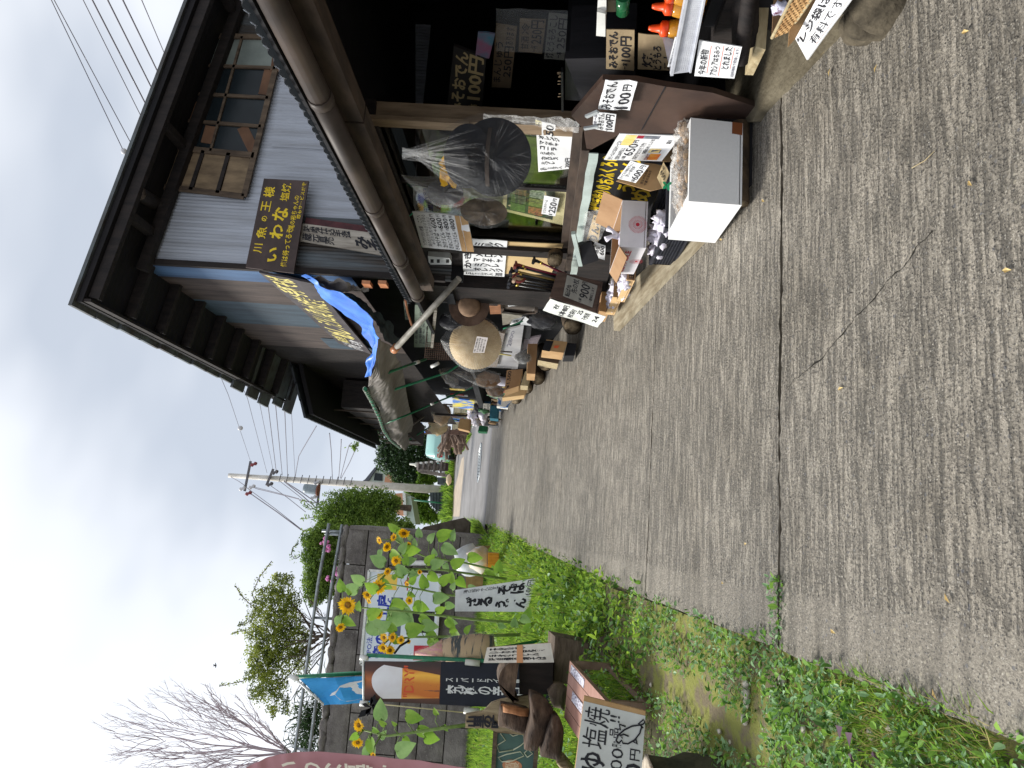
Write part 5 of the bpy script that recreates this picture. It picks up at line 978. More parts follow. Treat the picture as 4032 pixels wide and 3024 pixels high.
WOV = mat('woven_grey', lin(150, 142, 136), lin(80, 72, 70), rough=.8, scale=60, bump=.6, bscale=60)
panel('woven_basket', 'grey woven basket rim curving across the grey plastic sheet', 'basket', [('k', 1140, 950), ('k', 1290, 580), ('k', 1350, 590), ('k', 1260, 955)], 2.08, WOV)
panel('black_tray', 'small black panel beside the pale sheets under the hats', 'panel', [('k', 1555, 640), ('k', 1550, 505), ('k', 1640, 510), ('k', 1625, 650)], 2.15, BLACK)
panel('postcard_rack', 'grey rack of packets above the brown cartons', 'rack', [('k', 1540, 780), ('k', 1560, 650), ('k', 1740, 620), ('k', 1700, 700)], 2.2, mat('rack_stripes', lin(140, 130, 140), lin(60, 56, 60), rough=.5, scale=30, stretch=(1, 1, 6)))
pbox('brown_carton', 'plain brown carton with a pale flap beyond the stick box', 'carton', [('k', 1590, 1025), ('k', 1600, 700), ('k', 1705, 700), ('k', 1680, 1030)], 8.6, .4, CIN, mside=CARD)
pbox('printed_carton', 'brown carton with a black band and orange print beyond the stick box', 'carton', [('k', 1755, 770), ('k', 1800, 655), ('k', 2030, 680), ('k', 1990, 800)], 7.9, .35, CARD, mside=CARD)
mb = MB(); poly(mb, [('k', 1790, 665), ('k', 1880, 672), ('k', 1835, 785), ('k', 1755, 770)], .003, BLACK, Y=7.89); poly(mb, [('k', 1890, 720), ('k', 1945, 720), ('k', 1925, 750), ('k', 1880, 745)], .003, mat('orange_ink', lin(220, 100, 60), bump=0), Y=7.885); solo('carton_print', mb, 'black band and orange mark printed on the brown carton', 'print', at(('k', 1850, 720), Y=7.89))
pbox('wooden_crate', 'old wooden crate standing on end near the lane beyond the stick box', 'crate', [('k', 1710, 880), ('k', 1745, 790), ('k', 1960, 800), ('k', 1930, 920)], 8.3, .3, WOOD, mside=PALEW)
pbox('black_box', 'black box at the lane edge below the printed carton', 'box', [('k', 1995, 830), ('k', 2030, 690), ('k', 2130, 700), ('k', 2110, 830)], 7.95, .3, BLACK)
t, P, b = pbox('marked_carton', 'brown carton marked 1500 yen under the white hat', 'carton', [('k', 1345, 1210), ('k', 1370, 990), ('k', 1545, 975), ('k', 1500, 1160)], 9.6, .4, CIN, mside=CARD); ink = MB(); s_, n_ = quad_surf([p + Vector((0, -.002, 0)) for p in P]); write(ink, s_, '¥1,500', .05, .08, .95, .35); build('lettering', ink, b)
pbox('tan_carton', 'tan carton with slots beside the marked carton', 'carton', [('k', 1320, 1290), ('k', 1420, 1160), ('k', 1600, 1165), ('k', 1560, 1260)], 10.2, .3, mat('pale_carton'  , (.6, .45, .3)))
pbox('fruit_crate', 'shallow pale wooden crate beside the brown carton', 'crate', [('k', 1520, 1155), ('k', 1570, 1000), ('k', 1640, 1020), ('k', 1600, 1160)], 9.3, .3, PALEW, PALEW, th=.01)
t, P, b = pbox('fish_sack', 'white and blue printed sack by the far logs', 'sack', [('k', 1260, 1380), ('k', 1275, 1280), ('k', 1440, 1280), ('k', 1380, 1395)], 11.2, .2, mat('sack_print', lin(225, 222, 215), lin(60, 110, 170), rough=.5, scale=9, lo=.42, hi=.46))
mb = blob(MB(), at(('k', 1320, 1110), X=2.02), (.07, .06, .16), mat('white_mesh_cloth', lin(210, 208, 222), lin(190, 188, 204), rough=.7), .2); solo('sun_cap', mb, 'white cap lying on the marked carton', 'cap', at(('k', 1320, 1110), X=2.02))
P = quadpx([('k', 780, 1395), ('k', 780, 1292), ('k', 1018, 1325), ('k', 1005, 1425)], X=2.1)
sign('fan_packet', 'bright blue and yellow printed packet hanging among the far goods', P, [], face=mat('fan_print', lin(40, 120, 220), lin(240, 220, 80), rough=.3, scale=5, lo=.45, hi=.55), th=.02, cat='packet')
P = quadpx([('k', 1105, 1490), ('k', 1115, 1350), ('k', 1190, 1355), ('k', 1180, 1500)], X=2.08)
sign('price_card', 'grey card reading 600 above the blue-green crate', P, [('お茶菓子', .1, .1, .9, .4), ('600', .3, .5, .95, .92)], face=GS, th=.004)
def crate(name, label, cs, Y, dep, m):
    t, P, b = pbox(name, label, 'crate', cs, Y, dep, m, m, th=.02)
    for k in range(1, 4):
        mb = MB(); a = P[0].lerp(P[3], k / 4); c = P[1].lerp(P[2], k / 4); mb.beam(a + Vector((0, -.006, 0)), c + Vector((0, -.006, 0)), .012, .012, m); build('rib', mb, t)
crate('plastic_crate', 'blue-green plastic crate under the grey 600 card', [('k', 1182, 1510), ('k', 1190, 1375), ('k', 1285, 1385), ('k', 1275, 1520)], 12.2, .3, mat('teal_crate', lin(50, 120, 140), lin(36, 92, 110), rough=.45, bump=.1))
crate('plastic_crate', 'green plastic crate at the far end of the stalls', [('k', 1055, 1655), ('k', 1070, 1590), ('k', 1165, 1600), ('k', 1150, 1659)], 13.8, .3, mat('green_crate', lin(20, 110, 70), lin(14, 84, 52), rough=.45, bump=.1))
for c, l, m in ((('k', 1090, 1530), 'striped plastic bags above the blue-green crate', mat('striped_bag', lin(215, 212, 222), lin(120, 50, 60), rough=.4, scale=24, lo=.38, hi=.42)), (('k', 1060, 1440), 'white bags piled beside the grey 600 card', TIS)):
    mb = MB(); p = at(c, X=2.1)
    for k in range(5): blob(mb, p + Vector((random.uniform(-.1, .1), random.uniform(-.15, .15), random.uniform(-.12, .12))), (.12, .1, .08), m, .8, 3, 14)
    solo('bag_pile', mb, l, 'bags', p, kind='stuff')
pbox('tilted_carton', 'open brown carton beside the straw hats near the far end', 'carton', [('k', 835, 1620), ('k', 860, 1520), ('k', 975, 1520), ('k', 960, 1650)], 13.2, .3, CARD, CIN)
mb = MB(); mb.beam(at(('k', 590, 1468), X=2.0), at(('k', 1210, 1500), X=2.0), .04, .04, WOODD); solo('prop_post', mb, 'thin dark wooden prop standing before the far hats', 'post', at(('k', 1200, 1500), X=2.0))
mb = MB(); A = [at(('m', *p), X=2.25) for p in ((470, 300), (490, 240), (560, 220))]; B_ = [at(('m', *p), X=2.25) for p in ((460, 420), (560, 430), (650, 350))]; ribbon(mb, A, B_, BLT, 14, .1); solo('blue_sheet', mb, 'blue plastic sheet hanging near the parked car', 'sheet', A[0])
for i, (a, b_) in enumerate(((( 'k', 760, 1500), ('k', 850, 1530)), (('m', 1020, 150), ('m', 1130, 190)), (('m', 620, 110), ('m', 720, 130)))):
    mb = MB(); p, q = at(a, X=2.4), at(b_, X=2.4); mb.box((p + q) / 2, (.1, .3, abs(p.z - q.z) + .1), BLT); solo('blue_sheet', mb, ('scrap of blue sheet behind the beige hat', 'blue sheet patch between the straw hats and the cartons', 'small blue sheet patch under the awning end')[i], 'sheet', p)
# dark clutter under the awning between hats: small boxes and sticks
mb = MB(); mb.beam(at(('m', 1260, 380), X=2.35), at(('m', 640, 370), X=2.35), .12, .12, mat('dead_vine', lin(110, 84, 70), lin(70, 52, 44), rough=.9, bump=.6)); solo('old_post', mb, 'reddish weathered post at the far end of the stalls', 'post', at(('m', 1260, 380), X=2.35))
FW = mat('firewood', lin(150, 128, 112), lin(66, 48, 42), rough=.9, scale=3, bump=.6)
for i in range(46):
    c = at(('m', random.uniform(880, 1210), random.uniform(400, 590)), Y=random.uniform(20, 22)); a = random.uniform(-1, 1); d = Vector((math.cos(a), random.uniform(-.3, .3), math.sin(a) * .5)) * random.uniform(.15, .42)
    mb = MB(); mb.tube([c - d, c + Vector((0, 0, random.uniform(-.03, .03))), c + d], random.uniform(.025, .06), FW, 6); solo('firewood', mb, 'split firewood stick in the tangled pile before the parked car', 'firewood', c - d, 'firewood pile before the car')
GC = [('red', (190, 60, 60)), ('white', (222, 222, 222)), ('tan', (196, 160, 116)), ('yellow', (226, 196, 90)), ('blue', (80, 130, 190)), ('brown', (110, 80, 60)), ('green', (80, 130, 90)), ('grey', (150, 150, 150))]
rg = random.Random(5)
for i in range(64):
    u = rg.random(); cx = 1430 - 300 * u + rg.uniform(-110, 90); cy = 1000 + 600 * u; n_, c_ = rg.choice(GC); p = at(('k', cx, cy), X=2.05 + .35 * rg.random()); mb = MB(); m = mat('goods_' + n_, lin(*c_), lin(*[int(q * .75) for q in c_]), rough=.5, scale=30, bump=.1)
    k = rg.randrange(3)
    if k == 0: mb.box(p, (rg.uniform(.05, .14), rg.uniform(.05, .2), rg.uniform(.06, .2)), m, rz=rg.uniform(-.4, .4)); kd = 'box'
    elif k == 1: h = rg.uniform(.1, .22); mb.lathe([(.03, 0), (.035, .01), (.035, h * .7), (.014, h * .85), (.014, h)], p - Vector((0, 0, h / 2)), m, 10); kd = 'bottle'
    else: blob(mb, p, (.05, .07, .09), m, .8, 3, 12); kd = 'bag'
    solo('stall_' + kd, mb, 'small %s %s among the crowded goods of the far stall' % (n_, kd), kd, p, 'small goods of the far stall')
for i in range(26):
    u = rg.random(); cx = 700 + 300 * rg.random(); cy = 1180 + 450 * u; n_, c_ = rg.choice(GC); p = at(('k', cx, cy), X=2.2 + .3 * rg.random()); mb = MB(); m = mat('goods_' + n_, lin(*c_)); mb.slab(lambda a, b: p + Vector((.0, .14 * (a - .5), -.24 * b + .015 * math.sin(a * 9 + i))), 6, 4, .012, (-1, 0, 0), m); mb.tube([p, p + Vector((.02, 0, .12))], .003, ROPE, 4)
    solo('hanging_packet', mb, 'small %s packet hung on a string above the far stall' % n_, 'packet', p, 'packets hung above the far stall')
# honey stand
PLB = mat('basket_white', lin(205, 208, 216), lin(185, 188, 198), rough=.35, scale=20, bump=.05)
hb_ = thing('honey_basket', 'white perforated plastic basket holding the orange-capped honey bottles', 'basket', at(('c', 1160, 600), X=2.1)); q = qp([(('c', 945, 800), dict(Y=3.02)), (('c', 1110, -60), dict(Y=2.62)), (('c', 1320, -60), dict(Y=2.62)), (('c', 1158, 775), dict(Y=3.02))]); s_, n_ = quad_surf(q)
mb = MB(); mb.beam(s_(0, .02, .004), s_(1, .02, .004), .012, .02, PLB, up=n_); mb.beam(s_(0, .97), s_(1, .97), .008, .02, PLB, up=n_)
nu_, nv_ = 44, 9
for i in range(nu_ + 1): mb.beam(s_(i / nu_, .04), s_(i / nu_, .97), .0052, .003, PLB, up=n_)
for j in range(nv_ + 1): mb.beam(s_(0, .05 + .92 * j / nv_), s_(1, .05 + .92 * j / nv_), .006, .0034, PLB, up=n_)
bk = s_(0, 0) ; dd = n_ * -.22
mb.hexa([s_(0, 1), s_(1, 1), s_(1, 1) + Vector((0, 0, .004)), s_(0, 1) + Vector((0, 0, .004))] + [p + dd for p in (s_(0, 1), s_(1, 1), s_(1, 1) + Vector((0, 0, .004)), s_(0, 1) + Vector((0, 0, .004)))], PLB)
mb.hexa([s_(0, 0), s_(0, 1), s_(0, 1) + n_ * -.003, s_(0, 0) + n_ * -.003] + [p + dd for p in (s_(0, 0), s_(0, 1), s_(0, 1), s_(0, 0))], PLB); build('lattice', mb, hb_)
sign('basket_label', 'sheer plain label strip', [s_(.02, -.12, -.03), s_(.42, -.02, -.03), s_(.42, .35, -.03), s_(.02, .30, -.03)], [('国産はちみつ', .1, .1, .8, .3, GREYI), ('天然アカシア', .1, .45, .8, .65, GREYI)], th=.002, parent=hb_)
HON = bpy.data.materials.new('honey'); HON.use_nodes = True; b = HON.node_tree.nodes['Principled BSDF']; b.inputs['Base Color'].default_value = (.75, .34, .03, 1); b.inputs['Roughness'].default_value = .08; b.inputs['Transmission Weight'].default_value = .35
CAP = mat('orange_cap', lin(240, 84, 28), lin(225, 70, 22), rough=.35, scale=10, bump=0)
bt = None
for i, (c, l) in enumerate(((('c', 860, 350), 'honey bottle with an orange squeeze cap, nearer the basket corner'), (('c', 905, 110), 'honey bottle with an orange squeeze cap, middle of the basket'), (('c', 925, -30), 'honey bottle with an orange squeeze cap at the picture edge'))):
    p = at(c, Y=2.98 - .13 * i); p0 = p + Vector((.06, .06, -.16))
    if bt is None:
        bt = thing('honey_bottle', l, 'bottle', p0, 'honey bottles in the white basket')
        mb = MB(); mb.lathe([(.036, 0), (.042, .01), (.042, .10), (.036, .125), (.026, .135)], p0, HON, 20); build('bottle', mb, bt)
        mb = MB(); mb.lathe([(.034, .132), (.034, .158), (.026, .165), (.018, .17), (.014, .20), (.009, .215), (.007, .216)], p0, CAP, 20); build('cap', mb, bt)
        mb = MB(); mb.lathe([(.0428, .03), (.0428, .09)], p0, WPL, 20); mb.f = mb.f[:-2]; mb.m = mb.m[:-2]; mb.sm = mb.sm[:-2]; build('label', mb, bt)
    else:
        r = bt.copy(); COL.objects.link(r); r.location = p0; r['label'] = l; r['_p'] = [*p0]
        for ch in list(bt.children): q_ = ch.copy(); COL.objects.link(q_); q_.parent = r
P = qp([(('c', 1200, 828), dict(Y=3.04)), (('c', 1252, 440), dict(Y=2.86)), (('c', 1718, 512), dict(Y=2.83)), (('c', 1635, 856), dict(Y=3.0))])
RU = mat('red_underline', lin(230, 140, 130), rough=.7, bump=0)
def uline(vs):
    def f(s, n, b, t):
        mb = MB()
        for u0, u1, v in vs: mb.slab(lambda u, w: s(u0 + (u1 - u0) * u, v + .018 * w, .0012), 3, 1, .0006, n, RU); 
        build('underline', mb, b)
    return f
sign('honey_label', 'white rounded card announcing new acacia honey below the basket', P, [('今年の新物', .06, .07, .78, .27, dict(bold=.01)), ('アカシア', .06, .36, .46, .54, dict(bold=.015)), ('はちみつ', .48, .38, .92, .53), ('とれました', .28, .62, .95, .80, dict(bold=.015)), ('(送料無料で配達します)', .05, .88, .95, .97, GREYI)], th=.005, extra=uline([(.1, .9, .29), (.05, .95, .58), (.3, .95, .83)]), amp=.001)
for a, b_, r, l in ((('c', 1750, 560), ('c', 1500, 200), .055, 'thick dark log under the honey card'), (('c', 1700, 780), ('c', 1640, 500), .03, 'short grey offcut under the honey card')):
    p, q = at(a, Y=2.95), at(b_, Y=2.75); log('log', l, p + Vector((.04, 0, 0)), q + Vector((.35, -.35, 0)), r, m=WOODD)
mb = MB(); p = at(('c', 1850, 640), Y=3.0); mb.hexa([at(('c', 1750, 815), Y=3.1), at(('c', 1870, 505), Y=2.9), at(('c', 1975, 540), Y=2.9), at(('c', 1840, 820), Y=3.1)] + [q + Vector((.4, -.1, 0)) for q in (at(('c', 1750, 815), Y=3.1), at(('c', 1870, 505), Y=2.9), at(('c', 1975, 540), Y=2.9), at(('c', 1840, 820), Y=3.1))], PALEW); solo('timber_block', mb, 'sawn pale timber block under the honey stand', 'timber', p)
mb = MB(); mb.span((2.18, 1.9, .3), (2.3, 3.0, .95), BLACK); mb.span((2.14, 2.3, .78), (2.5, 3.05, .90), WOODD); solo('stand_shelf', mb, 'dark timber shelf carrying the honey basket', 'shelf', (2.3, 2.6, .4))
# bag charge sign, cardboard and wicker tray at the picture edge
P = qp([(('L', 490, 322), dict(Y=2.72)), (('L', 700, -70), dict(Y=2.42)), (('L', 1010, -80), dict(Y=2.36)), (('L', 585, 502), dict(Y=2.68))])
sign('bag_charge_sign', 'white plastic sign about paid shopping bags tilted over the mossy boulder', P, [('※', .02, .1, .08, .25), ('レジ袋は', .1, .12, .92, .46, dict(bold=.02)), ('有料です。', .2, .56, .95, .90, dict(bold=.0))], th=.006, extra=uline([(.12, .95, .50), (.22, .97, .93)]), amp=.001)
WICK = mat('wicker', lin(206, 168, 116), lin(150, 112, 70), rough=.8, scale=22, bump=.8, stretch=(1, 1, 1), bscale=40)
tr_ = thing('wicker_tray', 'woven wicker and cardboard tray above the paid bag sign', 'tray', at(('L', 400, 150), Y=2.65))
q = qp([(('L', 295, 308), dict(Y=2.72)), (('L', 470, -40), dict(Y=2.45)), (('L', 640, -40), dict(Y=2.43)), (('L', 440, 250), dict(Y=2.68))]); s_, n_ = quad_surf(q); mb = MB()
for i in range(16):
    for j in range(7): mb.slab(lambda u, v: s_((i + u) / 16, (j + v) / 7, .004 + .004 * ((i + j) % 2) + .003 * math.sin(math.pi * (u if (i + j) % 2 else v))), 2, 2, .002, n_, WICK)
build('weave', mb, tr_); mb = MB(); mb.tube([s_(0, 0, .004), s_(1, 0, .004)], .007, PALEW, 8); mb.tube([s_(0, 1, .004), s_(1, 1, .004)], .006, PALEW, 8); build('rim', mb, tr_)
mb = MB(); poly(mb, [('L', 440, 250), ('L', 640, -40), ('L', 700, -60), ('L', 490, 322), ('L', 430, 390)], .004, CARD, Y=2.62); build('cardboard', mb, tr_)
mb = MB(); poly(mb, [('L', 295, 300), ('L', 310, -30), ('L', 480, -30), ('L', 440, 50)], .004, CIN, Y=2.75); build('inner_card', mb, tr_)
p = at(('L', 375, 70), Y=2.62); solo('wrapped_sweet', blob(MB(), p, (.02, .03, .035), mat('sweet_wrap', lin(215, 215, 235), lin(90, 40, 60), rough=.3, scale=18, lo=.4, hi=.5), .6), 'white and red wrapped sweet in the wicker tray', 'packet', p)
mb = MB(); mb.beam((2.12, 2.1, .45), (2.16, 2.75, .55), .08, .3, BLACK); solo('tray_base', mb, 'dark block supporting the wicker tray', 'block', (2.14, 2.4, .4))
# ================================================================== LEFT SIDE OF THE LANE: signs, logs, bench
# stone-block retaining wall
def wall_mat():
    m = bpy.data.materials.new('wall_block'); m.use_nodes = True; t = m.node_tree; b = t.nodes['Principled BSDF']; n = t.nodes.new; l = t.links.new
    tx = n('ShaderNodeTexCoord'); a = n('ShaderNodeTexNoise'); a.inputs['Scale'].default_value = 1.6; a.inputs['Detail'].default_value = 6; a.inputs['Roughness'].default_value = .7
    c = n('ShaderNodeTexNoise'); c.inputs['Scale'].default_value = 30; c.inputs['Detail'].default_value = 4
    r = n('ShaderNodeValToRGB'); r.color_ramp.elements[0].position = .35; r.color_ramp.elements[0].color = (*lin(84, 78, 76), 1); r.color_ramp.elements[1].position = .68; r.color_ramp.elements[1].color = (*lin(136, 130, 124), 1)
    r2 = n('ShaderNodeValToRGB'); r2.color_ramp.elements[0].position = .62; r2.color_ramp.elements[0].color = (0, 0, 0, 1); r2.color_ramp.elements[1].position = .72; r2.color_ramp.elements[1].color = (.5, .5, .5, 1)
    mx_ = n('ShaderNodeMixRGB'); mx_.inputs[2].default_value = (*lin(170, 168, 158), 1)
    l(tx.outputs['Object'], a.inputs['Vector']); l(tx.outputs['Object'], c.inputs['Vector']); l(a.outputs['Fac'], r.inputs[0]); l(c.outputs['Fac'], r2.inputs[0]); l(r2.outputs[0], mx_.inputs[0]); l(r.outputs[0], mx_.inputs[1]); l(mx_.outputs[0], b.inputs['Base Color'])
    bp = n('ShaderNodeBump'); bp.inputs['Strength'].default_value = .6; bp.inputs['Distance'].default_value = .03; l(c.outputs['Fac'], bp.inputs['Height']); l(bp.outputs[0], b.inputs['Normal']); b.inputs['Roughness'].default_value = .9
    return m
WB = wall_mat(); YWL = 17.0
wt = thing('retaining_wall', 'tall dark wall of large weathered concrete blocks behind the sunflowers', 'wall', (-3, YWL, 2.4)); mb = MB()
mb.span((-9, YWL + .06, 1.9), (-.30, YWL + .5, 5.45), mat('wall_joint', lin(58, 54, 50), rough=1, bump=.3)); xr = -.27
z = 1.95; row = 0; hs = [.62, .50, .56, .44, .52, .50, .46]
while row < 7:
    h = hs[row]; x = xr
    k = 0
    while x > -9:
        w = (1.15 if (k or row % 2) else .75) + .25 * random.random(); g = .012
        pts = [Vector((x - w + g, YWL, z + g)), Vector((x - g, YWL, z + g)), Vector((x - g, YWL, z + h - g)), Vector((x - w + g, YWL, z + h - g))]
        tp_ = row == 6
        def fn(u, v, pts=pts, tp_=tp_):
            p = pts[0].lerp(pts[1], u).lerp(pts[3].lerp(pts[2], u), v); e_ = min(u, 1 - u, v, 1 - v); p.y += .012 * noise.noise(p * 4) + (.02 if e_ < .01 else 0)
            if tp_ and v > .8: p.z += .06 * noise.noise(Vector((p.x * 4, 1, 0)))
            return p
        mb.slab(fn, 8, 5, .2, (0, -1, 0), WB); x -= w; k += 1
    z += h; row += 1
build('blocks', mb, wt)
mb = MB(); mb.span((-.30, YWL - .02, 1.9), (-.22, YWL + 2.0, 5.50), WB); build('return_face', mb, wt)
mb = MB(); x = -.5
while x > -8: blob(mb, (x, YWL + .15, 5.62), (.22 + .1 * random.random(), .15, .10), WB, .5, 2, 12); x -= .35
build('rubble_top', mb, wt)
# pipe railing on the wall
STL = mat('galvanised_pipe', lin(150, 156, 160), lin(112, 116, 118), rough=.4, metal=.6, scale=6, bump=.1)
rl = thing('pipe_railing', 'double galvanised pipe railing running along the top of the block wall', 'railing', (-.3, YWL + .1, 5.6))
e = [at(('s', 985, 1130), Y=YWL + .1), at(('s', 1100, 1140), Y=YWL + .1)]
mb = MB(); mb.tube([e[0], at(('s', 890, 1659), Y=YWL + .1), at(('t', 1175, 1560), Y=YWL + .1), at(('t', 1160, 1650), Y=YWL + .1)], .035, STL, 8); build('rail', mb, rl)
mb = MB(); mb.tube([e[1], at(('s', 1010, 1659), Y=YWL + .1), at(('t', 1265, 1550), Y=YWL + .1), at(('t', 1250, 1650), Y=YWL + .1)], .035, STL, 8); build('rail', mb, rl)
for c0, c1 in ((('s', 925, 1195), ('s', 1140, 1205)), (('t', 1300, 745), ('t', 1420, 752)), (('t', 1160, 1535), ('t', 1290, 1560)), (('s', 950, 1220), ('s', 1150, 1232))):
    mb = MB(); mb.tube([at(c0, Y=YWL + .13), at(c1, Y=YWL + .13)], .03, STL, 8); build('post', mb, rl)
# low concrete wall end beyond, and white downpipe
mb = MB(); poly(mb, [('n', 1000, 310), ('n', 1040, 275), ('n', 1385, 195), ('n', 1435, 235), ('n', 1430, 345), ('n', 1250, 345)], .4, CONC, Y=18.2); solo('low_wall', mb, 'low sloping concrete kerb wall at the far corner of the block wall', 'wall', at(('n', 1430, 250), Y=18.2))
mb = MB(); mb.tube([at(('n', 885, 590), Y=16.9), at(('n', 1245, 590), Y=16.9)], .055, WPL, 10); solo('drain_pipe', mb, 'white plastic pipe standing against the block wall beside the sign board', 'pipe', at(('n', 1245, 590), Y=16.9))
# workshop sign board
BLU = mat('blue_lettering', lin(40, 60, 170), rough=.6, bump=0); SGN = mat('sign_panel_white', lin(226, 232, 240), lin(210, 218, 228), rough=.5, scale=2, bump=.02)
P = quadpx([('A', 50, 985), ('A', 128, 108), ('A', 800, 152), ('A', 745, 985)], Y=16.85)
def shopfront(s, n, b, t):
    mb = MB()
    for (u0, v0, u1, v1, m) in ((.30, .34, .72, .50, mat('sign_grey', lin(90, 105, 125), bump=0)), (.34, .62, .58, .95, mat('sign_dark', lin(40, 36, 40), bump=0)), (.04, .70, .20, .92, RED), (.80, .12, .97, .40, mat('sign_yellow', lin(240, 200, 90), bump=0))):
        mb.slab(lambda u, v: s(u0 + (u1 - u0) * u, v0 + (v1 - v0) * v, .004), 1, 1, .002, n, m)
    build('picture', mb, b); mb = MB()
    for a, c in (((0, 0), (1, 0)), ((0, 1), (1, 1)), ((0, 0), (0, 1)), ((1, 0), (1, 1))): mb.beam(s(*a, .01), s(*c, .01), .05, .05, WPL, up=n)
    build('frame', mb, b)
sign('direction_board', 'large white sign board with blue lettering on the block wall behind the sunflowers', P, [('NPO法人 蔦65会', .06, .05, .60, .13, BLU, dict(jit=0)), ('童の翻工房', .06, .14, .74, .34, BLU, dict(jit=0, bold=.04)), ('→', .80, .5, .95, .6, RED)], face=SGN, th=.05, amp=0, extra=shopfront, nu=2)
# zaru soba sign
P = qp([(('n', 1306, 1012), dict(Y=9.9)), (('n', 1312, 825), dict(Y=9.9)), (('n', 2020, 722), dict(Y=9.7)), (('n', 1938, 1015), dict(Y=9.9))])
STN = mat('paper_on_board', lin(228, 228, 232), lin(205, 205, 212), rough=.8, scale=6, bump=.3)
sign('noodle_sign', 'tall white paper sign for 600 yen noodles standing in the grass', P, [('滝の裕ちゃんおすすめ', .78, .10, .93, .62, {'vert': True, 'bold': .0}), ('ざる', .18, .14, .62, .50, {'vert': True, 'bold': .05}), ('そば', .58, .54, .94, .88, {'vert': True, 'bold': .05}), ('うどん', .10, .54, .44, .95, {'vert': True, 'bold': .05}), ('600円', .50, .90, .97, .98, {'bold': .01})], face=STN, back=mat('faded_pink_board', lin(190, 165, 155), rough=.8), th=.02, amp=.01)
# beer banner and its poles
NAV = mat('banner_navy', lin(18, 24, 42), lin(14, 18, 34), rough=.6, bump=.1)
BX = [('p', 360, 925), ('p', 372, 495), ('q', 960, 640), ('q', 940, 1100)]; Yb = 8.0
P = quadpx(BX, Y=Yb); bn = thing('beer_banner', 'tall navy cloth banner with a beer glass picture on green poles', 'banner', (P[2] + P[3]) / 2); s_, n_ = quad_surf(P, .02, 4)
HB = (at(('p', 1205, 700), Y=Yb) - P[0]).dot((P[3] - P[0]).normalized()) / (P[3] - P[0]).length
mb = MB(); mb.slab(lambda u, v: s_(u, v), 8, 24, .003, n_, NAV); cl = build('cloth', mb, bn)
def grad_mat(name, stops, ax=2, z0=0, z1=1):
    """printed colour bands across a printed picture"""
    m = bpy.data.materials.new(name); m.use_nodes = True; t = m.node_tree; b = t.nodes['Principled BSDF']; n = t.nodes.new; l = t.links.new
    tx = n('ShaderNodeTexCoord'); sp = n('ShaderNodeSeparateXYZ'); mr = n('ShaderNodeMapRange'); mr.inputs['From Min'].default_value = z0; mr.inputs['From Max'].default_value = z1; r = n('ShaderNodeValToRGB')
    l(tx.outputs['Object'], sp.inputs[0]); nz_ = n('ShaderNodeTexNoise'); nz_.inputs['Scale'].default_value = 6; ad = n('ShaderNodeMath'); ad.operation = 'MULTIPLY_ADD'; ad.inputs[1].default_value = .05; l(tx.outputs['Object'], nz_.inputs['Vector']); l(nz_.outputs['Fac'], ad.inputs[0]); l(sp.outputs[ax], ad.inputs[2]); l(ad.outputs[0], mr.inputs['Value']); l(mr.outputs[0], r.inputs[0])
    els = r.color_ramp.elements; els[0].position = stops[0][0]; els[0].color = (*stops[0][1], 1); els[1].position = stops[-1][0]; els[1].color = (*stops[-1][1], 1)
    for p, c in stops[1:-1]: e_ = els.new(p); e_.color = (*c, 1)
    l(r.outputs[0], b.inputs['Base Color']); b.inputs['Roughness'].default_value = .55; return m
zl = [(P[3] - bn.location).z, 0]; vz = lambda v: (s_(.5, v) - bn.location).z; ux_ = lambda u: (s_(u, .3) - bn.location).x
BRN = grad_mat('banner_brown', [(0, lin(50, 32, 28)), (.3, lin(110, 66, 50)), (.55, lin(190, 110, 60)), (.75, lin(90, 52, 42)), (1, lin(60, 42, 40))], 0, ux_(0), ux_(1))
mb = MB(); mb.slab(lambda u, v: s_(u, .005 + (HB - .005) * v, .001), 8, 12, .0008, n_, BRN); pic = build('picture_panel', mb, cl)
BEE = grad_mat('beer_gold', [(0, lin(255, 196, 90)), (.22, lin(206, 112, 40)), (.6, lin(214, 128, 44)), (.85, lin(250, 190, 70)), (1, lin(220, 130, 50))], 0, ux_(.1), ux_(.85))
def gl(v): return (.06 + .10 * max(0, (v - .1)), .99 - .30 * v)
mb = MB(); mb.slab(lambda u, v: s_(gl(.45 + .55 * v)[0] + (gl(.45 + .55 * v)[1] - gl(.45 + .55 * v)[0]) * u, HB * (.45 + .545 * v), .002), 10, 6, .0008, n_, BEE); build('beer', mb, pic)
FOM = mat('foam_print', lin(236, 236, 242), lin(222, 216, 220), rough=.6, scale=2, bump=0)
def foam(u, v):
    w = .5 + (u - .5); top_ = .10 + .16 * (2 * (u - .5)) ** 2 + .05 * (u < .5) * 0; vv = top_ + (.50 - top_) * v; a, b_ = gl(vv); return s_(a + (b_ - a) * u, HB * vv, .003)
mb = MB(); mb.slab(foam, 16, 8, .0008, n_, FOM); build('foam', mb, pic)
mb = MB(); ORL = mat('dry_red', lin(214, 84, 50), rough=.6, bump=0)
write(mb, s_, 'SUPER', .35, HB * .42, .66, HB * .49, ORL, jit=0, bold=.0); write(mb, s_, '"DRY"', .14, HB * .52, .90, HB * .66, ORL, jit=0, bold=.02); build('lettering', mb, pic)
mb = MB(); write(mb, s_, 'スーパードライ史上最高の', .54, HB + .03, .64, .92, WHT, vert=True, jit=0, bold=.02); write(mb, s_, '究極の辛口へ', .26, HB + .03, .47, .90, WHT, vert=True, jit=0, bold=.02); build('lettering', mb, cl)
mb = MB(); mb.tube([at(('p', 400, 430), Y=Yb), at(('p', 1450, 480), Y=Yb), at(('q', 960, 640), Y=Yb) - Vector((0, 0, .3))], .020, GRN, 8); build('pole', mb, bn)
mb = MB(); mb.tube([at(('p', 365, 970), Y=Yb), at(('p', 360, 430), Y=Yb)], .012, WPL, 8)
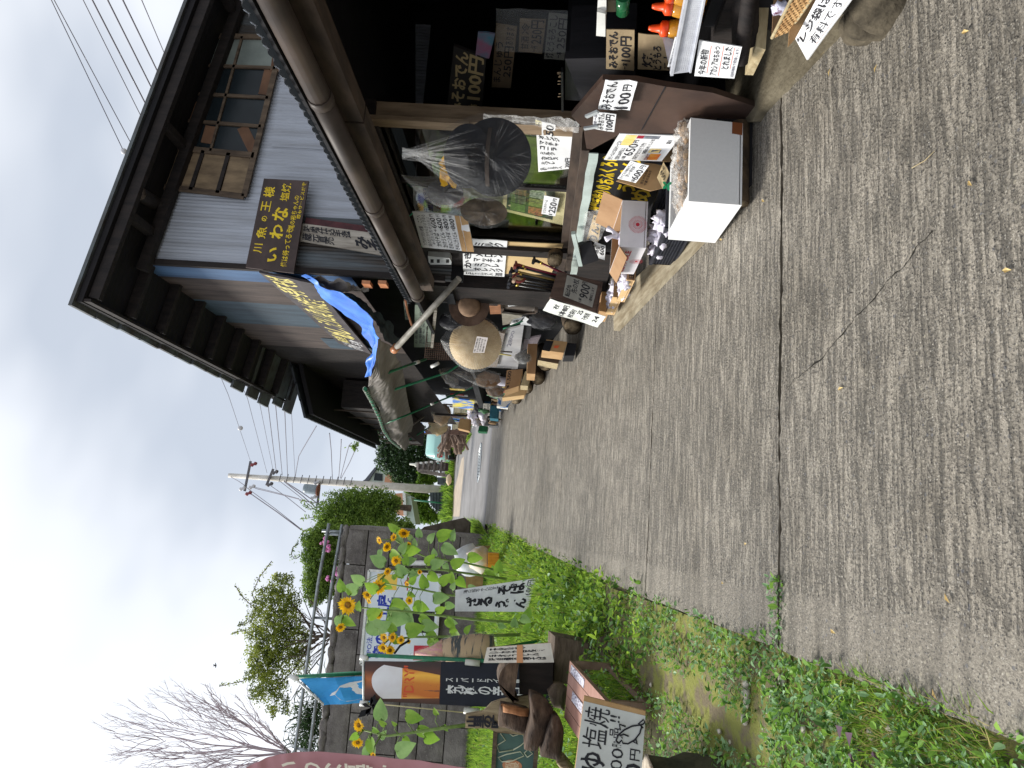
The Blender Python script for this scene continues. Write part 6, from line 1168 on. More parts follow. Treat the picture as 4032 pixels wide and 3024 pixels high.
for c in ((345, 455), (345, 955)): mb.tube([at(('p', c[0] - 20, c[1]), Y=Yb), at(('p', c[0] + 70, c[1] + 4), Y=Yb)], .028, WPL, 8)
build('cross_arm', mb, bn)
mb = MB(); mb.tube([at(('p', 365, 945), Y=Yb), at(('p', 1640, 1075), Y=Yb)], .006, mat('cord', lin(190, 180, 140), rough=.8, bump=0), 5); build('cord', mb, bn)
for c in ((1470, 505, 1630, 520), (1455, 1035, 1625, 1045)):
    mb = MB(); mb.tube([at(('p', c[0], c[1]), Y=Yb - .03), at(('p', c[2], c[3]), Y=Yb - .03)], .03, mat('clear_weight', lin(190, 190, 180), rough=.25, bump=0), 10); build('weight', mb, bn)
mb = MB(); c = at(('p', 445, 990), Y=Yb - .05)
for k in range(14): d = Vector((random.uniform(-1, 1), 0, random.uniform(-1, 1))) * .12; w = Vector((d.z, 0, -d.x)) * .2; mb.add([c - w * .4, c + d * .6 - w, c + d, c + d * .6 + w], [(0, 1, 2, 3)], BLACK)
c = at(('p', 760, 330), Y=Yb - .05); mb.tube([at(('p', 860, 270), Y=Yb), c, at(('p', 700, 410), Y=Yb)], .012, BLACK, 5); build('black_ribbon', mb, bn)
# ice cream flag
FBL = mat('flag_blue', lin(60, 160, 222), lin(50, 145, 208), rough=.6, scale=3, bump=.1)
P = quadpx([('t', 1355, 1275), ('t', 1205, 1115), ('t', 1640, 1100), ('t', 1640, 1262)], Y=9.0)
def cream(s, n, b, t):
    mb = MB(); pts = [(.30, .0 + .26), (.42, .33), (.52, .42), (.70, .50), (.80, .62), (.86, .80), (.9, 1.0), (.40, 1.0), (.22, .86), (.14, .66), (.10, .50), (.18, .40), (.36, .36)]
    pts = [(u, min(v * 1.25 - .1, 1)) for u, v in pts]; mb.prism([s(u, v, .004) for u, v in pts], n * -.002, mat('soft_serve_print', lin(228, 228, 226), lin(206, 206, 206), rough=.7, scale=5, bump=0)); build('soft_serve_print', mb, b)
    mb = MB(); mb.tube([at(('t', 1140, 1108), Y=9.0), at(('t', 1600, 1080), Y=9.0), at(('p', 360, 620), Y=9.0), Vector((-1.25, 9.0, 1.4))], .022, GRN, 8); build('pole', mb, t)
    mb = MB(); mb.tube([at(('t', 1165, 1105), Y=9.0), at(('t', 1355, 1275), Y=9.0)], .012, WPL, 6); mb.tube([at(('t', 1140, 1108), Y=9.0), at(('t', 1200, 1112), Y=9.0)], .032, WPL, 8); build('cross_arm', mb, t)
sign('ice_cream_flag', 'small bright blue flag with a white soft-serve print above the beer banner', P, [], face=FBL, th=.004, amp=.05, extra=cream, cat='flag')
# pink tarp banner at the left edge
PNK = mat('faded_pink_tarp', lin(186, 136, 140), lin(166, 116, 122), rough=.6, scale=2, bump=.3, bscale=5)
Yp = 4.3
mb = MB(); top = [at(('t', 880, 1655), Y=Yp), at(('t', 1010, 1592), Y=Yp), at(('t', 1150, 1565), Y=Yp), at(('t', 1300, 1558), Y=Yp), at(('p', 420, 1525), Y=Yp), at(('p', 1000, 1585), Y=Yp), at(('p', 1480, 1659), Y=Yp)]
lo_ = [p + Vector((-.55, .2, 0)) for p in top]; mb.slab(lambda u, v: ip(top, u).lerp(ip(lo_, u), v) + Vector((0, .02 * noise.noise(Vector((u * 14, v * 8, 0))), 0)), 40, 12, .004, (0, -1, 0), PNK, smooth=True); pk = solo('pink_banner', mb, 'faded pink cloth banner with worn white lettering at the left edge', 'banner', top[-1])
ink = MB(); s_, n_ = quad_surf(quadpx([('t', 1090, 1700), ('t', 1060, 1585), ('p', 700, 1590), ('p', 700, 1800)], Y=Yp - .02)); write(ink, s_, 'いわな塩焼', -.2, .02, .8, .95, mat('worn_white', lin(222, 214, 196), rough=.8), vert=True, bold=.02); build('lettering', ink, pk)
# paper-wrapped umbrella bag behind the banner
t = thing('bagged_umbrella', 'tall clear bag of pink and striped cloth hanging beside the banner pole', 'bag', at(('n', 1700, 1300), Y=8.1)); a = at(('n', 915, 1385), Y=8.1); b_ = at(('n', 1690, 1300), Y=8.1)
mb = MB(); L_ = (b_ - a).length; mb.lathe([(.01, 0), (.05, L_ * .15), (.10, L_ * .3), (.135, L_ * .45), (.14, L_ * .65), (.14, L_ * .88), (.10, L_ * .97), (.02, L_)], a, FILM, 24, axis=(b_ - a), wob=.25); build('plastic_bag', mb, t)
SC1 = mat('stripe_cloth', lin(180, 156, 124), lin(64, 70, 72), rough=.8, scale=5, stretch=(.4, .4, 3.2), lo=.46, hi=.5, bump=.3); SC2 = mat('pink_cloth', lin(216, 150, 164), lin(226, 190, 150), rough=.7, scale=8, stretch=(4, 4, .6), bump=.6)
mb = MB(); mb.lathe([(.02, L_ * .06), (.06, L_ * .25), (.10, L_ * .38)], a, SC2, 20, axis=(b_ - a), wob=.4); build('pink_cloth', mb, t)
mb = MB(); mb.lathe([(.10, L_ * .38), (.12, L_ * .5), (.125, L_ * .8), (.09, L_ * .95)], a, SC1, 20, axis=(b_ - a), wob=.2); build('striped_cloth', mb, t)
# yellow crate with wrapped white bottles, cardboards
P = quadpx([('o', 335, 775), ('o', 335, 625), ('o', 452, 635), ('o', 452, 770)], Y=13.0); YC = mat('yellow_crate', lin(236, 168, 40), lin(216, 146, 28), rough=.5, bump=.1)
t, P, b = pbox('yellow_crate', 'orange-yellow plastic crate in the grass below the wrapped white bottles', 'crate', [('o', 335, 790), ('o', 335, 625), ('o', 455, 635), ('o', 452, 785)], 13.0, .4, YC, YC, th=.03)
for k in range(1, 5): mb = MB(); mb.beam(P[0].lerp(P[1], k / 5) + Vector((0, -.01, 0)), P[3].lerp(P[2], k / 5) + Vector((0, -.01, 0)), .02, .02, YC); build('rib', mb, t)
CRT = mat('crepe_white', lin(230, 232, 236), lin(200, 204, 212), rough=.3, scale=5, bump=.6, bscale=12)
mb = blob(MB(), at(('o', 250, 700), Y=13.2), (.22, .2, .2), mat('cream_bag', lin(232, 200, 150), lin(226, 226, 226), rough=.3, scale=3, bump=.6), .3); solo('wrapped_bundle', mb, 'cream bundle in clear film sitting on the yellow crate', 'bundle', at(('o', 300, 710), Y=13.2))
mb = blob(MB(), at(('o', 120, 715), Y=13.4), (.26, .2, .26), CRT, .3); solo('white_bag', mb, 'white tied bag standing behind the cream bundle', 'bag', at(('o', 200, 700), Y=13.4))
for i, (cs, l) in enumerate((((('o', 115, 660), ('o', 110, 560), ('o', 370, 545), ('o', 330, 600), ('o', 200, 600)), 'brown cardboard behind the wrapped bundle, nearer the lane'), ((('n', 1405, 830), ('n', 1400, 650), ('n', 1560, 650), ('n', 1550, 790)), 'brown cardboard in the grass behind the sunflower stems'))):
    mb = MB(); poly(mb, list(cs), .02, mat('dull_card', lin(150, 124, 80), lin(126, 102, 62), rough=.85), Y=13.8); solo('cardboard_sheet', mb, l, 'cardboard', at(cs[2], Y=13.8))
# logs, stump and bench
GY = 6.6
WDG = mat('grey_timber', lin(118, 104, 90), lin(70, 60, 50), rough=.9, scale=4, bump=.8, stretch=(1, 1, 5), bscale=20)
P = quadpx([('q', 935, 840), ('q', 950, 385), ('q', 1365, 470), ('q', 1350, 850)], Y=GY); mb = MB(); mb.prism(P, Vector((0, .35, .05)), WDG); solo('timber_block', mb, 'huge square block of grey weathered timber behind the bench', 'timber', P[2])
P = [at(c, Y=6.45) for c in (('q', 600, 945), ('q', 600, 650), ('q', 930, 640), ('q', 925, 945))]; mb = MB(); mb.prism(P, Vector((0, .25, 0)), WOODD); solo('wood_block', mb, 'dark burnt wood block standing on the grey timber', 'block', P[3])
mb = MB(); pts = [at(('q', 400 + 200 * (1 - math.sin(t_)) , 815 - 195 * math.cos(t_)), Y=6.35) for t_ in np.linspace(0, math.pi, 14)]; pts = pts + [at(('q', 545, 1030), Y=6.35)]; mb.prism(pts, Vector((0, .35, .03)), mat('half_log_face', lin(112, 94, 78), lin(60, 48, 40), rough=.9, scale=7, bump=.7, stretch=(1, 1, 3))); solo('half_log', mb, 'half-round log slab laid like a roof on the dark block', 'log', pts[3])
PB = quadpx([('q', 255, 640), ('q', 290, 490), ('q', 905, 445), ('q', 938, 635)], Y=6.15); Q2 = mat('paper_on_board2', lin(225, 222, 212), lin(205, 200, 190), rough=.85, bump=.2)
sign('paper_notice', 'curled white notice of brush writing bound with tape, leaning on the half log', PB, [('味自慢の滝そば', .15, .05, .32, .9, {'vert': True, 'bold': .03}), ('手打うどん', .38, .05, .52, .8, {'vert': True, 'bold': .03}), ('いわな定食', .58, .05, .72, .9, {'vert': True, 'bold': .03}), ('天然水', .78, .05, .92, .6, {'vert': True, 'bold': .03})], face=Q2, back=CARD, th=.02, bow=.06, extra=lambda s, n, b, t: build('tape_band', MB().slab(lambda u, v: s(u, .47 + .09 * v, .004), 8, 1, .003, n, mat('paper_band', lin(206, 150, 106), rough=.7)) or None, b) if False else None)
mb = MB(); s_, n_ = quad_surf(PB, 0, 0, .06); mb.slab(lambda u, v: s_(u, .47 + .09 * v, .006), 8, 1, .003, n_, mat('paper_band', lin(206, 150, 106), rough=.7)); solo('tape_band', mb, 'brown tape band round the curled white notice', 'tape', PB[1])
DRW = mat('driftwood', lin(176, 160, 128), lin(118, 102, 78), rough=.9, scale=5, bump=.8, stretch=(5, 5, .7))
P = [at(c, Y=6.5) for c in (('q', 78, 1270), ('q', 82, 1140), ('q', 250, 1110), ('q', 330, 1030), ('q', 420, 1000), ('q', 700, 950), ('q', 720, 1000), ('q', 660, 1340), ('q', 380, 1310), ('q', 300, 1275))]
mb = MB(); mb.prism(P, Vector((0, .06, 0)), DRW); dw = solo('driftwood_sign', mb, 'pale driftwood slab with carved brush characters behind the logs', 'sign', P[6]); ink = MB(); s_, n_ = quad_surf(quadpx([('q', 80, 1270), ('q', 85, 1140), ('q', 430, 1120), ('q', 420, 1290)], Y=6.49)); write(ink, s_, '山里の味', .08, .02, .95, .98, vert=True, bold=.05); build('lettering', ink, dw)
LGW = mat('split_wood_orange', lin(170, 118, 76), lin(140, 92, 56), rough=.8, scale=5, bump=.5, stretch=(1, 1, 4))
def chunk(label, cs, Y, dep, m, ms=None):
    P = [at(c, Y=Y) for c in cs]; c0 = sum(P, Vector()) / len(P); mb = MB(); out_ = []
    for i in range(len(P)):
        for k in range(4): p = P[i].lerp(P[(i + 1) % len(P)], k / 4); out_.append(p + Vector((noise.noise(p * 8) * .02, 0, noise.noise(p * 8 + Vector((3, 0, 0))) * .02)))
    n = len(out_); r1 = [c0.lerp(p, .93) + Vector((0, -.0 + .02 * noise.noise(p * 11), 0)) for p in out_]; r0 = [c0.lerp(p, .62) + Vector((.01 * noise.noise(p * 9), -.045 + .03 * noise.noise(p * 13), .0)) for p in out_]; ro = [p + Vector((0, .06, 0)) for p in out_]; bk = [c0.lerp(p, .9) + Vector((0, dep, .02)) for p in out_]; ct = c0 + Vector((0, -.06, 0))
    vs = [ct] + r0 + r1 + ro + bk; fs = [(0, 1 + i, 1 + (i + 1) % n) for i in range(n)]
    for k_ in range(3): fs += [(1 + k_ * n + i, 1 + (k_ + 1) * n + i, 1 + (k_ + 1) * n + (i + 1) % n, 1 + k_ * n + (i + 1) % n) for i in range(n)]
    fs.append([1 + 3 * n + i for i in range(n)]); mb.add(vs, fs, m, True); return solo('split_log', mb, label, 'log', out_[0])
BKD = mat('dark_bark', lin(92, 74, 60), lin(44, 34, 28), rough=.95, scale=6, bump=1, stretch=(1, 1, 3), bscale=24)
chunk('upright split log with an orange cut face beside the driftwood', [('q', 430, 1035), ('q', 700, 1100), ('q', 700, 1345), ('q', 395, 1270)], 6.2, .2, BKD)
chunk('narrow orange freshly cut strip on the upright split log', [('q', 438, 1035), ('q', 700, 1095), ('q', 705, 1170), ('q', 440, 1110)], 6.18, .02, LGW)
chunk('thick twisted bark log lying across the pile, uppermost', [('q', 715, 960), ('q', 860, 1000), ('q', 920, 1100), ('q', 900, 1300), ('q', 760, 1520), ('q', 660, 1500), ('q', 700, 1250)], 5.9, .3, BKD)
chunk('dark split log lying below the twisted bark log', [('q', 915, 1165), ('q', 1010, 1190), ('q', 1045, 1300), ('q', 990, 1600), ('q', 805, 1575), ('q', 860, 1350)], 5.8, .3, BKD)
chunk('grey lichened log end between the timber block and the pile', [('q', 890, 940), ('q', 960, 870), ('q', 1060, 900), ('q', 1040, 1120), ('q', 930, 1080)], 6.3, .3, WDG)
chunk('pale crooked branch stump at the left edge under the logs', [('q', 960, 1600), ('q', 1060, 1590), ('q', 1130, 1657), ('q', 1020, 1700)], 5.9, .2, DRW)
for a, b_, r, l in ((('q', 1430, 440), ('q', 1490, 660), .07, 'short log lying under the grey timber block'), (('q', 1390, 780), ('q', 1400, 960), .05, 'peeled log under the bench')):
    p, q = at(a, Y=6.5), at(b_, Y=6.3); log('log', l, p, q, r, m=WDG)
# bench
BCH = mat('bench_slat', lin(176, 136, 122), lin(158, 118, 104), rough=.5, scale=4, bump=.1, stretch=(1, 6, 1)); BCE = mat('bench_frame', lin(124, 102, 86), lin(100, 80, 66), rough=.6, bump=.1)
bc = thing('bench', 'low bench of pinkish-brown slats with papers taped on, beside the logs', 'bench', (-1.3, 5.5, gz(5.5)))
fr_, nr_ = at(('r', 600, 430), Y=5.95), at(('r', 985, 862), Y=5.12); fl_ = at(('r', 543, 985), Y=6.0); nl_ = nr_ + (fl_ - fr_) * 1.05; print('bench', fr_, nr_, fl_)
def sb(u, v, l=0): return (fl_.lerp(fr_, u)).lerp(nl_.lerp(nr_, u), v) + Vector((0, 0, l))
for i in range(5):
    mb = MB(); mb.slab(lambda u, v: sb(i / 5 + .19 * u, v), 1, 1, .03, (0, 0, 1), BCH, BCE); build('slat', mb, bc)
for u, v in ((.97, .06), (.97, .94), (.03, .06), (.03, .94)):
    p = sb(u, v, -.03); mb = MB(); mb.beam(p, Vector((p.x + .0, p.y, gz(p.y) - .02)), .05, .05, BCE); build('leg', mb, bc)
mb = MB(); mb.beam(sb(.97, .06, -.28), sb(.97, .94, -.28), .04, .05, BCE); build('stretcher', mb, bc)
NP = mat('newsprint', lin(205, 205, 215), lin(120, 110, 130), rough=.7, scale=70, bump=.1, lo=.45, hi=.5)
for (u0, u1, v0, v1, l) in ((.82, .96, .06, .42, 0), (.42, .58, .16, .95, 0)):
    mb = MB(); mb.slab(lambda u, v: sb(u0 + (u1 - u0) * u, v0 + (v1 - v0) * v, .004), 1, 1, .003, (0, 0, 1), NP); build('taped_paper', mb, bc)
# fish sign on its stump
Ys = 3.92; FP = mat('fish_sign_paper', lin(206, 208, 206), lin(182, 184, 182), rough=.8, scale=4, bump=.25)
P = quadpx([('q', 1100, 2000), ('q', 1225, 1008), ('q', 1822, 1152), ('q', 1760, 2050)], Y=Ys)
def fish(s, n, b, t):
    def st(pts, w=.004):
        mb = MB(); mb.tube([s(u, v, .003) for u, v in pts], w, INK, 5, smooth=True); return mb
    c = []; F0 = (.70, .64); 
    out_ = [(.655, .60), (.68, .57), (.74, .60), (.80, .68), (.86, .80), (.90, .96), (.93, 1.0), (.955, .97), (.90, .90), (.865, .975), (.87, .95), (.80, .93), (.72, .86), (.665, .76), (.66, .68), (.69, .66), (.655, .62)]
    m1 = st(out_); m2 = st([(.73, .62), (.755, .68), (.745, .76)]); m3 = st([(.79, .62), (.85, .60), (.84, .70)]); m4 = st([(.70, .84), (.68, .90), (.74, .87)])
    for q in (m2, m3, m4, st([(.715, .655), (.72, .66)], .006)): m1.add(q.v, q.f, INK, True)
    build('fish_drawing', m1, b)
    mb = MB(); mb.slab(lambda u, v: s(1.0 + .05 * u, v, -.002), 2, 8, .02, n, CARD); build('card_edge', mb, b)
sign('grill_sign', 'big white sign for salt-grilled fish with a fish drawing, by the bench', P, [('あ', -.10, .06, .18, .40, dict(bold=.02)), ('ゆ', .34, .06, .52, .44, dict(bold=.02)), ('塩', .56, .05, .76, .42, dict(bold=.0)), ('焼', .78, .04, .97, .44, dict(bold=.0)), ('1000', .18, .52, .60, .70, dict(bold=.0)), ('円の', .61, .52, .67, .66), ('品', .70, .46, .80, .60), ('!!', .86, .44, .93, .60), ('500', -.1, .74, .47, 1.0, dict(bold=.0)), ('円', .50, .80, .62, .96)], face=FP, back=CARD, th=.03, amp=.002, extra=fish)
RNG_ = mat('stump_top', lin(206, 196, 178), lin(160, 148, 132), rough=.85, scale=14, bump=.5)
sp_ = Vector((-1.47, 4.12, gz(4.1))); st_ = thing('tree_stump', 'wide sawn tree stump at the bottom left with a pale cut top', 'stump', sp_); mb = MB(); mb.lathe([(.42, -.05), (.39, .1), (.38, .2), (.385, .30)], sp_, mat('stump_bark', lin(74, 72, 54), lin(36, 38, 28), rough=.95, scale=7, bump=1, bscale=24), 28, wob=.14); mb.f = mb.f[:-2]; mb.m = mb.m[:-2]; mb.sm = mb.sm[:-2]; build('bark', mb, st_)
mb = MB(); mb.lathe([(.388, .30), (.36, .306), (.001, .306)], sp_, RNG_, 28, wob=.14); build('cut_top', mb, st_)
# chalk sign
GCH = mat('chalkboard_green', lin(84, 112, 106), lin(66, 92, 88), rough=.8, scale=4, bump=.1)
P = quadpx([('q', 345, 1760), ('q', 372, 1285), ('q', 780, 1320), ('q', 740, 1800)], Y=6.7)
def leafd(s, n, b, t):
    CH = mat('chalk_line', lin(196, 200, 176), rough=.9, bump=0); mb = MB()
    for pts in ([(.62, .45), (.55, .12), (.68, .05), (.80, .25), (.93, .12), (1.0, .25), (.90, .42), (.97, .62), (.84, .75), (.72, .62), (.62, .45)], [(.36, .20), (.44, .10), (.52, .3), (.60, .62), (.52, .72), (.40, .45), (.36, .20)], [(.50, .80), (.58, .72), (.66, .80), (.58, .92), (.50, .80)]): mb.tube([s(u, v, .004) for u, v in pts], .005, CH, 5)
    build('leaf_drawing', mb, b); mb = MB(); mb.prism([s(.30 + .12 * math.cos(a), .45 + .24 * math.sin(a), .003) for a in np.linspace(0, 6.2, 18)], n * -.002, mat('faded_orange', lin(190, 130, 96), rough=.8)); o_ = build('orange_spot', mb, b); ink = MB(); write(ink, s, '和自家', .22, .28, .38, .62, mat('chalk_pale', lin(220, 200, 170)), vert=True); ink.v = [tuple(V(p) + n * .003) for p in ink.v]; build('lettering', ink, o_)
    mb = MB()
    for a, c in (((0, 0), (1, 0)), ((1, 0), (1, 1)), ((0, 1), (1, 1))): mb.beam(s(*a, .01), s(*c, .01), .035, .03, WOOD, up=n)
    build('frame', mb, b)
sign('chalkboard', 'green framed board with chalk leaf outlines at the left edge', P, [], face=GCH, th=.02, extra=leafd, cat='board')
# ================================================================== BACKGROUND
# utility pole
PCN = mat('pole_concrete', lin(206, 202, 196), lin(182, 178, 170), rough=.8, scale=3, bump=.1); DST = mat('dark_steel', lin(110, 108, 112), lin(80, 78, 82), rough=.5, metal=.4, bump=.1)
YP = 48; pt, pb_ = at(('s', 112, 712), Y=YP), at(('s', 2060, 845), Y=YP); pl_ = thing('utility_pole', 'tall concrete utility pole with transformer and crossarms at the lane head', 'utility pole', pb_)
mb = MB(); mb.tube([pb_ - Vector((0, 0, .5)), pb_.lerp(pt, .35), pt], [.28, .23, .14], PCN, 16); build('shaft', mb, pl_)
for a, b_ in ((('s', 303, 588), ('s', 250, 850)), (('s', 500, 655), ('s', 440, 800)), (('s', 905, 780), ('s', 885, 970))):
    mb = MB(); mb.beam(at(a, Y=YP - .25), at(b_, Y=YP - .25), .12, .12, DST); build('crossarm', mb, pl_)
TRF = mat('transformer_grey', lin(140, 152, 160), lin(120, 132, 140), rough=.4, bump=.05)
mb = MB(); a, b_ = at(('s', 885, 840), Y=YP - .7), at(('s', 768, 825), Y=YP - .7); d = (b_ - a); mb.lathe([(.29, 0), (.30, .1), (.30, d.length - .15), (.26, d.length)], a, TRF, 20, axis=d); build('transformer', mb, pl_)
mb = MB(); mb.lathe([(.36, -.08), (.36, .0)], a, mat('rust_plate', lin(120, 76, 62), rough=.8), 16, axis=d); build('transformer_tray', mb, pl_)
INS = mat('porcelain', lin(200, 200, 205), lin(190, 190, 195), rough=.3, bump=0); RIN = mat('red_clamp', lin(130, 60, 64), rough=.5, bump=0)
for c, m_ in (((330, 615), RIN), ((285, 868), RIN), ((232, 826), INS), ((315, 812), INS), ((470, 790), DST), ((515, 685), DST), ((850, 905), INS), ((880, 775), INS)):
    mb = MB(); p = at(('s', *c), Y=YP - .3); mb.lathe([(.05, -.22), (.13, -.12), (.07, 0), (.13, .12), (.05, .22)], p, m_, 8, axis=(-.4, 0, .8)); build('insulator', mb, pl_)
for c in range(560, 1190, 62):
    mb = MB(); p = at(('s', c, 735 + (c - 560) * .05), Y=YP - .3); mb.tube([p + Vector((-.26, 0, .05)), p + Vector((.26, -.05, -.05))], .025, DST, 6); build('step_bolt', mb, pl_)
mb = MB(); mb.tube([at(('s', 1560, 795), Y=YP - .35), at(('s', 1460, 788), Y=YP - .35)], .2, mat('ballast', lin(180, 182, 182), rough=.5), 8) if False else None
# wires
WIR = mat('cable', lin(96, 92, 104), rough=.6, bump=0)
def wire(label, pts, r=.022, cat='cable'):
    P_ = [at(c, Y=y) for c, y in pts]; out_ = []
    for i in range(len(P_) - 1):
        for k in range(6): out_.append(P_[i].lerp(P_[i + 1], k / 6))
    out_.append(P_[-1]); mb = MB(); mb.tube(out_, r, WIR, 5, cap=False); return solo('power_line', mb, label, cat, out_[0], 'power lines overhead')
nm = ['topmost', 'second', 'third', 'fourth', 'fifth', 'sixth', 'seventh']
W_ = [((305, 600), (108, 10), (1030, 1610), (260, 0)), ((445, 690), (275, 40), (1082, 1480), (288, 0)), ((495, 650), (375, 55), (1182, 1210), (580, 0)), ((528, 700), (448, 50), (1228, 1085), (672, 0)), ((578, 710), (515, 50), (1288, 925), (826, 0)), ((625, 715), (597, 90), (1350, 765), (978, 0)), ((690, 715), (655, 100), (1415, 580), (1168, 0))]
for i, (a, b_, c, d) in enumerate(W_):
    yb = 30; yc = 17.5; wd = .018 if i in (3, 4, 5) else .011
    wire('%s of the long power lines running from the utility pole over the barn' % nm[i], [(('s', *a), YP), (('s', *b_), yb), (('v', *c), yc), (('v', *d), 15.5 - i * .3), (('v', d[0] - 100, -220), 14.5 - i * .3)], wd * 1.0 if True else wd)
for c, Yq, l in ((('v', 990, 1520), 17.4, 'round joint clamp on the topmost power line above the barn roof'), (('s', 212, 300), 36, 'small round clamp on the topmost power line by the pole')):
    p = at(c, Y=Yq); solo('line_clamp', blob(MB(), p, .075 if Yq < 20 else .12, INS, .1), l, 'clamp', p)
LF = [((690, 730), (722, 545), (752, 490), (875, 282), 'thin cable looping from the pole to the tiled shed'), ((1015, 745), (1005, 500), (995, 400), (990, 345), 'single cable dropping behind the tiled shed'), ((1068, 755), (1085, 550), (1090, 450), (1092, 400), 'nearer paired cable below the single one'), ((1085, 735), (1130, 560), (1160, 450), (1180, 430), 'slack cable under the paired cable'), ((1090, 740), (1165, 600), (1200, 520), (1240, 430), 'lowest slack cable by the tiled shed')]
for a, b_, c, d, l in LF: wire(l, [(('s', *a), YP), (('s', *b_), 40), (('s', *c), 36), (('s', *d), 30)], .02)
LL = [((300, 870), (740, 1185), 'thick line falling left from the top crossarm'), ((270, 820), (755, 1190), 'line beside it falling left from the top crossarm'), ((130, 725), (250, 800), 'short stay from the pole top'), ((320, 810), (720, 915), 'line from the porcelain insulator toward the bushes'), ((340, 825), (840, 950), 'second line toward the bushes'), ((475, 800), (780, 1030), 'line from the middle crossarm toward the bushes'), ((590, 760), (890, 960), 'thick service line under the middle crossarm'), ((600, 770), (880, 1000), 'looping service line beside the thick one'), ((560, 765), (860, 1010), 'faint slack line into the bushes')]
for a, b_, l in LL: wire(l, [(('s', *a), YP), (('s', (a[0] + b_[0]) / 2 + 8, (a[1] + b_[1]) / 2), 44), (('s', *b_), 40)], .032 if 'thick' in l else .02)
# distant house roof
HR = mat('far_roof', lin(90, 94, 104), lin(70, 74, 82), rough=.6, bump=.1); HW = mat('far_wall_green', lin(178, 190, 182), rough=.8, bump=0); HO = mat('far_wall_orange', lin(190, 140, 110), rough=.8, bump=0)
hs_ = thing('far_house', 'distant house with a dark roof and orange lower wall beyond the pole', 'house', at(('s', 1530, 700), Y=60)); mb = MB(); poly(mb, [('s', 1270, 765), ('s', 1300, 745), ('s', 1385, 640), ('s', 1400, 650), ('s', 1320, 770)], 4, HR, Y=60); build('roof', mb, hs_)
mb = MB(); poly(mb, [('s', 1325, 768), ('s', 1400, 655), ('s', 1480, 690), ('s', 1480, 775)], 4, HW, Y=60.3); build('wall', mb, hs_); mb = MB(); poly(mb, [('s', 1480, 700), ('s', 1520, 705), ('s', 1530, 780), ('s', 1465, 778)], 4, HO, Y=60.2); build('wall', mb, hs_)
mb = MB(); poly(mb, [('s', 1385, 690), ('s', 1450, 700), ('s', 1450, 760), ('s', 1375, 755)], .1, GLD, Y=60.2); build('window', mb, hs_)
rs_ = thing('far_garage', 'low roof with a white gutter behind the hedge left of the pole', 'garage', at(('s', 1640, 1000), Y=44)); mb = MB(); poly(mb, [('s', 1625, 860), ('s', 1650, 870), ('s', 1662, 1065), ('s', 1635, 1060)], 2, WPL, Y=44); build('gutter', mb, rs_); mb = MB(); poly(mb, [('s', 1520, 990), ('s', 1560, 870), ('s', 1625, 865), ('s', 1640, 1060), ('s', 1590, 1060)], 2, HO, Y=44.2); build('wall', mb, rs_); mb = MB(); poly(mb, [('s', 1650, 880), ('s', 1700, 900), ('s', 1740, 1140), ('s', 1650, 1120)], 2, HW, Y=44.4); build('door', mb, rs_)
# dark block garden wall behind the verge
GW = mat('garden_block', lin(84, 90, 92), lin(56, 62, 64), rough=.9, scale=5, bump=.4)
mb = MB(); P = [at(c, Y=41) for c in (('m', 710, 1250), ('m', 940, 1245), ('m', 940, 1520), ('m', 810, 1520), ('m', 715, 1420))]; mb.prism([P[0], P[1], P[2], P[3], P[4]], Vector((0, .3, 0)), GW)
for k in range(5): mb.beam(at(('m', 760 + k * 44, 1250), Y=40.97), at(('m', 760 + k * 44, 1515), Y=40.97), .03, .04, mat('block_joint', lin(48, 52, 54), rough=1))
solo('garden_wall', mb, 'dark block garden wall under the hedge left of the utility pole', 'wall', P[2])
mb = MB(); mb.tube([at(('m', 480, 1360), Y=39), at(('m', 700, 1385), Y=39), at(('m', 970, 1415), Y=39)], .04, GRN, 6); solo('green_stake', mb, 'thin green stake standing before the dark garden wall', 'stake', at(('m', 970, 1415), Y=39))
# stone pagoda and stele
PGS = mat('pagoda_stone', lin(134, 126, 120), lin(84, 78, 76), rough=.9, scale=6, bump=.8); YG = 36
pg = thing('stone_pagoda', 'small five-roofed stone pagoda with white bells beside the parked car', 'pagoda', at(('Q', 590, 600), Y=YG))
pxm = lambda n_: n_ / 3.527 / F * YG
for i, cx in enumerate((170, 240, 312, 395, 485)):
    p = at(('Q', cx, 560), Y=YG); w = pxm(62 + i * 7); mb = MB()
    mb.hexa([p + Vector((-w, -w, 0)), p + Vector((w, -w, 0)), p + Vector((w * .6, -w * .6, pxm(20))), p + Vector((-w * .6, -w * .6, pxm(20)))] + [p + Vector((-w, w, 0)), p + Vector((w, w, 0)), p + Vector((w * .6, w * .6, pxm(20))), p + Vector((-w * .6, w * .6, pxm(20)))], PGS)
    mb.box(p + Vector((0, 0, -.03)), (w * 2.1, w * 2.1, .06), PGS); mb.box(p + Vector((0, 0, -pxm(34))), (w * 1.1, w * 1.1, pxm(56)), PGS); tr_ = build('tier', mb, pg)
    for sx_ in (-1, 1): mb = MB(); mb.lathe([(.05, -.16), (.055, -.05), (.02, 0)], p + Vector((sx_ * w * .85, -w, -.06)), WPL, 8); build('bell', mb, tr_)
p = at(('Q', 540, 560), Y=YG); mb = MB(); mb.box(p + Vector((0, 0, .05)), (pxm(110), pxm(90), pxm(110)), mat('pagoda_dark', lin(60, 44, 44), rough=.9)); build('base', mb, pg)
p0, p1 = at(('Q', 155, 530), Y=YG), at(('Q', 45, 518), Y=YG); mb = MB(); mb.tube([p0, p0.lerp(p1, .3), p0.lerp(p1, .35), p1], [.12, .10, .06, .045], mat('pale_stone', lin(200, 200, 190), rough=.7), 10); build('finial', mb, pg)
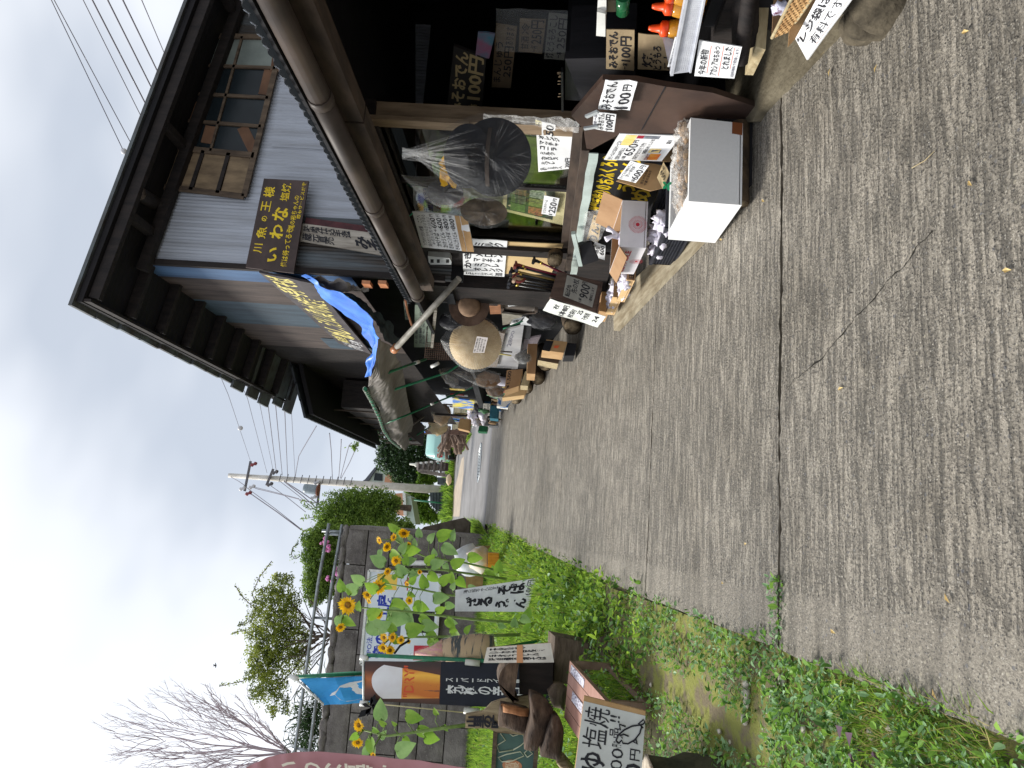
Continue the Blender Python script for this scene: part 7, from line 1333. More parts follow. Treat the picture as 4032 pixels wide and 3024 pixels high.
mb = MB(); P = [at(c, Y=YG - .6) for c in (('Q', 165, 610), ('Q', 205, 585), ('Q', 600, 668), ('Q', 600, 705), ('Q', 195, 640))]; mb.prism(P, Vector((0, .3, 0)), PGS); solo('stone_slab', mb, 'leaning weathered stone slab standing left of the stone pagoda', 'stone slab', P[2])
mb = MB(); poly(mb, [('Q', 440, 700), ('Q', 600, 720), ('Q', 600, 820), ('Q', 430, 800)], .4, GW, Y=38); solo('stone_block', mb, 'dark squat stone block between the stone slab and the utility pole', 'stone', at(('Q', 600, 760), Y=38))
mb = blob(MB(), at(('Q', 590, 740), Y=35), (.25, .15, .12), mat('tan_stone', lin(200, 180, 150), rough=.8), .3); solo('pale_stone', mb, 'small pale stone in the grass by the dark block', 'stone', at(('Q', 590, 740), Y=35))
# parked car seen from behind
YC_ = 38.0; cb_ = at(('m', 1000, 560), Y=YC_); zc = cb_.z; xc = at(('m', 900, 548), Y=YC_).x; CARM = bpy.data.materials.new('car_paint'); CARM.use_nodes = True; b = CARM.node_tree.nodes['Principled BSDF']; b.inputs['Base Color'].default_value = (*lin(150, 196, 190), 1); b.inputs['Roughness'].default_value = .25; b.inputs['Coat Weight'].default_value = .6
car = thing('parked_car', 'pale mint hatchback parked facing away beyond the firewood pile', 'car', (xc, YC_, zc - .2)); k = .98
st = [(0, .60, .66, .30, .95), (.05, .70, .74, .25, 1.0), (.35, .72, .74, .2, 1.42), (.8, .73, .74, .2, 1.50), (1.9, .73, .74, .2, 1.5), (2.5, .72, .72, .2, 1.02), (3.2, .64, .64, .25, .85)]
vs = []
for (dy, hb_, hm, z0, z1) in st:
    ring = [(-hb_, z0), (-hm, z0 + .12), (-hm, .75), (-hm * .97, .92), (-hm * .80, z1 - .06), (-hm * .62, z1), (hm * .62, z1), (hm * .80, z1 - .06), (hm * .97, .92), (hm, .75), (hm, z0 + .12), (hb_, z0)]
    vs += [(xc + a * k, YC_ + dy, zc + (min(c, z1)) - .2) for a, c in ring]
mb = MB(); n = 12; fs = [(i * n + j, i * n + (j + 1) % n, (i + 1) * n + (j + 1) % n, (i + 1) * n + j) for i in range(len(st) - 1) for j in range(n)] + [list(range(n))[::-1]]; mb.add(vs, fs, CARM, True); build('body', mb, car)
mb = MB(); mb.hexa([(xc - .52, YC_ + .14, zc + .78), (xc + .52, YC_ + .14, zc + .78), (xc + .44, YC_ + .34, zc + 1.14), (xc - .44, YC_ + .34, zc + 1.14), (xc - .52, YC_ + .3, zc + .78), (xc + .52, YC_ + .3, zc + .78), (xc + .44, YC_ + .45, zc + 1.14), (xc - .44, YC_ + .45, zc + 1.14)], GLD); build('rear_window', mb, car)
for s in (-1, 1):
    mb = MB(); mb.box((xc + s * .58, YC_ - .01, zc + .45), (.16, .05, .26), mat('tail_red', lin(190, 30, 40), rough=.2)); build('tail_light', mb, car)
    mb = MB(); mb.lathe([(.27, -.08), (.28, 0), (.27, .08)], (xc + s * .64, YC_ + .45, zc + .02), mat('tyre', (.02, .02, .02), rough=.8), 16, axis=(1, 0, 0)); wh = build('wheel', mb, car)
    mb = MB(); mb.box((xc + s * .84, YC_ + 2.1, zc + .82), (.16, .1, .14), CARM); build('mirror', mb, car)
mb = MB(); mb.box((xc, YC_ - .04, zc + .10), (1.34, .12, .2), CARM); build('bumper', mb, car); mb = MB(); mb.box((xc, YC_ - .03, zc + .36), (.33, .02, .16), WPL); build('number_plate', mb, car)
p = at(('t', 695, 1035), Y=22); mb = MB(); mb.tube([p + Vector((-.06, 0, 0)), p, p + Vector((.07, 0, .02))], [.01, .02, .006], BLACK, 6); mb.add([p, p + Vector((.03, .02, .08)), p + Vector((-.04, .02, .07))], [(0, 1, 2)], BLACK); solo('bird', mb, 'tiny dark bird flying in the cloudy sky above the bushes', 'bird', p)
# ================================================================== VEGETATION
def unit(n):
    d = RNG.normal(size=(n, 3)); return d / np.linalg.norm(d, axis=1, keepdims=True)
def kites(c, d, ln, w, bend=0.0):
    n = len(c); r = RNG.normal(size=(n, 3)); s = np.cross(d, r); s /= np.linalg.norm(s, axis=1, keepdims=True) + 1e-9
    ln = np.broadcast_to(ln, (n,))[:, None]; w = np.broadcast_to(w, (n,))[:, None]
    tip = c + d * ln; tip[:, 2] -= (bend * ln)[:, 0]; m = c + d * ln * .45
    return np.stack([c, m - s * w * .5, tip, m + s * w * .5], 1).reshape(-1, 3)
G1 = leafmat('grass_blade', lin(182, 212, 84), lin(128, 170, 58), 2.2, .5); G2 = leafmat('grass_dark', lin(130, 168, 70), lin(78, 112, 42), 3, .4); G3 = leafmat('grass_straw', lin(190, 180, 120), lin(150, 140, 80), 3, .3)
W1 = leafmat('weed_leaf', lin(158, 198, 90), lin(104, 150, 60), 5, .4); W2 = leafmat('weed_leaf_grey', lin(160, 194, 146), lin(112, 150, 100), 5, .3, .5); W3 = leafmat('weed_leaf_dark', lin(88, 130, 54), lin(52, 84, 34), 5, .3)
PUR = leafmat('purple_leaf', lin(96, 66, 88), lin(58, 40, 56), 9, .2)
def nzf(x, y, s, k=0): return noise.noise(Vector((x * s, y * s, k)))
# long grass filling the plot up to the wall
def gpos(n, y0, y1, xf0, xf1):
    y = y0 * (y1 / y0) ** RNG.random(n); u = RNG.random(n); x0 = np.array([xf0(q) for q in y]); x1 = np.array([xf1(q) for q in y]); return x0 + (x1 - x0) * u, y
n = 110000; x, y = gpos(n, 5.5, 17.0, lambda q: -(.30 * q + .9), lambda q: xl(q) + .05 + .05 * nzf(q, 0, 2.2))
keep = np.array([nzf(a, b, 1.7) + .55 + (.4 if b > 7 else 0) + (.25 if a < -1.3 else 0) - (.55 if (b < 6.6 and a > -.95) else 0) > RNG.random() * .75 for a, b in zip(x, y)]); x, y = x[keep], y[keep]; n = len(x)
c = np.stack([x, y, SLOPE * y - .05], 1); d = np.stack([RNG.normal(0, .38, n), RNG.normal(0, .38, n), np.ones(n)], 1); d /= np.linalg.norm(d, axis=1, keepdims=True)
hh = np.array([.17 + .16 * nzf(a, b, .8, 4) + (.10 if b > 9 else 0) for a, b in zip(x, y)]) * (.55 + .7 * RNG.random(n)); hh *= np.clip((np.array([xl(q) for q in y]) + .1 - x) / .5, .35, 1)
vs = kites(c, d, np.clip(hh, .05, .6), .006 + .0009 * y, .14); mi = (RNG.random(n) > .62).astype(int); mi[RNG.random(n) > .93] = 2
o = rawmesh('grass', vs, 4, [G1, G2, G3], mi); o['kind'] = 'stuff'; o['label'] = 'bright long grass filling the plot between the lane and the block wall'; o['category'] = 'grass'
# broad-leaved weeds
def weeds(name, label, x, y, h0, l0, l1, mats, mi=None):
    n = len(x); c = np.stack([x, y, SLOPE * y - .05 + h0 * RNG.random(n)], 1); d = np.stack([RNG.normal(0, .8, n), RNG.normal(0, .8, n), .25 + .6 * RNG.random(n)], 1); d /= np.linalg.norm(d, axis=1, keepdims=True)
    ln = l0 + (l1 - l0) * RNG.random(n) ** 2; nn = RNG.normal(0, .35, (n, 3)) + np.array([0, 0, 1.]); s = np.cross(d, nn); s /= np.linalg.norm(s, axis=1, keepdims=True)
    # six-point leaves, slightly folded
    up = np.cross(s, d); w = ln * (.22 + .14 * RNG.random(n)); L3 = ln[:, None]; w = w[:, None]
    P0 = c; P1 = c + d * L3 * .3 - s * w * .85 + up * w * .25; P2 = c + d * L3 * .65 - s * w * .8 + up * w * .2; P3 = c + d * L3 - up * L3 * .12; P4 = c + d * L3 * .65 + s * w * .8 + up * w * .2; P5 = c + d * L3 * .3 + s * w * .85 + up * w * .25; MD = c + d * L3 * .5
    vs = np.stack([P0, P1, P2, P3, P0, P3, P4, P5], 1).reshape(-1, 3)
    m = np.repeat(RNG.integers(0, len(mats), n) if mi is None else mi, 2); o = rawmesh(name, vs, 4, mats, m); o['kind'] = 'stuff'; o['label'] = label; o['category'] = 'weeds'; return o
def band(n, y0, y1, f0, f1, sc, th):
    x, y = gpos(n, y0, y1, f0, f1); k = np.array([nzf(a, b, sc, 9) > th - .25 * RNG.random() for a, b in zip(x, y)]); return x[k], y[k]
x1, y1 = band(8000, 1.7, 5.6, lambda q: xl(q) - .36, lambda q: xl(q) + .03 + .06 * nzf(q, 3, 3), 3.2, -.05)
x2, y2 = band(9500, 1.7, 3.5, lambda q: -.9 - .05 * q, lambda q: xl(q) - .05, 4.2, .0)
x3, y3 = band(9000, 3.6, 6.6, lambda q: -1.9, lambda q: -.93 + .07 * nzf(q, 5, 2), 3, -.15)
x7 = RNG.uniform(-.42, -.12, 260); y7 = JO[0] + RNG.normal(0, .025, 260)
weeds('weeds', 'leafy green weeds spreading along the near left edge of the lane', np.concatenate([x1, x2, x3, x7]), np.concatenate([y1, y2, y3, y7]), .085, .009, .045, [W1, W1, W2, W2, W3])
x4, y4 = band(5000, 5.2, 17, lambda q: xl(q) - .6, lambda q: xl(q) + .06 + .07 * nzf(q, 8, 2.5), 2.6, -.1); weeds('weeds', 'low leafy weeds mixed with grass along the far left edge of the lane', x4, y4, .12, .02, .07, [W1, G1, W3])
x6_, y6_ = band(9000, 5.6, 16.5, lambda q: -(.25 * q + .8), lambda q: xl(q) - .1, 1.5, .06); weeds('weeds', 'patches of taller leafy weeds scattered through the long grass', x6_, y6_, .24, .02, .09, [W1, W2, W3, G1])
x5, y5 = band(1500, 2.15, 2.9, lambda q: -.66, lambda q: -.42, 4, -.3); n = len(x5); c = np.stack([x5, y5, SLOPE * y5 - .05], 1); d = np.stack([RNG.normal(.15, .45, n), RNG.normal(0, .45, n), np.ones(n)], 1); d /= np.linalg.norm(d, axis=1, keepdims=True)
o = rawmesh('grass', kites(c, d, .05 + .14 * RNG.random(n), .004, .25), 4, [G1, G2, G3], RNG.integers(0, 3, n)); o['kind'] = 'stuff'; o['label'] = 'tuft of thin grass leaning over the lane edge among the near weeds'; o['category'] = 'grass'
# moss and pebbles
MOSS = mat('moss', lin(124, 126, 62), lin(112, 102, 80), rough=.95, scale=9, bump=1, bscale=60, lo=.42, hi=.55)
mb = MB(); mb.grid(lambda u, v: (-1.15 + .72 * u, 1.8 + 4.6 * v, SLOPE * (1.8 + 4.6 * v) - .045 + .02 * nzf(u * 4, v * 14, 1)), 20, 80, MOSS); struct('moss_path', mb, 'mossy yellow-green gravel path between the weeds', 'path')
for i in range(26):
    c = at(('x', random.uniform(430, 800), random.uniform(880, 1150)), g=-.03) if i < 12 else Vector((random.uniform(-1.0, -.55), random.uniform(2.6, 5.6), 0)); c.z = gz(c.y) - .03; r = random.uniform(.008, .03)
    solo('pebble', blob(MB(), c, (r, r * 1.3, r * .6), mat('pebble_stone', lin(205, 198, 186), lin(150, 142, 130), rough=.7, scale=30), .3, 2, 8), 'pale pebble on the mossy ground among the near weeds', 'pebble', c, 'pebbles on the mossy ground')
mb = MB(); c0 = at(('x', 1140, 1180), g=0)
for (px, py, qx, qy) in ((1090, 1250, 1120, 1130), (1150, 1300, 1180, 1160), (1180, 1400, 1150, 1300), (1240, 1330, 1170, 1290), (1340, 1390, 1260, 1280)):
    a, b_ = at(('x', px, py), g=.05), at(('x', qx, qy), g=.09); b_ = a.lerp(b_, .62); s = (b_ - a).cross(Vector((0, 0, 1))).normalized() * (b_ - a).length * .3; m_ = a.lerp(b_, .5)
    mb.add([a, m_ - s + Vector((0, 0, .012)), b_, m_ + s + Vector((0, 0, .012))], [(0, 1, 2), (0, 2, 3)], PUR)
solo('purple_plant', mb, 'purple-leaved shiso seedling among the weeds at the bottom of the lane', 'plant', c0)
FL = mat('dry_leaf', lin(206, 186, 130), lin(170, 140, 84), rough=.7, scale=40, bump=.1)
for i, c in enumerate((('e', 1763, 245), ('e', 1075, 525), ('e', 718, 558), ('e', 660, 410), ('e', 915, 255), ('i', 2090, 940), ('i', 1630, 1365), ('x', 520, 65), ('x', 380, 300), ('x', 1052, 597), ('x', 1672, 980), ('x', 1748, 395), ('e', 1800, 1410), ('x', 1105, 915), ('y', 405, 500), ('y', 925, 130))):
    p = at(c, g=.008); a = random.random() * 6.3; d = Vector((math.cos(a), math.sin(a), SLOPE * math.sin(a))) * .016; w = Vector((-d.y, d.x, 0)) * .45; z_ = Vector((0, 0, .006)); mb = MB(); mb.add([p - d, p - w + z_, p + d + z_ * .5, p + w + z_, p - d * .3 - w * .8 + z_], [(0, 1, 2), (0, 2, 3)], FL)
    solo('fallen_leaf', mb, 'small dry yellow leaf lying on the concrete lane', 'leaf', p, 'dry leaves on the lane')
p, q = at(('e', 1348, 1293), g=.008), at(('e', 1525, 1160), g=.008); m_ = at(('e', 1450, 1235), g=.012); mb = MB(); mb.tube([p, m_, q], .0018, PALEW, 5); solo('straw', mb, 'single pale curved straw lying on the lane', 'straw', p)
# ------------------------------------------------------------------ sunflowers
SFL = [leafmat('sunflower_leaf', lin(168, 204, 84), lin(126, 172, 62), 3, .5), leafmat('sunflower_leaf_grey', lin(166, 198, 130), lin(132, 172, 100), 3, .4)]; STM = mat('sunflower_stem', lin(136, 160, 92), lin(104, 128, 64), rough=.7, scale=10, bump=.2)
PET = leafmat('sunflower_petal', lin(255, 222, 40), lin(248, 190, 20), 9, .4); SEED = mat('sunflower_seed', lin(176, 124, 34), lin(96, 66, 24), rough=.9, scale=60, bump=.8)
def heart(par, c, size, dr, nr):
    c = V(c); d = V(dr).normalized(); n_ = V(nr); n_ = (n_ - d * n_.dot(d)).normalized(); s = d.cross(n_); mb = MB(); st = [(0, 0), (-.12, .22), (.0, .40), (.18, .47), (.42, .44), (.66, .30), (.86, .13), (1, 0)]
    L_ = [c + d * a * size - s * b * size * .85 + n_ * (b * .22 - .10 * a * a) * size for a, b in st]; R_ = [c + d * a * size + s * b * size * .85 + n_ * (b * .22 - .10 * a * a) * size for a, b in st]; md = [c + d * a * size - n_ * .10 * a * a * size for a, b in st]
    vs = L_ + R_ + md; n = len(st); fs = [(i, i + 1, 2 * n + i + 1, 2 * n + i) for i in range(n - 1)] + [(2 * n + i, 2 * n + i + 1, n + i + 1, n + i) for i in range(n - 1)]
    mb.add(vs, fs, random.choice(SFL + SFL[:1]), True); return build('leaf', mb, par)
def flower(par, c, r, fc):
    c = V(c); f = V(fc).normalized(); u = f.orthogonal().normalized(); w = f.cross(u); mb = MB()
    for ring_ in range(2):
        for k in range(17):
            a = 2 * math.pi * (k + .5 * ring_ + random.uniform(-.2, .2)) / 17; d = u * math.cos(a) + w * math.sin(a); s = u * -math.sin(a) + w * math.cos(a); R = r * random.uniform(.82, 1.08); lf = f * r * random.uniform(-.05, .30)
            mb.add([c + d * r * .26, c + d * R * .62 - s * r * .15 + lf * .6, c + d * R + lf, c + d * R * .62 + s * r * .15 + lf * .6], [(0, 1, 2, 3)], PET)
    h = build('flower', mb, par); mb = MB(); mb.lathe([(r * .34, -.02 * r), (r * .31, .10 * r), (r * .16, .13 * r), (.001, .10 * r)], c, SEED, 14, axis=f); build('seed_disc', mb, h)
    mb = MB(); mb.lathe([(.004, -r * .28), (r * .26, -r * .18), (r * .44, -.01 * r)], c, SFL[0], 12, axis=f); build('sepal', mb, h)
def sunflower(label, K, Y, stem, heads, leaves, branches=()):
    px = lambda n_: n_ / CROP[K][2] / F * Y
    P = [at((K, *c), Y=Y) for c in stem]; t = thing('sunflower', label, 'sunflower', P[0], 'sunflowers before the block wall'); mb = MB(); k = len(P); mb.tube(P, [.018 - .010 * i / (k - 1) for i in range(k)], STM, 7); build('stem', mb, t)
    def near(p): return min((P[i].lerp(P[i + 1], j / 8) for i in range(k - 1) for j in range(9)), key=lambda q: (q - p).length + max(0, q.z - p.z) * 1.5)
    for (x, y, r, fx, fz) in heads:
        p = at((K, x, y), Y=Y - .1 + random.uniform(-.1, .1)); q = near(p); mb = MB(); mb.tube([q, q.lerp(p, .6) + Vector((0, 0, .02)), p], [.009, .007, .006], STM, 6); build('branch', mb, t); flower(t, p, px(r) * .88, (fx, -1, fz))
    leaves = [(x, y, sz * 1.08, a) for x, y, sz, a in leaves]
    for i in range(9 if K == 'n' else 4):
        j = random.randrange(k - 1); f = random.random(); a, b = stem[j], stem[j + 1]; leaves.append((a[0] + (b[0] - a[0]) * f + random.uniform(-40, 40), a[1] + (b[1] - a[1]) * f + random.choice((-1, 1)) * random.uniform(25, 75), random.uniform(55, 115), random.uniform(-150, 20)))
    for (x, y, sz, ang) in leaves:
        p = at((K, x, y), Y=Y + random.uniform(-.2, .12)); q = near(p); mb = MB(); mb.tube([q, q.lerp(p, .5) + Vector((0, 0, .03)), p], .0045, STM, 5); build('leaf_stalk', mb, t)
        a = math.radians(ang); heart(t, p, px(sz), (math.cos(a), random.uniform(-.5, .1), math.sin(a)), (random.uniform(-.3, .3), -1, random.uniform(.1, .8)))
# angles: 0 = towards the lane (right), -90 = hanging down
sunflower('tallest sunflower, with one big bloom above all the others', 'n', 9.3, [(2010, 1122), (1500, 1085), (900, 1015), (640, 995), (372, 962)], [(375, 955, 100, -.25, .15), (312, 1150, 52, -.6, -.5), (650, 1040, 50, .3, .5)],
    [(740, 1050, 190, -95), (560, 1120, 190, -100), (330, 830, 100, 20), (470, 1000, 80, 0), (300, 1060, 110, 200), (345, 1070, 110, 240), (560, 1050, 120, -60), (1010, 1060, 100, -110), (400, 860, 60, 40), (870, 1010, 150, 220)])
sunflower('sunflower with a cluster of five blooms nearest the lane', 'n', 12.0, [(1860, 700), (1400, 590), (1060, 540), (900, 470), (780, 380)], [(862, 335, 62, .8, -.2), (775, 368, 46, .2, .8), (715, 450, 52, -.3, -.8), (650, 392, 44, -.5, .8), (905, 432, 30, .3, -.2), (795, 572, 55, -.1, .2)],
    [(1170, 370, 130, -60), (1215, 440, 130, -120), (1290, 390, 90, 0), (880, 490, 120, -80), (760, 500, 120, -120), (800, 300, 90, 60), (1430, 540, 110, -90), (1085, 400, 90, -30), (1000, 360, 80, 10), (660, 480, 70, 180), (930, 380, 60, 50), (1140, 560, 90, -150)])
sunflower('sunflower with a round open bloom before the right end of the sign board', 'n', 11.0, [(1760, 730), (1200, 650), (950, 640), (730, 660)], [(722, 665, 42, .4, .2), (642, 800, 78, .1, .0), (545, 868, 52, -.5, .1), (1000, 670, 26, .5, -.3), (892, 776, 34, 0, .9)],
    [(690, 590, 130, 70), (800, 640, 120, -100), (1110, 610, 110, -70), (960, 660, 110, 170), (1085, 690, 100, -120), (1290, 610, 110, -60), (1265, 690, 100, -150), (450, 830, 120, 80), (500, 760, 110, 60), (660, 760, 110, -110)])
sunflower('leafy sunflower with one small side bloom behind the noodle sign', 'n', 10.5, [(1900, 900), (1250, 870), (900, 800), (700, 770)], [(912, 918, 44, -.2, .3), (560, 920, 34, -.4, .7)],
    [(960, 960, 120, -100), (770, 950, 170, -110), (1130, 900, 120, -80), (1050, 800, 110, 20), (1190, 770, 110, -40), (860, 690, 100, 30), (1010, 940, 90, 180), (620, 830, 110, 60), (1230, 960, 80, -90)])
sunflower('sunflower bearing a tight cluster of blooms against the beer banner', 'n', 8.7, [(1880, 1215), (1300, 1230), (950, 1235), (700, 1260)], [(690, 1240, 50, -.2, .5), (765, 1240, 52, .2, .6), (838, 1262, 46, .3, .3), (682, 1330, 56, -.4, .2), (742, 1352, 52, -.1, -.2), (905, 1275, 24, 0, 0)],
    [(900, 1180, 150, -70), (640, 1160, 120, -60), (1030, 1120, 130, -100), (780, 1180, 110, 40), (1080, 1190, 110, -130)])
sunflower('sunflower with two blooms standing alone left of the beer banner', 'p', 7.6, [(1480, 1190), (1150, 1235), (880, 1275), (620, 1310), (360, 1245)], [(312, 1195, 78, -.1, .4), (300, 1380, 72, -.5, -.1), (470, 1520, 40, -.3, .3)],
    [(560, 1120, 190, 10), (840, 1080, 170, -95), (970, 1230, 170, -110), (1040, 1330, 140, -90), (440, 1350, 170, 200), (740, 1480, 190, -60), (1165, 1075, 80, 30), (300, 1300, 90, 120), (600, 1190, 80, 60), (720, 1190, 60, 60), (420, 1440, 110, 150)])
x6 = at(('p', 980, 1450), Y=9.5)
# ------------------------------------------------------------------ trees
TM = {'lime': (leafmat('foliage_lime', lin(156, 182, 86), lin(108, 138, 56), 1.3, .5), leafmat('foliage_mid', lin(118, 146, 66), lin(72, 98, 40), 1.3, .4)),
      'dark': (leafmat('foliage_dark', lin(78, 108, 60), lin(38, 58, 30), 1.1, .3), leafmat('foliage_deep', lin(50, 76, 42), lin(26, 42, 22), 1.1, .25), leafmat('foliage_glint', lin(176, 196, 170), lin(120, 146, 110), 1.1, .3)),
      'ivy': (leafmat('foliage_ivy', lin(140, 176, 60), lin(92, 128, 38), 1.2, .45), leafmat('foliage_ivy_dark', lin(92, 124, 46), lin(56, 82, 28), 1.2, .4)),
      'yel': (leafmat('foliage_yellow', lin(178, 188, 90), lin(132, 146, 60), 1.5, .5), leafmat('foliage_olive', lin(122, 136, 62), lin(78, 92, 40), 1.5, .4))}
TRK = mat('tree_trunk', lin(110, 96, 84), lin(66, 56, 48), rough=.9, scale=6, bump=.6)
def tree(name, label, cat, K, Y, blobs, n, leaf, pal, trunk=(), sprays=(), depth=1.0, group=None, gap=.12, nspray=60, fl=None):
    px = lambda q: q / CROP[K][2] / F * Y; pts = []; tot = sum(b[2] ** 2 for b in blobs)
    for (x, y, r) in blobs:
        c = np.array(at((K, x, y), Y=Y)); R = px(r) * 1.15; m = int(n * r * r / tot); d = unit(m); rr = RNG.random(m) ** .42; q = d * rr[:, None] * R * np.array([1.08, depth, 1.0]); q *= (1 + .22 * np.array([noise.noise(Vector((a * 2.2, b * 2.2, c_ * 2.2 + x))) for a, b, c_ in d])[:, None]); pts.append(q + c)
    q = np.concatenate(pts); s = 1.6 / max(px(60), .1)
    k = np.array([noise.noise(Vector((a * s, b * s, c_ * s))) > -.30 - gap + .45 * random.random() for a, b, c_ in q]); q = q[k]
    for sp in sprays:
        P = [np.array(at((K, *c), Y=Y)) for c in sp]
        for i in range(nspray):
            u = i / nspray * (len(P) - 1); j = min(int(u), len(P) - 2); c = P[j] + (P[j + 1] - P[j]) * (u - j); q = np.vstack([q, c + RNG.normal(0, leaf * .7 * (1.3 - u / (len(P) - 1)), 3)])
    d = unit(len(q)); d[:, 2] = d[:, 2] * .7 - .1; d /= np.linalg.norm(d, axis=1, keepdims=True); vs = kites(q, d, leaf * (.6 + .8 * RNG.random(len(q))), leaf * .5)
    base = at((K, *trunk[0][0]), Y=Y) if trunk else Vector([*q.mean(0)]) - Vector((0, 0, px(max(b[2] for b in blobs))))
    t = thing(name, label, cat, base, group); ms = list(TM[pal]); sel = np.array([0 if noise.noise(Vector((a * s * .8, b * s * .8, c_ * s * .8 + 5))) > -.08 else 1 for a, b, c_ in q]); 
    if len(ms) > 2: sel[RNG.random(len(q)) > .90] = 2
    rawmesh('crown', vs, 4, ms, sel, parent=t); mb = MB()
    for tr_ in trunk:
        P = [at((K, *c), Y=Y) for c in tr_[:-1]]; r = tr_[-1]; mb.tube(P, [r * (1 - .65 * i / (len(P) - 1)) for i in range(len(P))], TRK, 7)
    for sp in sprays: mb.tube([at((K, *c), Y=Y) for c in sp], .012, TRK, 4)
    if mb.v: build('trunk', mb, t)
    for c in (fl or []):
        m = MB(); p = at((K, *c), Y=Y - 1.0)
        for i in range(9): blob(m, p + Vector((random.uniform(-.10, .10), random.uniform(-.1, .1), random.uniform(-.08, .08))), .035, mat('pink_blossom', lin(226, 150, 196), lin(200, 110, 170), rough=.7, bump=0), .3, 2, 8)
        build('blossom', m, t)
    return t
tree('leafy_tree', 'large bushy willow-like tree rising beyond the right end of the block wall', 'tree', 's', 27, [(980, 1050, 110), (1080, 970, 105), (1200, 935, 110), (1150, 1060, 140), (1290, 985, 140), (1380, 940, 105), (1330, 1080, 140), (1450, 985, 130), (1500, 930, 50), (1040, 1160, 100), (1480, 1080, 100), (1180, 1150, 110), (1575, 950, 50), (960, 1130, 70)], 34000, .09, 'lime', [((1700, 1000), (1500, 980), (1250, 980), .12), ((1500, 980), (1350, 930), (1200, 900), .06)],
    [((960, 980), (860, 950), (725, 930)), ((940, 1060), (830, 1080), (740, 1090)), ((900, 1020), (820, 1000), (770, 960)), ((1100, 890), (1000, 860), (930, 880)), ((1250, 850), (1120, 840), (1000, 870)), ((920, 1110), (820, 1190), (760, 1190))], gap=.16)
tree('flowering_bush', 'pink-flowered green bush spilling over the pipe railing', 'bush', 's', 19.5, [(830, 1280, 75), (900, 1340, 100), (990, 1270, 80), (830, 1420, 80), (930, 1470, 110), (1030, 1400, 80), (860, 1560, 90), (970, 1590, 100), (1040, 1530, 60), (1060, 1300, 50), (820, 1650, 70), (1080, 1230, 45), (1000, 1205, 60), (920, 1230, 60), (870, 1200, 45), (940, 1180, 45), (960, 1700, 90), (860, 1750, 80)], 30000, .065, 'lime', [((1150, 1400), (1000, 1400), (850, 1400), .05)], [((760, 1400), (690, 1440), (655, 1400), (670, 1340), (720, 1300)), ((800, 1350), (750, 1270), (760, 1190))], fl=[(940, 1282), (975, 1338), (990, 1625), (1068, 1545)])
tree('yellow_green_tree', 'wide yellow-green tree with dark tangled twigs above the middle of the wall', 'tree', 't', 20.5, [(1075, 550, 60), (1010, 640, 80), (1100, 660, 90), (960, 740, 70), (1050, 770, 100), (1140, 780, 80), (940, 850, 60), (1030, 890, 90), (960, 970, 80), (1060, 1010, 80), (940, 1080, 60), (1010, 1130, 80), (1080, 1180, 60), (960, 1200, 60), (1040, 1260, 50), (1130, 1290, 40), (1150, 640, 60), (1130, 520, 40), (1200, 880, 80), (1180, 1020, 80), (1120, 900, 90), (1000, 1000, 90)], 26000, .07, 'yel',
    [((1420, 850), (1300, 860), (1150, 830), (1000, 750), .05), ((1320, 870), (1200, 950), (1050, 1020), .04), ((1300, 850), (1200, 700), (1100, 600), .035), ((1280, 880), (1180, 1050), (1050, 1180), .03), ((1380, 900), (1250, 1000), (1120, 1150), .02), ((1350, 800), (1180, 760), (1020, 860), .02), ((1300, 900), (1200, 880), (980, 940), .02), ((1350, 860), (1280, 760), (1200, 560), .02), ((1360, 950), (1240, 1100), (1150, 1250), .02), ((1380, 830), (1330, 700), (1240, 620), .015), ((1280, 860), (1240, 980), (1230, 1080), .015)],
    [((960, 700), (900, 660), (850, 610), (815, 550)), ((950, 690), (915, 600), (960, 500), (1035, 400)), ((930, 860), (860, 820), (785, 845)), ((940, 1080), (860, 1130), (715, 1162)), ((960, 720), (880, 780), (830, 790)), ((1060, 520), (1060, 490), (1065, 485)), ((1050, 1290), (1040, 1350)), ((990, 620), (970, 580), (1010, 560))], gap=.03, nspray=90)
# bare twiggy thicket inside the yellow-green tree and the leafless tree at the left
def twigs(name, label, K, Y, root, ends, r0, m, depth=4, seed=3, side=5):
    rnd = random.Random(seed); R0 = at((K, *root), Y=Y); t = thing(name, label, 'tree', R0); mb = MB(); lv = MB()
    def grow(a, b_, r, lev):
        ln = (b_ - a).length; pts = [a]
        for i in range(1, 5): p = a.lerp(b_, i / 4); pts.append(p + Vector((rnd.uniform(-1, 1), rnd.uniform(-1, 1), rnd.uniform(-1, 1))) * ln * .03)
        mb.tube(pts, [r * (1 - .17 * i) for i in range(5)], m, 5 if lev < 2 else 4, cap=False)
        if lev >= depth: return
        for k in range(side if lev == 0 else 4):
            u = rnd.uniform(.25, .95); p = a.lerp(b_, u); d = (b_ - a).normalized(); sd_ = Vector((rnd.uniform(-1, 1), rnd.uniform(-.6, .6), rnd.uniform(-.6, 1))); d2 = (d + sd_ * .55).normalized(); grow(p, p + d2 * ln * rnd.uniform(.28, .5) * (1.1 - u * .4), r * .5, lev + 1)
    for e_ in ends: grow(R0 + Vector((rnd.uniform(-.05, .05), 0, 0)), at((K, *e_), Y=Y + rnd.uniform(-1.5, 1.5)), r0, 0)
    build('branches', mb, t); return t
BRT = mat('reddish_bark', lin(186, 172, 178), lin(150, 134, 142), rough=.8, scale=6, bump=.2)
twigs('leafless_tree', 'leafless reddish twiggy tree spreading at the far left against the sky', 't', 21, (1150, 1572), [(130, 1375), (150, 1530), (250, 1480), (330, 1370), (370, 1600), (420, 1270), (520, 1210), (600, 1240), (700, 1250), (460, 1650), (820, 1260), (980, 1390), (620, 1700), (350, 1720)], .021, BRT, 3, side=8)
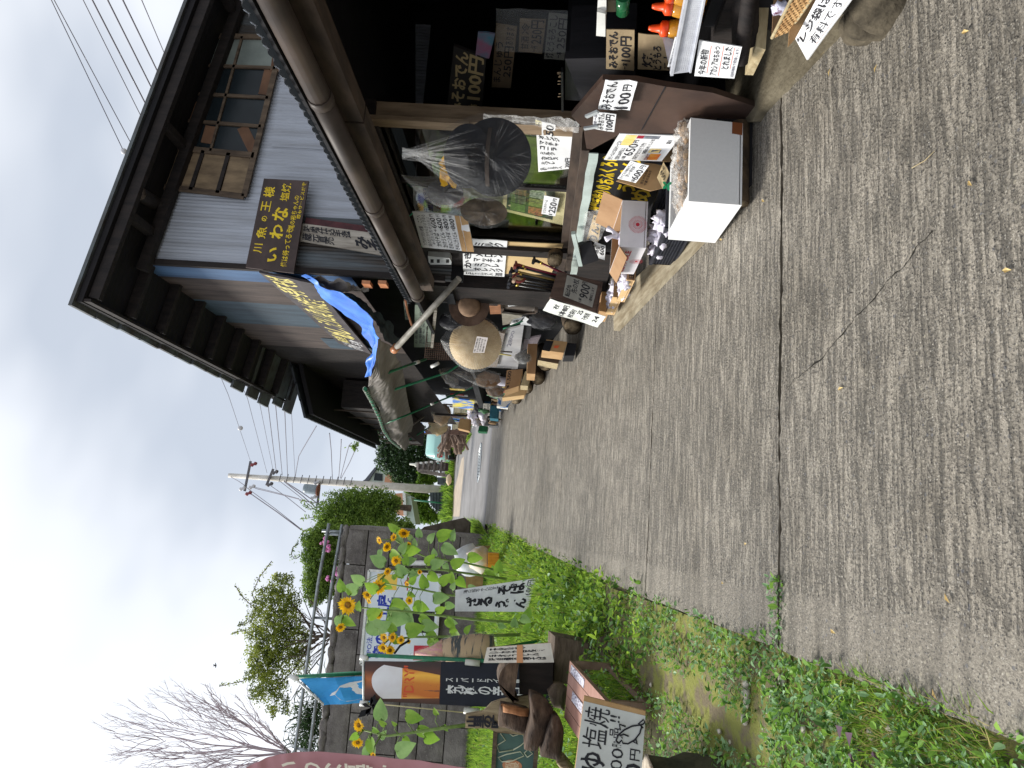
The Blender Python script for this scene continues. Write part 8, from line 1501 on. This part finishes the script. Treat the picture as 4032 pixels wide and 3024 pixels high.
twigs('bare_bush', 'dark tangle of bare twigs behind the middle of the pipe railing', 't', 20.0, (1400, 850), [(1180, 700), (1200, 800), (1150, 900), (1220, 980), (1300, 1000), (1280, 640), (1180, 1000)], .02, TRK, 3, seed=8, side=6)
c = at(('t', 1290, 1400), Y=19.3); n = 900; d = unit(n); d[:, 2] = np.abs(d[:, 2]); base = np.array(c) + RNG.normal(0, 1, (n, 3)) * np.array([.45, .2, .2]); vs = kites(base, d, .25 + .35 * RNG.random(n), .03, .3); t = thing('spiky_plant', 'dark spiky-leaved plant behind the railing beside the leafless tree', 'plant', c); rawmesh('leaves', vs, 4, list(TM['dark'][:2]), RNG.integers(0, 2, n), parent=t)
tree('evergreen_tree', 'dark glossy evergreen mass behind the parked car and awning', 'tree', 'm', 51, [(-20, 420, 110), (60, 620, 120), (60, 800, 130), (200, 500, 120), (230, 700, 140), (200, 900, 140), (380, 620, 120), (380, 800, 130), (350, 1000, 130), (520, 700, 110), (530, 850, 100), (480, 1000, 110), (280, 1080, 100), (430, 1130, 100), (620, 620, 110), (700, 500, 110), (480, 480, 120), (650, 780, 70), (560, 400, 110), (780, 720, 60), (760, 800, 60)], 30000, .17, 'dark', [((950, 800), (600, 780), (300, 760), .2)], gap=.05)
tree('ivy_hedge', 'bright ivy-covered hedge between the stone slab and the utility pole', 'hedge', 'm', 50, [(600, 960, 60), (600, 1060, 65), (700, 1020, 60), (700, 1110, 50), (780, 1060, 40), (560, 1120, 40)], 7000, .13, 'ivy', gap=.02)
tree('hedge', 'light green bushy hedge left of the utility pole over the garden wall', 'hedge', 'm', 49.5, [(430, 1290, 70), (520, 1260, 60), (580, 1330, 75), (520, 1400, 80), (620, 1420, 70), (640, 1300, 50), (560, 1500, 80), (670, 1520, 70), (740, 1580, 70), (620, 1600, 80), (480, 1480, 60), (800, 1620, 60), (700, 1640, 60), (400, 1200, 60), (480, 1180, 60)], 16000, .15, 'ivy', gap=.02)
tree('roadside_bush', 'soft green bush directly behind the right corner of the block wall', 'bush', 's', 30, [(1500, 1140, 70), (1580, 1180, 75), (1640, 1140, 50), (1420, 1160, 70), (1690, 1180, 40), (1360, 1180, 50)], 9000, .10, 'lime', gap=.04, fl=None)
tree('shed_creeper', 'thin pale creeper sprigs poking past the end of the tiled shed', 'plant', 's', 24, [(1200, 470, 18), (1225, 440, 14)], 120, .09, 'lime', sprays=[((1160, 450), (1210, 465), (1235, 490))], nspray=12)
# verge grass beyond the asphalt
def verge(label, K, poly_, n, h, w, g=0.0):
    xs = [p[0] for p in poly_]; ys = [p[1] for p in poly_]; out_ = []
    def inside(x, y):
        r = False; j = len(poly_) - 1
        for i in range(len(poly_)):
            if (poly_[i][1] > y) != (poly_[j][1] > y) and x < (poly_[j][0] - poly_[i][0]) * (y - poly_[i][1]) / (poly_[j][1] - poly_[i][1]) + poly_[i][0]: r = not r
            j = i
        return r
    while len(out_) < n:
        x, y = random.uniform(min(xs), max(xs)), random.uniform(min(ys), max(ys))
        if inside(x, y): out_.append(at((K, x, y), g=g))
    c = np.array(out_); d = np.stack([RNG.normal(0, .5, n), RNG.normal(0, .5, n), np.ones(n)], 1); d /= np.linalg.norm(d, axis=1, keepdims=True)
    o = rawmesh('grass', kites(c, d, h * (.4 + .9 * RNG.random(n)), w, .1), 4, [TM['ivy'][0], TM['ivy'][1], G1], RNG.integers(0, 3, n)); o['kind'] = 'stuff'; o['label'] = label; o['category'] = 'grass'
verge('bright green verge grass below the pagoda and garden wall', 'm', [(1000, 640), (1080, 640), (1050, 1640), (930, 1650), (960, 1200), (1000, 900)], 6000, .55, .05)
verge('clump of bright grass at the corner by the firewood pile', 'm', [(1060, 640), (1215, 640), (1240, 560), (1330, 400), (1240, 380), (1180, 470), (1090, 560)], 3500, .30, .03)
verge('grass at the far corner between the block wall and the lane', 'n', [(1440, 230), (1540, 240), (1640, 420), (1600, 470), (1400, 420)], 3500, .28, .02)
